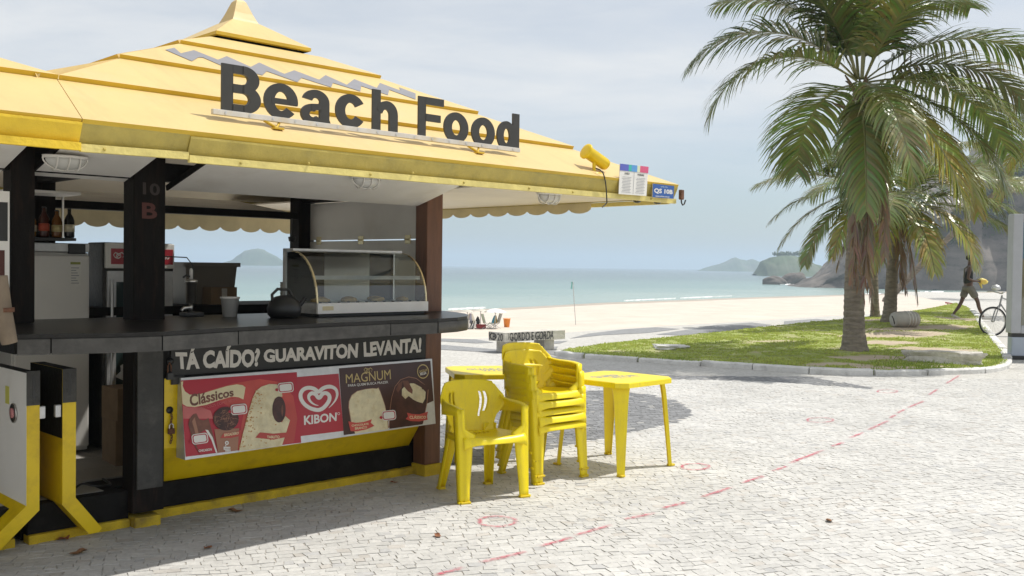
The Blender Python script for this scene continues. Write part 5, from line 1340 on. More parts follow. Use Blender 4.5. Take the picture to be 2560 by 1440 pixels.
for s in (-1, 1):
    b = MB(); prev = None
    for (y0, z0), (y1, z1) in zip(arcp[:-1], arcp[1:]):
        x = s * (CW - .006); b.hexa([Vector((x - .006, y0, z0)), Vector((x + .006, y0, z0)), Vector((x + .006, y0 + .012, z0 - .002)), Vector((x - .006, y0 + .012, z0 - .002)), Vector((x - .006, y1, z1)), Vector((x + .006, y1, z1)), Vector((x + .006, y1 + .008, z1 - .010)), Vector((x - .006, y1 + .008, z1 - .010))], m_brass)
    b.build('arc_trim', dc)
    b = MB(); x = s * (CW - .008); pts = [Vector((x, y + .012, z - .004)) for y, z in arcp] + [Vector((x, .41, .434)), Vector((x, .41, .055)), Vector((x, .03, .055))]
    b.poly(pts, m_glass); b.build('side_glass', dc)
    b = MB(); b.box((s * CW - .012 * (s > 0), .395, .05), (s * CW + .012 * (s < 0), .43, .45), m_alu); b.build('rear_upright', dc)
b = MB(); b.bbox((-CW, .305, .430), (CW, .43, .452), m_alu, .003); b.build('top_rail', dc)
for x0, x1, mm in ((-CW + .013, -.14, m_dark), (-.139, .25, m_white), (.251, CW - .013, m_dark)):  # white between dark panels paints the reflection inside the case
    b = MB(); b.box((x0, .415, .052), (x1, .422, .429), mm); b.build('reflection_panel', dc)
b = MB(); b.box((-CW + .014, .08, .246), (CW - .014, .085, .272), m_alu); b.box((-CW + .014, .086, .257), (CW - .014, .385, .262), m_glass); b.build('shelf', dc)
b = MB(); b.box((-CW + .014, .06, .085), (CW - .014, .385, .092), m_steel)
for i in range(12): b.box((-.42 + i * .075, .035, .085), (-.414 + i * .075, .06, .100), m_dark)
b.build('inner_tray', dc)
m_pastry = mat('baked pastry', (0.52, 0.34, 0.12), 0.7, 0.25, 30, 0.3, 60); m_paper = mat('crumpled paper', (0.62, 0.60, 0.56), 0.8, 0.08, 20, 0.3, 30)
for i in range(7):
    x, y = -.36 + (i % 4) * .23 + (.1 if i > 3 else 0), .13 + (.14 if i > 3 else 0)
    pt = kthing('pastry', ('golden pastry at the left end of the front row in the glass case', 'golden pastry second from the left in the front row of the glass case', 'golden pastry third from the left in the front row of the glass case', 'golden pastry at the right end of the front row in the glass case', 'flat pastry at the left of the back row in the glass case', 'flat pastry in the middle of the back row in the glass case', 'flat pastry at the right of the back row in the glass case')[i], 'pastry', (-0.845 + x, -0.30 + y, 1.3405), 0.3 * i, 'pastries in the display case')
    b = MB(); b.lathe([(.045, 0), (.058, .008), (.052, .022), (.02, .032), (0, .033)], m_pastry, 16, Matrix.Diagonal((1.3, .8, 1, 1))); b.build('crust', pt)
    b = MB(); b.grid([[Vector((-.085 + .034 * u, -.06 + .024 * v, .0012 + .004 * abs(fbm(u + i, v, 2)) * (1 if u in (0, 5) or v in (0, 5) else 0))) for u in range(6)] for v in range(6)], m_paper, False); b.build('paper_sheet', pt)

# ================================================================== plastic furniture
def chair_proto(label):
    t = thing('plastic_chair', label, 'chair', (0, 0, 0), 0, 'yellow plastic chairs')
    # backrest: a curved shell with two pairs of slots
    HW = [(0.39, .170), (0.46, .172), (0.53, .195), (0.58, .235), (0.63, .256), (0.67, .248), (0.71, .222), (0.75, .200), (0.775, .188)]
    def hw(z):
        for (a, x), (c, y) in zip(HW[:-1], HW[1:]):
            if a <= z <= c: return x + (y - x) * (z - a) / (c - a)
        return HW[-1][1]
    zs = [0.39 + 0.385 * i / 22 for i in range(23)]; n = 30; rows = []
    for z in zs:
        k = (z - .39) / .385; row = []
        for j in range(n + 1):
            s = -1 + 2 * j / n; w = hw(z)
            y = -0.165 - 0.10 * k - 0.02 * math.sin(k * 3.1) + (0.055 + 0.075 * math.exp(-((z - .62) / .09) ** 2)) * abs(s) ** 2.4
            row.append(Vector((w * s, y, z - 0.014 * abs(s) ** 3 * (k > .93))))
        rows.append(row)
    def slot(i, j):
        s = abs(-1 + 2 * (j + .5) / n); z = (zs[i] + zs[i + 1]) / 2
        return (.40 < s < .46 and .52 < z < .69) or (.53 < s < .59 and .55 < z < .68)
    b = MB(); b.grid(rows, m_plastic, True, slot); b.build('backrest', t, solid=0.007)
    # seat with rolled front lip
    rows = []; ys = [-0.185, -0.15, -0.12, -0.09, -0.04, 0.02, 0.08, 0.14, 0.18, 0.205, 0.222, 0.230, 0.232]
    for i, y in enumerate(ys):
        k = (y + .185) / .40; w = .178 + .062 * min(1, k); row = []
        for j in range(25):
            s = -1 + 2 * j / 24
            z = 0.415 + 0.018 * k - 0.022 * (1 - s * s) * math.sin(min(1, max(0, k)) * math.pi) + .01 * abs(s) ** 3
            if i == 9: z -= .006
            if i == 10: z -= .022
            if i == 11: z -= .045
            if i == 12: z -= .060 + .028 * abs(s) ** 6 - .012 * (1 - s * s)
            row.append(Vector((w * s, y + .012 * (1 - s * s), z)))
        rows.append(row)
    b = MB(); b.grid(rows, m_plastic, True, lambda i, j: i in (1, 2) and j in (5, 7, 9, 11, 12, 14, 16, 18)); st = b.build('seat', t, solid=0.007)
    for s in (-1, 1):
        b = MB(); b.grid([[Vector((s * (.178 + .062 * min(1, (y + .185) / .4)), y, .42 + .018 * (y + .185) / .4 - dz)) for y in ys[:10]] for dz in (0, .02, .045)], m_plastic, True); b.build('side_apron', st, solid=.006)
    for s in (-1, 1):
        # arm sweeping from the back to the front leg
        P = catmull([Vector(p) for p in ((.236, -.150, .655), (.262, -.06, .642), (.274, .03, .640), (.276, .12, .636), (.272, .19, .626))], 5)
        rows = [[], [], [], []]
        for i, p in enumerate(P):
            f = i / (len(P) - 1); d = .11 - .065 * f ** .6; iw = .018 + .03 * min(1, f * 2.2)
            rows[0].append(Vector((s * (p.x - iw), p.y, p.z - .004))); rows[1].append(Vector((s * (p.x - .008), p.y, p.z + .002)))
            rows[2].append(Vector((s * p.x, p.y, p.z - .008))); rows[3].append(Vector((s * (p.x - .004), p.y, p.z - d)))
        b = MB(); b.grid(rows, m_plastic, True); b.build('arm', t, solid=.007)
        # front leg from the arm to the floor, folded round the corner
        rows = []
        for i in range(15):
            z = 0.628 * (1 - i / 14); k = 1 - z / .628
            x = .272 - .010 * k; y = .192 + .042 * k
            w1 = (.052 if z > .45 else .105 - .035 * sm(.42, 0, z)) + (.03 * sm(.38, .45, z) * sm(.50, .44, z)); w2 = .075 - .02 * k
            rows.append([Vector((s * (x - a * w1), y + bq - c * w2, z)) for a, bq, c in ((1, -.012, 0), (.85, .0, 0), (.45, .006, 0), (.42, -.004, 0), (.10, .0, 0), (0, -.006, .1), (0, -.004, .5), (.03, -.002, 1))])
        b = MB(); b.grid(rows, m_plastic, True)
        f0 = rows[-1]; b.bbox((min(q.x for q in f0), min(q.y for q in f0) + .035, 0.0), (max(q.x for q in f0), max(q.y for q in f0) + .004, .010), m_plasticworn, .003); b.bbox((max(q.x for q in f0) - .012 if s > 0 else min(q.x for q in f0) - .012, max(q.y for q in f0) - .03, .0), (max(q.x for q in f0) + .012 if s > 0 else min(q.x for q in f0) + .012, max(q.y for q in f0) - .008, .012), m_plastic, .003)
        b.build('leg', t, solid=.007)
        rows = []
        for i in range(11):
            z = 0.47 * (1 - i / 10); k = 1 - z / .47
            x = .172 + .038 * k; y = -.150 - .115 * k; w = .085 - .036 * k
            rows.append([Vector((s * (x - a * w), y + q, z)) for a, q in ((1, .018), (.8, .002), (.4, -.002), (.36, -.010), (.0, -.006), (-.04, .012), (-.04, .045))])
        b = MB(); b.grid(rows, m_plastic, True)
        f0 = rows[-1]; b.bbox((min(q.x for q in f0), min(q.y for q in f0), 0.0), (max(q.x for q in f0), max(q.y for q in f0) - .01, .012), m_plasticworn, .003)
        b.build('leg', t, solid=.006)
    return t
ch0 = chair_proto('single yellow plastic armchair standing nearest, left of the chair stack')
ch0.location = (-0.205, 6.985, 0.002); ch0.rotation_euler = (0, 0, R(208.5))
names = ('bottom yellow chair of the stack, its feet on the paving', 'second chair from the bottom of the yellow stack', 'middle chair of the stack of five yellow chairs', 'second chair from the top of the yellow stack', 'top yellow chair of the stack, its whole seat and back showing')
for i in range(5):
    c = copy_tree(ch0); c['label'] = names[i]
    c.location = Vector((0.245, 7.615, 0.002 + 0.056 * i)) + Vector((-.006, .008, 0)) * i + Vector(((0, .006, -.005, .004, -.007)[i], (0, -.004, .006, -.006, .003)[i], 0))
    c.rotation_euler = (0, 0, R(220.5) + (0, .008, -.007, .006, -.005)[i])

def table_proto(label):
    t = thing('plastic_table', label, 'table', (0, 0, 0), 0, 'yellow plastic tables')
    h, c, z = 0.352, 0.075, 0.715
    out = []
    for sx, sy in ((1, -1), (1, 1), (-1, 1), (-1, -1)):
        p = Vector((sx * h, sy * h, 0)); q = ((sx * h, sy * (h - c)), (sx * (h - c), sy * h))
        q = q if sx * sy > 0 else q[::-1]
        out += [Vector((x, y, 0)) for x, y in q]
    b = MB(); n = len(out)
    top = [p * 0.985 + Vector((0, 0, z)) for p in out]; rim = [p + Vector((0, 0, z - .006)) for p in out]; bot = [p + Vector((0, 0, z - .042)) for p in out]; under = [p * .975 + Vector((0, 0, z - .042)) for p in out]; up = [p * .97 + Vector((0, 0, z - .01)) for p in out]
    b.add(top, [tuple(range(n))], m_plastic)
    V = top + rim + bot + under + up
    for k in range(4): b.add(V, [(k*n+i, (k+1)*n+i, (k+1)*n+(i+1) % n, k*n+(i+1) % n) for i in range(n)], m_plastic)
    b.add(up, [tuple(range(n))[::-1]], m_plastic)
    tt = b.build('tabletop', t)
    m_print = flat('grey table print', (0.30, 0.31, 0.33))
    b = MB()
    for key, x0, x1, y0, y1 in (('guara', -.20, .12, .015, .125), ('viton', -.10, .20, -.085, .005)):
        put_text(b, key, [Vector((x, y, z + .0006)) for x, y in ((x0, y1), (x1, y1), (x1, y0), (x0, y0))], m_print)
    for i in range(9): b.add([Vector((-.08 + i * .03 + dx, -.12 + dy, z + .0006)) for dx, dy in ((0, 0), (.02, 0), (.02, .012), (0, .012))], [(0, 1, 2, 3)], m_print)
    b.build('table_print', tt)
    for sx, sy in ((1, 1), (1, -1), (-1, 1), (-1, -1)):
        b = MB(); rows = []
        for i in range(13):
            k = i / 12; zz = (z - .03) * (1 - k); r = (h - .032) + .026 * k; w = .088 - .050 * k ** .8 + .02 * max(0, .12 - k) * 4
            rows.append([Vector((sx * (r - a), sy * (r - bq), zz)) for a, bq in ((w + .016, .018), (w, .0), (w * .72, w * .22), (w * .5, w * .44), (w * .22, w * .72), (0, w), (.018, w + .016))])
        b.grid(rows, m_plastic, False)
        b.bbox((min(sx * (h - .05), sx * (h - .004)), min(sy * (h - .05), sy * (h - .004)), 0), (max(sx * (h - .05), sx * (h - .004)), max(sy * (h - .05), sy * (h - .004)), .012), m_plasticworn, .003)
        b.build('leg', t, solid=.006)
    return t
tb1 = table_proto('yellow plastic table in full sun at the right of the chair stack'); tb1.location = (0.845, 8.06, 0.003); tb1.rotation_euler = (0, 0, R(45.6))
tb2 = copy_tree(tb1); tb2['label'] = 'yellow plastic table half shaded behind the chairs beside the brown post'; tb2.location = (-0.17, 8.45, 0.003); tb2.rotation_euler = (0, 0, R(11.4))

# ================================================================== bench, slab, stones, drum
BA = Vector((-0.12, 18.39, 0)); bdir = R(41.0)
bn = thing('concrete_bench', 'low concrete bench covered in black graffiti beside the lawn', 'bench', BA, bdir)
b = MB(); bm = bmesh.new(); bmesh.ops.create_cube(bm, size=1)
for q in bm.verts: q.co = Vector((.75 + q.co.x * 1.54, .21 + q.co.y * .46, .285 + q.co.z * .17))
bmesh.ops.subdivide_edges(bm, edges=bm.edges, cuts=5, use_grid_fill=True)
for q in bm.verts: q.co += Vector((fbm(q.co.x * 5, q.co.y * 5, q.co.z * 5), fbm(q.co.x * 5 + 9, q.co.y * 5, q.co.z * 5), fbm(q.co.x * 5, q.co.y * 5 + 7, q.co.z * 5))) * .008
b.bm(bm, m_concrete); slab = b.build('slab', bn)
for x in (0.10, 1.05):
    b = MB(); b.bbox((x, .06, -.02), (x + .26, .36, .215), m_concrete, .012); b.build('leg', bn)
b = MB(); yq = -.034
put_text(b, 'gor', [Vector((x, yq, z)) for x, z in ((.08, .365), (1.22, .368), (1.20, .212), (.10, .21))], m_graffiti)
rg = random.Random(6)
for i in range(12):
    x = .06 + i * .085; z0, z1 = rg.uniform(.20, .25), rg.uniform(.33, .372)
    b.tube([(x, yq, z0), (x + rg.uniform(-.02, .03), yq - .001, (z0 + z1) / 2), (x + rg.uniform(-.02, .02), yq, z1)], .0035, m_graffiti, 4)
b.build('graffiti', slab)
b = MB(); xq = -.034
put_text(b, 'kb', [Vector((xq, y, z)) for y, z in ((.42, .36), (.02, .35), (.02, .21), (.42, .22))], m_graffiti)
b.tube([(xq, .30 + .09 * math.cos(t), .285 + .06 * math.sin(t)) for t in [i * .5 for i in range(12)]], .008, m_graffiti, 4); b.build('graffiti', slab)

def rock(name, label, cat, c, sx, sy, sz, m, seed, rz=0.0, flatz=0.4):
    bm = bmesh.new(); bmesh.ops.create_cube(bm, size=2); bmesh.ops.subdivide_edges(bm, edges=bm.edges, cuts=9, use_grid_fill=True)
    for q in bm.verts:
        d = q.co.copy(); e = Vector([math.copysign(abs(v) ** .8, v) for v in d]); n = d.normalized()
        k = 1 + .20 * fbm(n.x * 2 + seed, n.y * 2, n.z * 2, 5) + .08 * fbm(d.x * 5, d.y * 5 + seed, d.z * 5, 4)
        q.co = Vector((e.x * sx * k, e.y * sy * k, (e.z * .85 * k + .6) * sz))
    b = MB(); b.bm(bm, m); o = b.build(name); o.location = c; o.rotation_euler = (0, 0, rz); return tag(o, label, cat)
c = gh(2357, 899, .12); c.z = lawn_z(c.x, c.y) - .03
rock('stone_slab', 'rough broken grey concrete slab lying in the grass near the kerb', 'stone', c, .58, .19, .15, m_concrete, 3.0, R(-14))
c = gh(1680, 872, .10); c.z = lawn_z(c.x, c.y) - .02
rock('flat_stone', 'flat white stone lying in the grass at the left of the lawn', 'stone', c, .30, .2, .05, m_kerb, 8.0, R(5))
c = gh(2262, 816, .15); dc_ = c.copy(); dc_.z = lawn_z(c.x, c.y)
DS = c.y / F_PX
dr_ = thing('ribbed_drum', 'pale grey ribbed drum lying on its side by the palm foot', 'drum', dc_, R(14))
L, r = 33 * DS, 20.5 * DS
M = Matrix.Translation((0, 0, r * .97)) @ Matrix.Rotation(R(90), 4, 'Y')
m_drum = mat('pale scuffed drum', (0.42, 0.40, 0.37), 0.6, 0.12, 6, 0.2, 20, tint=(0.45, 0.22, 0.12), tscale=3, tamt=0.5)
prof = [(r * .80, -L)]
for i in range(49):
    u = -1 + 2 * i / 48; rib = 0.02 * max(0, math.sin((u + .15) * 13)) ** 2 if u > -.15 else 0
    prof.append((r * (1 - .16 * abs(u) ** 4) * (1 + rib) , u * L * .985))
prof.append((r * .80, L))
b = MB(); b.lathe(prof, m_drum, 30, M); b.build('shell', dr_)
for u in (0.02, 0.28, 0.54, 0.80):
    b = MB(); rr3 = r * (1 - .16 * abs(u) ** 4) * 1.01; b.tube([M @ Vector((rr3 * math.cos(R(a)), rr3 * math.sin(R(a)), u * L)) for a in range(0, 361, 12)], r * .05, m_kerb, 6, False); b.build('rib', dr_)
b = MB(); b.tube([M @ Vector((-r * .4, r * .25, -L - .004)), M @ Vector((0, -.02, -L - .006)), M @ Vector((r * .55, -r * .3, -L - .004))], .012, m_dark, 6); b.build('crack', dr_)
for i, (x, y, s) in enumerate(((588, 1280, .05), (520, 1372, .035), (155, 1350, .06), (195, 1385, .05), (1094, 1342, .035), (985, 1208, .03), (2073, 1304, .04))):
    p = g(x, y); b = MB(); rows = []
    for u in range(7):
        rows.append([Vector((s * (u / 3 - 1), s * .5 * v * (1 - (u / 3 - 1) ** 2) ** .5, .006 + s * .35 * (abs(v) ** 2) * (.4 + .6 * math.sin(u)) ** 2 + s * .12 * abs(u / 3 - 1))) for v in (-1, -.5, 0, .5, 1)])
    b.grid(rows, mat('dry leaf %d' % i, (.22 + .05 * (i % 3), .11, .05), .8, .3, 30), True)
    o = b.build('dry_leaf'); o.location = p; o.rotation_euler = (0, 0, i * 1.3)
    tag(o, ('curled dry leaf on the shaded mosaic below the ice cream sign', 'small dry leaf near the shade edge left of the red circle', 'large crumpled leaf by the kiosk base at the far left', 'crumpled brown leaf in front of the open doors', 'thin twig like leaf on the sunny mosaic below the red circle', 'tiny dark leaf by the foot of the brown post', 'pale orange leaf on the sunlit mosaic right of the dashes')[i], 'leaf', 'dry leaves on the paving')

# ================================================================== palms
def leaf_material(name):
    m = bpy.data.materials.new(name); m.use_nodes = True
    n, l = m.node_tree.nodes, m.node_tree.links
    b = n['Principled BSDF']; b.inputs['Roughness'].default_value = 0.33; b.inputs['Specular IOR Level'].default_value = 0.8
    at_ = n.new('ShaderNodeAttribute'); at_.attribute_name = 'tone'; l.new(at_.outputs['Color'], b.inputs['Base Color'])
    tr = n.new('ShaderNodeBsdfTranslucent'); vm = n.new('ShaderNodeVectorMath'); vm.operation = 'MULTIPLY'; vm.inputs[1].default_value = (1.5, 1.6, .7)
    l.new(at_.outputs['Color'], vm.inputs[0]); l.new(vm.outputs[0], tr.inputs[0])
    ms = n.new('ShaderNodeMixShader'); ms.inputs[0].default_value = 0.16
    l.new(b.outputs[0], ms.inputs[1]); l.new(tr.outputs[0], ms.inputs[2]); l.new(ms.outputs[0], n['Material Output'].inputs[0])
    return m
m_leaf = leaf_material('palm leaflets')
def frond_mesh(az, e0, droop, L, leafL, tone, rng, dead=False, n=62):
    vs, fs, cs = [], [], []
    H = Vector((math.cos(R(az)), math.sin(R(az)), 0)); side = Vector((-H.y, H.x, 0)); Z = Vector((0, 0, 1))
    pts, tans = [], []; p = Vector((0, 0, 0)); N = 26
    sway = rng.uniform(-.22, .22)
    for i in range(N + 1):
        f = i / N; e = R(e0 - droop * f ** 1.25)
        t = (H * math.cos(e) + Z * math.sin(e) + side * sway * f).normalized()
        pts.append(p.copy()); tans.append(t); p = p + t * (L / N)
    def quad(a, b, c, d, col):
        o = len(vs); vs.extend([a, b, c, d]); fs.append((o, o+1, o+2, o+3)); cs.extend(list(col + (1,)) * 4)
    rc = (0.20, 0.20, 0.07) if not dead else (0.22, 0.14, 0.08)
    for i in range(N):
        w0, w1 = .030 * (1 - .85 * i / N) + .004, .030 * (1 - .85 * (i + 1) / N) + .004
        s0 = tans[i].cross(Z).normalized() if tans[i].cross(Z).length > .05 else side; up = s0.cross(tans[i]).normalized()
        for sgn in (-1, 1):
            quad(pts[i] + s0 * w0 * sgn, pts[i+1] + s0 * w1 * sgn, pts[i+1] + up * w1 * .9, pts[i] + up * w0 * .9, rc)
        quad(pts[i] + s0 * w0, pts[i] - s0 * w0, pts[i+1] - s0 * w1, pts[i+1] + s0 * w1, rc)
    for k in range(n):
        f = 0.13 + 0.87 * (k + .5) / n; x = f * N; i = min(int(x), N - 1); q = x - i
        P = pts[i].lerp(pts[i+1], q); T = tans[i].lerp(tans[i+1], q).normalized()
        s0 = T.cross(Z); s0 = s0.normalized() if s0.length > .08 else side; up = s0.cross(T).normalized()
        ll = leafL * (0.50 + 0.62 * math.sin(math.pi * min(1, .12 + f * .80)) - .30 * f ** 5)
        for sgn in (-1, 1):
            if rng.random() < (.25 if dead else .035): continue
            fl = ll * rng.uniform(.82, 1.1) * (.74 if e0 < 5 else 1.15 if e0 < 50 else 1); fwd = (0.35 if e0 > 5 else .7) + .75 * f + rng.uniform(-.12, .12)
            d = (s0 * sgn * 1.0 + T * fwd + up * (.30 - .25 * f + rng.uniform(-.15, .15))).normalized()
            if dead: d = (s0 * sgn * .5 + T * .9 - Z * .3 + side * rng.uniform(-.3, .3)).normalized()
            a = P.copy(); wd = rng.uniform(.018, .026) * (1.0 if not dead else .8)
            nrm = d.cross(T).normalized() if d.cross(T).length > .05 else up
            ws = nrm.cross(d).normalized()
            c = tuple(max(.005, v * rng.uniform(.75, 1.25)) for v in tone)
            if rng.random() < .05 and not dead: c = (.26, .23, .08)
            cur, dirn = a, d; segs = 4; grav = rng.uniform(.20, .40) * (1.0 if not dead else 1.5)
            for sgm in range(segs):
                wa = wd * (.75, 1, .85, .55)[sgm]; wb = wd * (1, .85, .55, .06)[sgm]
                nx = cur + dirn * (fl / segs)
                quad(cur - ws * wa, cur + ws * wa, nx + ws * wb, nx - ws * wb, c)
                cur = nx; dirn = (dirn - Z * grav * (.6 + .5 * sgm)).normalized()
    me = bpy.data.meshes.new('frond'); me.from_pydata(vs, [], fs)
    ca_ = me.color_attributes.new('tone', 'FLOAT_COLOR', 'POINT'); ca_.data.foreach_set('color', cs)
    me.materials.append(m_leaf)
    return me
def palm(label, base, top, r0, r1, fronds, dead, leafL, seed, n=62, boot=True):
    rng = random.Random(seed)
    t = thing('coconut_palm', label, 'palm tree', base, 0, 'palms on the lawn')
    D = top - base; path = []; rs = []; K_ = int(D.z / .035)
    for i in range(K_ + 1):
        f = i / K_; p = D * f + Vector((.10 * math.sin(f * 2.6 + seed), .08 * math.sin(f * 2.1), 0)) * D.z * .12 * (f * (1 - f) * 4)
        path.append(p + Vector((0, 0, -.08 if i == 0 else 0))); r = r0 + (r1 - r0) * f ** .7 + r0 * .38 * math.exp(-f * D.z / .22)
        rs.append(r * (1 + .05 * (i % 3) / 2 + .035 * fbm(i * .7, seed)))
    b = MB(); b.tube(path, rs, m_trunk, 18, True, False); b.build('trunk', t)
    if boot:   # fibrous sheath and flower stalks in the crown
        b = MB(); mf = mat('palm fibre %d' % seed, (.16, .11, .06), .9, .3, 10, .6, 30)
        for i in range(16):
            a = rng.uniform(0, 6.28); o = Vector((math.cos(a), math.sin(a), 0)); z = rng.uniform(-.5, .1)
            b.tube([D + o * r1 * .7 + Vector((0, 0, z - .25)), D + o * r1 * 1.25 + Vector((0, 0, z)), D + o * (r1 * 1.2 + rng.uniform(.1, .5)) + Vector((0, 0, z + rng.uniform(-.02, .25)))], [.05, .045, .012], mf, 6)
        b.build('crown_fibre', t)
    for az, e0, dr, L, kind in fronds:
        tone = {0: (.115, .155, .036), 1: (.165, .195, .046), 2: (.29, .27, .05), 3: (.23, .235, .13)}[kind]
        me = frond_mesh(az + rng.uniform(-4, 4), e0, dr, L, leafL, tone, rng, False, n)
        o = bpy.data.objects.new('frond', me); COL.objects.link(o); o.parent = t
        o.location = D + Vector((math.cos(R(az)), math.sin(R(az)), 0)) * r1 * .6 + Vector((0, 0, .10 + .10 * math.sin(R(e0))))
    for az, e0, dr, L in dead:
        me = frond_mesh(az, e0, dr, L, leafL * .6, (.21, .135, .075), rng, True, int(n * .7))
        o = bpy.data.objects.new('frond', me); COL.objects.link(o); o.parent = t; o['label'] = 'dead brown frond hanging along the trunk'
        o.location = D + Vector((math.cos(R(az)), math.sin(R(az)), 0)) * r1 * .9 + Vector((0, 0, -.12))
    return t
def lawnpt(px, py, dz=-.02):
    p = gh(px, py, .15)
    for _ in range(6): p = g(px, py, lawn_z(p.x, p.y))
    p.z += dz; return p
b1 = lawnpt(2136, 876)
palm('tall coconut palm with dead fronds down its trunk, nearest of the palms', b1, at(2152, 225, b1.y - .1), .185, .135, [
    (176, 48, 100, 3.35, 0), (190, 30, 105, 3.2, 1), (150, 66, 80, 3.3, 0), (204, 66, 66, 3.2, 0), (172, 78, 84, 3.3, 0), (104, 82, 60, 3.2, 0), (62, 72, 70, 3.4, 1), (24, 64, 78, 3.4, 0), (336, 72, 62, 3.3, 0), (262, 80, 52, 3.2, 0), (300, 58, 70, 3.0, 1),
    (4, 40, 88, 3.7, 0), (349, 24, 92, 3.5, 3), (332, 6, 78, 3.3, 1), (14, 12, 74, 3.5, 0), (318, -14, 62, 3.3, 1), (268, -8, 76, 3.1, 1), (288, -22, 62, 3.4, 2), (252, -40, 44, 2.7, 1), (60, -8, 70, 3.2, 0), (100, 6, 80, 3.1, 0), (258, -52, 30, 2.4, 0), (350, -26, 52, 3.1, 2)],
    [(252, -78, 10, 3.3), (282, -80, 8, 3.6), (304, -74, 12, 3.0), (262, -82, 6, 3.8), (238, -80, 8, 3.4)], 1.0, 5, 92)
b3 = lawnpt(2222, 806)
palm('dark trunked coconut palm beside the ribbed drum', b3, at(2248, 520, b3.y), .155, .12, [
    (354, 30, 62, 3.3, 3), (334, 14, 58, 3.0, 1), (10, 46, 90, 3.2, 3), (300, -4, 80, 2.8, 2), (270, -14, 66, 2.6, 2), (250, 20, 80, 2.6, 1), (205, 36, 84, 2.7, 1), (60, 60, 80, 2.9, 0), (20, 66, 80, 3.0, 3), (120, 55, 80, 2.8, 0), (348, 2, 46, 2.9, 1), (285, 44, 84, 2.7, 1), (232, -20, 55, 2.4, 2)],
    [(300, -74, 12, 2.2), (250, -72, 14, 2.0)], .92, 9, 70)
b2 = lawnpt(2188, 792)
palm('slender coconut palm leaning behind the tall palm, roots bare', b2, at(2172, 480, b2.y), .105, .09, [
    (178, 20, 44, 3.0, 1), (188, 2, 52, 2.9, 1), (170, -14, 50, 2.9, 0), (196, -26, 46, 3.0, 1), (205, 48, 86, 2.8, 0), (150, 46, 90, 2.8, 0), (100, 60, 80, 2.7, 0), (290, 40, 86, 2.6, 1), (225, -26, 50, 2.6, 2), (330, 30, 84, 2.7, 1), (255, 10, 76, 2.6, 2)],
    [(230, -70, 14, 2.2), (200, -60, 20, 2.2)], .90, 13, 66)
p4 = gh(2660, 790); p4 = Vector((p4.x, p4.y, ramp_h(p4.x, p4.y)))
palm('coconut palm at the right edge whose fronds hang over the advertising panel', p4, at(2645, 345, p4.y), .16, .12, [
    (180, 40, 90, 3.3, 1), (192, 14, 84, 3.2, 1), (172, 60, 90, 3.2, 0), (205, -6, 70, 3.2, 2), (160, 20, 84, 3.2, 0), (185, -24, 58, 3.0, 2), (220, 40, 80, 3.0, 1), (140, 50, 80, 3, 0), (0, 40, 80, 3, 0), (60, 50, 80, 3, 0), (300, 40, 80, 3, 1)], [(200, -74, 10, 2.4)], .75, 17, 46)
p5 = gh(2540, 772); p5 = Vector((p5.x, p5.y + 12, 0.2))
palm('distant coconut palm beyond the advertising panel', p5, at(2500, 470, p5.y), .16, .12, [
    (180, 30, 84, 3.0, 0), (150, 50, 84, 3.0, 0), (210, 10, 80, 3.0, 1), (190, 60, 84, 3.0, 0), (20, 30, 84, 3.0, 1), (340, 10, 80, 3.0, 0), (60, 60, 80, 3, 0), (300, 50, 80, 3, 0), (260, 20, 70, 2.8, 1)], [], .75, 23, 36)

# ================================================================== walking person
def skin_mesh(verts, edges, rad, sub=2):
    me = bpy.data.meshes.new('skin'); me.from_pydata([Vector(v) for v in verts], edges, [])
    o = bpy.data.objects.new('skin', me); COL.objects.link(o)
    md = o.modifiers.new('Skin', 'SKIN'); md.use_smooth_shade = True
    for i, r in enumerate(rad):
        d = me.skin_vertices[0].data[i]; d.radius = r if isinstance(r, tuple) else (r, r); d.use_root = (i == 0)
    sb = o.modifiers.new('Sub', 'SUBSURF'); sb.levels = sb.render_levels = sub
    bpy.context.view_layer.update()
    out = bpy.data.meshes.new_from_object(o.evaluated_get(bpy.context.evaluated_depsgraph_get()))
    bpy.data.objects.remove(o); bpy.data.meshes.remove(me)
    for p in out.polygons: p.use_smooth = True
    return out
def skin_part(name, spec, m, parent, sub=2):
    verts, edges, rad, idx = [], [], [], {}
    for key, pos, r, par in spec:
        idx[key] = len(verts); verts.append(pos); rad.append(r)
        if par is not None: edges.append((idx[par], idx[key]))
    me = skin_mesh(verts, edges, rad, sub); me.name = name; me.materials.clear(); me.materials.append(m)
    o = bpy.data.objects.new(name, me); COL.objects.link(o); o.parent = parent; return o
m_skin = mat('brown skin', (0.10, 0.055, 0.038), 0.5, 0.06, 8); m_hair = mat('black hair', (0.012, 0.011, 0.010), 0.7, 0.2, 40, .5, 80)
m_vest = mat('black vest cloth', (0.022, 0.024, 0.022), 0.8, 0.2, 10); m_shorts = mat('grey shorts cloth', (0.17, 0.16, 0.14), 0.85, 0.12, 14, .2, 40)
fp = lawnpt(2418, 797, 0.0); PS = 157 * fp.y / F_PX / 1.75
pr = thing('person', 'person in black vest and grey shorts walking across the lawn holding a yellow bag', 'person', fp, R(-12)); pr.scale = (PS, PS, PS)
body = [('pel', (0, 0, .94), (.13, .10), None), ('spn', (.0, 0, 1.12), (.125, .09), 'pel'), ('cht', (.015, 0, 1.33), (.15, .10), 'spn'), ('nk0', (.015, 0, 1.47), (.06, .055), 'cht'), ('nk1', (.03, 0, 1.535), .05, 'nk0'), ('hd0', (.045, 0, 1.60), (.068, .078), 'nk1'), ('hd1', (.045, 0, 1.675), (.078, .095), 'hd0'), ('hd2', (.03, 0, 1.735), (.055, .07), 'hd1')]
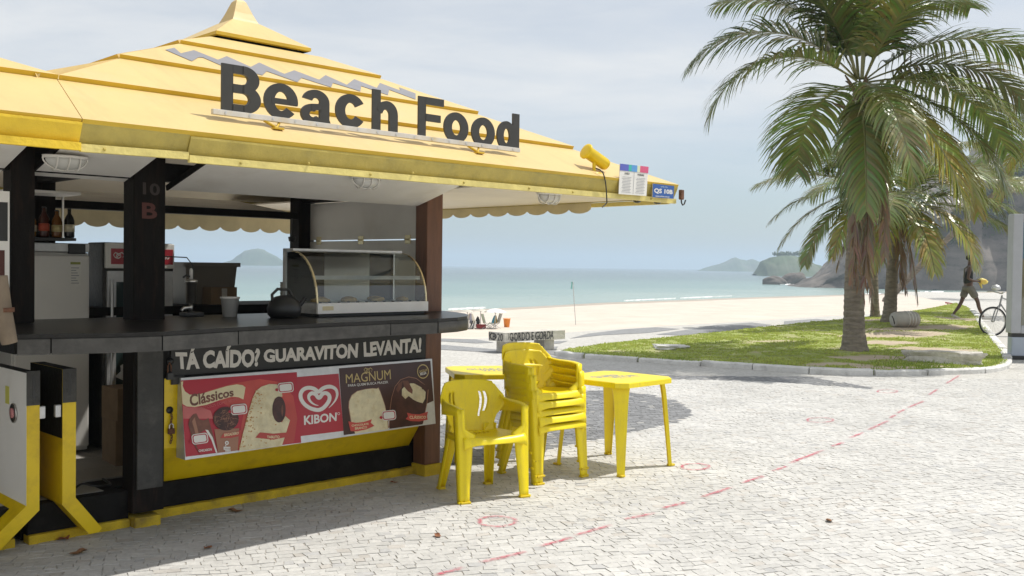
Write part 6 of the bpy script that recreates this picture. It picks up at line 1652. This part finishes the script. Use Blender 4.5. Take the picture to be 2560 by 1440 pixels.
for s, nm in ((-1, 'n'), (1, 'f')):
    if s < 0: leg = [((.02, -.10, .88), (.085, .09)), ((.13, -.105, .70), (.075, .08)), ((.24, -.105, .49), .055), ((.27, -.105, .33), .052), ((.37, -.105, .10), .034), ((.40, -.105, .045), .036), ((.53, -.115, .03), (.036, .024))]
    else: leg = [((-.01, .10, .88), (.085, .09)), ((-.07, .10, .70), (.075, .08)), ((-.13, .10, .49), .055), ((-.20, .10, .33), .052), ((-.34, .10, .13), .034), ((-.36, .10, .085), .036), ((-.245, .11, .03), (.036, .024))]
    prev = 'pel'
    for i, (p, r) in enumerate(leg): body.append((nm + 'l%d' % i, p, r, prev)); prev = nm + 'l%d' % i
    arm = [((.01, s * .17, 1.405), (.062, .065)), ((-.03, s * .215, 1.26), .048), ((-.055, s * .23, 1.13), .040), ((.06, s * .19, 1.075), .036), ((.18, s * .12, 1.055), .027)]
    prev = 'cht'
    for i, (p, r) in enumerate(arm): body.append((nm + 'a%d' % i, p, r, prev)); prev = nm + 'a%d' % i
    body.append((nm + 'palm', (.235, s * .09, 1.05), (.032, .020), prev))
    for k in range(4):
        z = 1.075 - k * .017; ln = (.060, .068, .064, .05)[k]
        body.append((nm + 'f%da' % k, (.275, s * .082, z), .009, nm + 'palm')); body.append((nm + 'f%db' % k, (.275 + ln * .6, s * .072, z - .004), .0085, nm + 'f%da' % k)); body.append((nm + 'f%dc' % k, (.275 + ln, s * .055, z - .008), .007, nm + 'f%db' % k))
    body.append((nm + 't0', (.235, s * .075, 1.085), .0095, nm + 'palm')); body.append((nm + 't1', (.262, s * .062, 1.105), .0085, nm + 't0'))
skin_part('body', body, m_skin, pr)
skin_part('vest', [('a', (-.005, 0, .93), (.175, .135), None), ('b', (.0, 0, 1.12), (.168, .13), 'a'), ('c', (.012, 0, 1.33), (.195, .145), 'b'), ('d', (.014, 0, 1.43), (.11, .075), 'c'), ('e', (.01, -.145, 1.415), (.07, .072), 'c'), ('f', (.01, .145, 1.415), (.07, .072), 'c')], m_vest, pr)
skin_part('shorts', [('a', (0, 0, .95), (.155, .12), None), ('n0', (.03, -.10, .85), (.108, .112), 'a'), ('n1', (.13, -.105, .70), (.105, .112), 'n0'), ('n2', (.20, -.105, .57), (.098, .105), 'n1'), ('f0', (-.02, .10, .85), (.108, .112), 'a'), ('f1', (-.07, .10, .70), (.105, .112), 'f0'), ('f2', (-.115, .10, .57), (.098, .105), 'f1')], m_shorts, pr)
b = MB(); bm = bmesh.new(); bmesh.ops.create_icosphere(bm, subdivisions=3, radius=1)
for q in bm.verts:
    d = q.co.copy(); k = 1 + .06 * fbm(d.x * 4, d.y * 4, d.z * 4)
    q.co = Vector((.022 + d.x * .098 * k, d.y * .088 * k, 1.705 + max(d.z, -.35 - .5 * (d.x < -.2)) * .082 * k))
b.bm(bm, m_hair, None, True); b.build('hair', pr)
b = MB(); b.tube([(.118, 0, 1.675), (.150, 0, 1.645), (.128, 0, 1.632)], [.008, .013, .010], m_skin, 6)
for s in (-1, 1):
    b.lathe([(0, -.006), (.008, 0), (0, .006)], m_enamel, 8, Matrix.Translation((.118, s * .033, 1.672)) @ Matrix.Rotation(R(90), 4, 'Y')); b.lathe([(.0, 0), (.022, .004), (.018, .012), (0, .014)], m_skin, 10, Matrix.Translation((.035, s * .084, 1.655)) @ Matrix.Rotation(R(-90 * s), 4, 'X'))
b.box((.118, -.022, 1.602), (.126, .022, 1.608), m_hair); b.build('face', pr)
for s, (x, y, z) in ((-1, (.46, -.11, .03)), (1, (-.30, .105, .055))):
    b = MB(); M = Matrix.Translation((x, y, z)) @ Matrix.Rotation(R(0 if s < 0 else 28), 4, 'Y'); b.bbox((-.10, -.045, -.035), (.14, .045, .035), mat('pale shoe', (.55, .53, .5), .7), .02, M); b.build('shoe', pr)
b = MB(); b.tube([(.14, -.075, 1.36), (.10, -.10, 1.45), (-.02, -.10, 1.475), (-.12, -.09, 1.40), (-.125, -.08, 1.15)], .018, m_shorts, 6); b.poly([(.125, -.125, 1.40), (.152, -.02, 1.42), (.165, -.055, 1.25), (.135, -.13, 1.27)], flat('pale vest panel', (.42, .42, .40))); b.build('strap', pr)
yb = thing('yellow_bag', 'yellow and orange bag carried in the hands of the walking person', 'bag', fp + Matrix.Rotation(R(-12), 3, 'Z') @ Vector((.315, 0, 1.03)) * PS, R(-12)); yb.scale = (PS, PS, PS)
b = MB(); bm = bmesh.new(); bmesh.ops.create_icosphere(bm, subdivisions=3, radius=1)
for q in bm.verts:
    d = q.co.copy(); k = 1 + .22 * fbm(d.x * 2.2, d.y * 2.2, d.z * 2.2); q.co = Vector((d.x * .14 * k + .06, d.y * .09 * k, d.z * .085 * k + .02 - .05 * d.x * .4))
b.bm(bm, mat('yellow bag film', (.72, .60, .12), .4, .2, 8, .4, 20, tint=(.75, .28, .06), tscale=5, tamt=.7), None, True); b.build('sack', yb)
b = MB(); b.tube([(.0, 0, -.05), (.03, 0, -.12), (.05, .01, -.17)], [.035, .025, .012], MATS['yellow bag film'], 8); b.build('hanging_end', yb)

# ================================================================== bicycle behind the panel
wp = gh(2481, 841); wr = 37.5 * wp.y / F_PX
bk = thing('bicycle', 'bicycle parked behind the advertising panel, front wheel showing', 'bicycle', wp, R(6))
m_tyre = mat('tyre rubber', (0.03, 0.03, 0.032), 0.8, 0.2, 20); m_bike = mat('grey bike paint', (0.30, 0.30, 0.31), 0.4, 0.1, 10)
def wheel(x):
    b = MB(); b.tube([(x + wr * .94 * math.cos(R(a)), 0, wr + wr * .94 * math.sin(R(a))) for a in range(0, 361, 10)], wr * .058, m_tyre, 8, False); t = b.build('tyre', bk)
    b = MB(); b.tube([(x + wr * .86 * math.cos(R(a)), 0, wr + wr * .86 * math.sin(R(a))) for a in range(0, 361, 10)], wr * .028, m_steel, 6, False); b.build('rim', t)
    b = MB(); b.tube([(x, -.04, wr), (x, .04, wr)], .018, m_steel, 8); b.build('hub', t)
    for k in range(20):
        b = MB(); a = k * 18; b.tube([(x, .02 * (-1) ** k, wr), (x + wr * .85 * math.cos(R(a)), 0, wr + wr * .85 * math.sin(R(a)))], .0016, m_steel, 4); b.build('spoke', t)
wheel(0.0); wheel(1.04)
hx, hz = .30, .78
b = MB(); b.tube([(0, .05, wr), (.10, .05, wr * 1.9), (.16, .03, wr * 2.05)], .014, m_bike, 7); b.tube([(0, -.05, wr), (.10, -.05, wr * 1.9), (.16, -.03, wr * 2.05)], .014, m_bike, 7); b.tube([(.15, 0, wr * 2.0), (.21, 0, wr * 2.75)], .02, m_bike, 8); b.build('fork', bk)
b = MB(); b.tube([(.17, 0, wr * 2.2), (.52, 0, .28), (1.04, 0, wr)], .018, m_bike, 8); b.tube([(.20, 0, wr * 2.6), (.66, 0, .72), (.52, 0, .28)], .017, m_bike, 8); b.tube([(.66, 0, .72), (1.04, 0, wr)], .012, m_bike, 7); b.build('frame', bk)
b = MB(); b.tube([(.02, -.30, wr * 2.95), (.12, -.24, wr * 3.0), (.21, 0, wr * 2.85), (.12, .24, wr * 3.0), (.02, .30, wr * 2.95)], .013, m_steel, 7); b.build('handlebar', bk)
b = MB(); b.bbox((.55, -.07, .83), (.82, .07, .88), m_dark, .02); b.tube([(.66, 0, .72), (.67, 0, .83)], .014, m_steel, 7); b.build('saddle', bk)
b = MB(); b.lathe([(0, 0), (.09, .02), (.10, .07), (.07, .12), (0, .14)], m_alu, 16, Matrix.Translation((.06, 0, wr * 3.05))); b.build('basket_lamp', bk)

# ================================================================== advertising panel
tp = gh(2519, 897); TS = tp.y / F_PX
ad = thing('advertising_panel', 'tall grey framed street advertising panel at the right edge', 'advert', tp, R(-4))
TH_, TW = (897 - 535) * TS, 1.30
zb0, zb1, zb2 = .0, (897 - 862) * TS * 1.0, (897 - 832) * TS
m_frame = mat('silver frame paint', (.42, .43, .46), .35, .06, 6); m_panelbase = mat('pale blue steel', (.40, .45, .53), .4, .06, 4)
b = MB(); b.bbox((.0, -.10, .0), (TW, .12, .06), m_dark, .01); b.bbox((.03, -.09, .06), (TW - .03, .11, zb2 - .07), m_panelbase, .02); b.build('base', ad)
b = MB(); b.box((.03, -.07, zb2 - .07), (TW - .03, .09, zb2), m_dark); b.build('gap_strip', ad)
FW = 25 * TS
b = MB(); b.bbox((.0, -.11, zb2), (FW, .13, TH_), m_frame, .02); b.bbox((TW - FW, -.11, zb2), (TW, .13, TH_), m_frame, .02); b.bbox((FW, -.11, TH_ - 20 * TS), (TW - FW, .13, TH_), m_frame, .01); b.bbox((FW, -.11, zb2), (TW - FW, .13, zb2 + 20 * TS), m_frame, .01); b.build('frame', ad)
pz0, pz1 = zb2 + 20 * TS, TH_ - 20 * TS
def pmat():
    m = bpy.data.materials.new('beach poster print'); m.use_nodes = True; n, l = m.node_tree.nodes, m.node_tree.links; bb = n['Principled BSDF']; bb.inputs['Roughness'].default_value = .25
    tcn = n.new('ShaderNodeTexCoord'); sp_ = n.new('ShaderNodeSeparateXYZ'); l.new(tcn.outputs['Generated'], sp_.inputs[0])
    nz = n.new('ShaderNodeTexNoise'); nz.inputs['Scale'].default_value = 7; l.new(tcn.outputs['Generated'], nz.inputs['Vector'])
    ad_ = n.new('ShaderNodeMath'); ad_.operation = 'MULTIPLY_ADD'; ad_.inputs[1].default_value = .10; l.new(nz.outputs[0], ad_.inputs[0]); l.new(sp_.outputs[2], ad_.inputs[2])
    cr = n.new('ShaderNodeValToRGB'); l.new(ad_.outputs[0], cr.inputs[0]); e = cr.color_ramp.elements
    e[0].position, e[0].color = .0, (.30, .21, .13, 1); e[1].position, e[1].color = 1, (.14, .33, .55, 1)
    for p_, c_ in ((.14, (.34, .25, .15, 1)), (.30, (.42, .27, .12, 1)), (.45, (.50, .33, .13, 1)), (.68, (.52, .37, .16, 1)), (.71, (.10, .30, .52, 1))): x_ = cr.color_ramp.elements.new(p_); x_.color = c_
    l.new(cr.outputs[0], bb.inputs['Base Color']); return m
b = MB(); b.box((FW + .002, -.085, pz0 + .002), (TW - FW - .002, .10, pz1 - .002), pmat()); po = b.build('poster', ad)
b = MB(); put_text(b, 'o', [Vector((x, -.087, z)) for x, z in ((FW + .10, pz1 - .30), (FW + .35, pz1 - .28), (FW + .35, pz1 - .48), (FW + .10, pz1 - .46))], flat('poster yellow', (.75, .55, .05)))
put_text(b, 'para2', [Vector((x, -.087, z)) for x, z in ((FW + .12, pz0 + .42), (FW + .40, pz0 + .42), (FW + .40, pz0 + .33), (FW + .12, pz0 + .33))], P_white); b.build('poster_print', po)
b = MB(); b.box((FW, -.108, pz0), (TW - FW, -.103, pz1), m_glass); b.build('glass', ad)

# ================================================================== vendor cart and beach equipment
cpnt = sandpt(2388, 771); CS = cpnt.y / F_PX
ct = thing('vendor_cart', 'small red and yellow vendor cart on the sand behind the walking person', 'cart', cpnt, R(8))
m_red = flat('cart red', (.45, .10, .08)); m_cy = flat('cart yellow', (.75, .55, .05))
w_, h_ = 22 * CS, 31 * CS
b = MB(); b.bbox((-w_, -.4, h_ * .38), (w_, .4, h_ * .85), m_red, .05); b.bbox((-w_ * .55, -.43, h_ * .5), (w_ * .35, -.405, h_ * .75), m_cy, .01); b.build('box', ct)
for x in (-w_ * .8, w_ * .8):
    b = MB(); b.tube([(x, -.3, 0), (x * .9, -.3, h_ * .4)], .05, m_red, 6); b.tube([(x, .3, 0), (x * .9, .3, h_ * .4)], .05, m_red, 6); b.build('leg', ct)
b = MB(); b.tube([(-w_, -.3, h_ * .85), (-w_, -.3, h_), (w_ * .9, -.3, h_)], .04, m_red, 6); b.build('rail', ct)
def umbrella(xc, yt, yb, hw, m, lab, tilt=0.0):
    p = sandpt(xc, yb); s = p.y / F_PX; H = (yb - yt) * s; r = hw * s
    t = thing('beach_umbrella', lab, 'umbrella', p, tilt, 'beach umbrellas')
    b = MB(); b.tube([(0, 0, -.2), (0, 0, H)], .025, m_alu, 6); b.build('pole', t)
    b = MB(); rows = []
    for k in range(5):
        f = k / 4; rows.append([Vector((r * f * math.cos(R(a)), r * f * math.sin(R(a)), H - .32 * r * f ** 1.8 - (.03 * r * (1 - abs(math.cos(R(a * 4)))) if k == 4 else 0))) for a in range(0, 361, 15)])
    b.grid(rows, m, False); b.build('canopy', t)
    for k in range(8):
        b = MB(); a = R(k * 45); b.tube([(0, 0, H - .45 * r), (r * .55 * math.cos(a), r * .55 * math.sin(a), H - .32 * r * .55 ** 1.8 - .01)], .012, m_alu, 4); b.build('rib', t)
m_umb = flat('cream umbrella cloth', (.55, .52, .44)); m_umbw = flat('white umbrella cloth', (.80, .79, .76))
umbrella(1168, 774, 819, 17, m_umb, 'cream beach umbrella half hidden by the counter end'); umbrella(1201, 772, 821, 17, m_umb, 'cream beach umbrella in the middle of the three'); umbrella(1238, 771, 821, 28, m_umbw, 'wide white beach umbrella, rightmost of the three')
def on_sand(name, lab, cat, x, y, rz=0.0, group=None):
    p = sandpt(x, y); return thing(name, lab, cat, p, rz, group), p.y / F_PX
t, s = on_sand('orange_bin', 'orange plastic bin standing on the beach sand', 'bin', 1267, 818)
m_or = flat('orange plastic', (.80, .26, .03)); b = MB(); b.lathe([(6.5 * s, 0), (8.6 * s, 20 * s), (9.4 * s, 20.2 * s), (9.4 * s, 22 * s), (8.2 * s, 22 * s), (6 * s, 1 * s), (0, 1 * s)], m_or, 24); b.build('pail', t)
b = MB(); b.lathe([(9.3 * s, 20.4 * s), (9.9 * s, 21 * s), (9.3 * s, 21.8 * s)], m_or, 24); b.build('rim', t)
t, s = on_sand('red_cool_box', 'red cool box on the sand under the umbrellas', 'cool box', 1203, 821)
b = MB(); b.bbox((-12 * s, -7 * s, 0), (12 * s, 7 * s, 8 * s), flat('cool box red', (.45, .05, .05)), .05); b.build('body', t); b = MB(); b.bbox((-12.3 * s, -7.3 * s, 8.05 * s), (12.3 * s, 7.3 * s, 10.2 * s), flat('cool box lid', (.55, .10, .09)), .04); b.build('lid', t)
b = MB(); b.tube([(-12.5 * s, 0, 7 * s), (-13.5 * s, 0, 4 * s), (-12.5 * s, 0, 3 * s)], .03, P_white, 5); b.build('handle', t)
def deck_chair(x, y, m, lab, rz):
    t, s = on_sand('beach_chair', lab, 'chair', x, y, rz, 'folding beach chairs')
    W = .26
    for sg_ in (-W, W):
        b = MB(); b.tube([(-.30, sg_, 0), (.22, sg_, .36), (.40, sg_, .95)], .02, m_alu, 5); b.build('frame_tube', t)
        b = MB(); b.tube([(.30, sg_, 0), (-.28, sg_, .36)], .02, m_alu, 5); b.build('frame_tube', t)
    b = MB(); b.grid([[Vector((x_, y_, z_)) for y_ in (-W, W)] for x_, z_ in ((.23, .36), (.31, .62), (.395, .93))], m, False); b.build('back_cloth', t)
    b = MB(); b.grid([[Vector((x_, y_, z_)) for y_ in (-W, W)] for x_, z_ in ((-.27, .355), (0, .30), (.22, .345))], m, False); b.build('seat_cloth', t)
deck_chair(1220, 822, flat('pale green cloth', (.50, .58, .42)), 'pale green folding beach chair beside the cool box', R(200))
deck_chair(1237, 821, flat('bleached cloth', (.62, .60, .54)), 'pale folding beach chair under the white umbrella', R(20))
def parasol_bundle(x, y, top, cols_, lab, lean):
    t, s = on_sand('folded_parasol', lab, 'parasol', x, y, 0, 'folded parasols'); H = (y - top) * s
    b = MB(); b.tube([(0, 0, -.1), (lean, 0, H)], .02, m_alu, 6); b.build('pole', t)
    n = len(cols_)
    for k, c in enumerate(cols_):
        b = MB(); prof = [(.05, H * .30), (.17, H * .34), (.14, H * .6), (.07, H * .9), (.0, H * .97)]; rows = []
        for r, z in prof:
            rows.append([Vector((lean * z / H + r * (1 + .25 * math.cos(R(a * 5))) * math.cos(R(a)), r * math.sin(R(a)), z)) for a in [360 / n * (k + q / 5) for q in range(6)]])
        b.grid(rows, flat('parasol cloth %d %d' % (x, k), c), False); b.build('cloth_gore', t)
parasol_bundle(1172, 821, 781, ((.55, .40, .10), (.12, .22, .30), (.50, .45, .35), (.20, .12, .08)), 'yellow and blue folded parasol nearest the counter end', .05)
parasol_bundle(1181, 822, 780, ((.40, .35, .33), (.50, .22, .10), (.35, .33, .40), (.55, .50, .40)), 'grey and rust folded parasol beside the yellow one', -.08)
parasol_bundle(1233, 820, 786, ((.05, .40, .62), (.60, .42, .10), (.05, .35, .55), (.62, .45, .12)), 'bright blue and orange folded parasol under the white umbrella', .12)
t, s = on_sand('dark_bag', 'dark hanging bag on a stake by the red cool box', 'bag', 1194, 820)
b = MB(); b.tube([(0, 0, 0), (0, 0, 30 * s)], .025, m_alu, 5); b.build('stake', t)
b = MB(); bm = bmesh.new(); bmesh.ops.create_icosphere(bm, subdivisions=3, radius=1)
for q in bm.verts:
    d = q.co.copy(); k = 1 + .2 * fbm(d.x * 2, d.y * 2, d.z * 2); q.co = Vector((d.x * 5 * s * k * (1.1 - .35 * d.z), d.y * 4 * s * k, 17 * s + d.z * 12 * s * k))
b.bm(bm, mat('dark bag cloth', (.03, .035, .04), .8), None, True); b.build('sack', t)
labs = ('white striped folded chair leaning at the left of the pile under the umbrellas', 'dark striped folded chair in the middle of the pile under the umbrellas', 'white striped folded chair at the right of the pile by the dark bag')
for i in range(3):
    t, s = on_sand('folded_chair', labs[i], 'chair', 1171 + i * 7.5, 822.4, .1 * i, 'striped chairs in a pile')
    b = MB(); M = Matrix.Rotation(R(14), 4, 'Y')
    for k in range(6): b.box((-.11, -.25 + k * .085, .0), (-.04, -.17 + k * .085, .55 - .03 * i), (P_white, m_dark)[(k + i) % 2], M)
    b.build('striped_cloth', t); b = MB(); b.tube([(-.12, -.24, 0), (.10, -.24, .4)], .02, m_alu, 5); b.build('leg', t)
fpnt = sandpt(1440, 812); s = fpnt.y / F_PX; tp_ = at(1432, 704, fpnt.y)
fl_ = thing('flag_pole', 'thin leaning pole with a small teal flag on the beach', 'flag pole', fpnt)
b = MB(); b.tube([(0, 0, -.2), tp_ - fpnt], .022, mat('grey pole', (.45, .45, .43), .6), 6); b.build('pole', fl_)
D_ = tp_ - fpnt
b = MB(); b.grid([[D_ + Vector((-.02 - .10 * u + .02 * math.sin(v * 2), .02 * math.sin(u * 3), -.02 - .16 * v)) for u in range(2)] for v in range(4)], flat('teal flag', (.20, .50, .48)), False); b.build('flag', fl_)

# ================================================================== tan canvas roll tied at the left end of the counter
ra, rb = kv(-6, 690, -0.95), kv(24, 858, -0.95)
cr_ = kthing('canvas_roll', 'tan rolled canvas leaning against the left end of the counter', 'canvas', rb)
b = MB(); b.tube([Vector((0, 0, 0)), (ra - rb) * .5 + Vector((-.01, 0, 0)), ra - rb], [.035, .045, .042], mat('tan canvas', (.19, .145, .10), .85, .2, 8, .3, 20), 10); b.build('roll', cr_)
b = MB(); b.lathe([(.047, -.01), (.047, .01)], m_rust, 10, Matrix.Translation((ra - rb) * .5)); b.build('tie', cr_)

# ================================================================== stock inside the kiosk
m_card = mat('cardboard', (.26, .18, .11), .9, .15, 8); m_film = mat('cloudy plastic bag', (.42, .41, .39), .35, .15, 9, .6, 14)
for i, (a_, b_, w_, d_, h0_, h1_, lab) in enumerate(((-1.98, 0.95, .17, .15, .216, .52, 'cardboard carton on the floor inside the open doorway'), (-2.02, 0.93, .14, .13, .522, .74, 'smaller carton stacked on the doorway carton'), (-1.0, 1.62, .12, .10, 1.262, 1.40, 'small carton on the rear counter before the tub'))):
    t = kthing('carton', lab, 'carton', (a_, b_, h0_), 0.1 * i - .1, 'cartons inside the kiosk')
    b = MB(); b.bbox((-w_, -d_, 0), (w_, d_, h1_ - h0_), m_card, .004); b.build('box', t); b = MB(); b.box((-.025, -d_ - .001, .01), (.025, -d_ - .0004, h1_ - h0_ - .01), m_paper); b.build('tape', t)
for i, (a_, b_, w_, lab) in enumerate(((-1.95, 0.92, .742, 'crumpled clear plastic bag on top of the cartons'), (-1.86, .98, .216, 'plastic bag of cups on the floor by the carton'))):
    b = MB(); bm = bmesh.new(); bmesh.ops.create_icosphere(bm, subdivisions=3, radius=1)
    for q in bm.verts:
        d = q.co.copy(); k = 1 + .35 * fbm(d.x * 2 + i, d.y * 2, d.z * 2); q.co = Vector((d.x * .13 * k, d.y * .11 * k, (d.z * .8 * k + .8) * .12))
    b.bm(bm, m_film, None, False); o = b.build('plastic_bag'); o.location = KM @ Vector((a_, b_, w_)); tag(o, lab, 'bag')
t = kthing('floor_cable', 'black cable lying over the tiled threshold of the doorway', 'cable', (-2.7, .25, .222)); b = MB()
b.tube([Vector(p) for p in catmull([Vector(p) for p in ((-.06, -.05, .004), (.02, -.02, .004), (.10, .02, .03), (.17, -.01, .012), (.27, .01, .004), (.3, .2, .004))], 5)], .007, m_dark, 6); b.build('wire', t)
t = kthing('paper_cups', 'stack of white paper cups on the rear counter beside the post', 'cups', (-.42, 1.55, 1.2625))
for k in range(5): b = MB(); z = k * .022; b.lathe([(.026, z), (.036, z + .085), (.0385, z + .086), (.0385, z + .09)], m_enamel, 16); b.build('cup', t)
t = kthing('menu_board', 'pale menu sheet on the left post edge with red print', 'menu', (-3.16, -.02, 1.55)); b = MB(); b.box((-.16, 0, -.25), (.055, .012, .42), m_white); b.build('sheet', t)
b = MB(); b.box((.0, -.002, .15), (.045, -.0005, .36), m_dark); b.box((.0, -.002, -.05), (.03, -.0005, .1), m_redpaint); b.box((.0, -.002, -.2), (.045, -.0005, -.08), m_dark); b.build('print', t)
t = kthing('hanging_ladle', 'dark utensil hanging from the rear beam near the back post', 'utensil', (-.23, 1.74, 1.99)); b = MB(); b.tube([(0, 0, 0), (0, 0, -.16)], .006, m_dark, 5); b.build('handle', t); b = MB(); b.lathe([(0, -.21), (.028, -.20), (.035, -.165), (.03, -.16)], m_dark, 14); b.build('bowl', t)
make_haze()
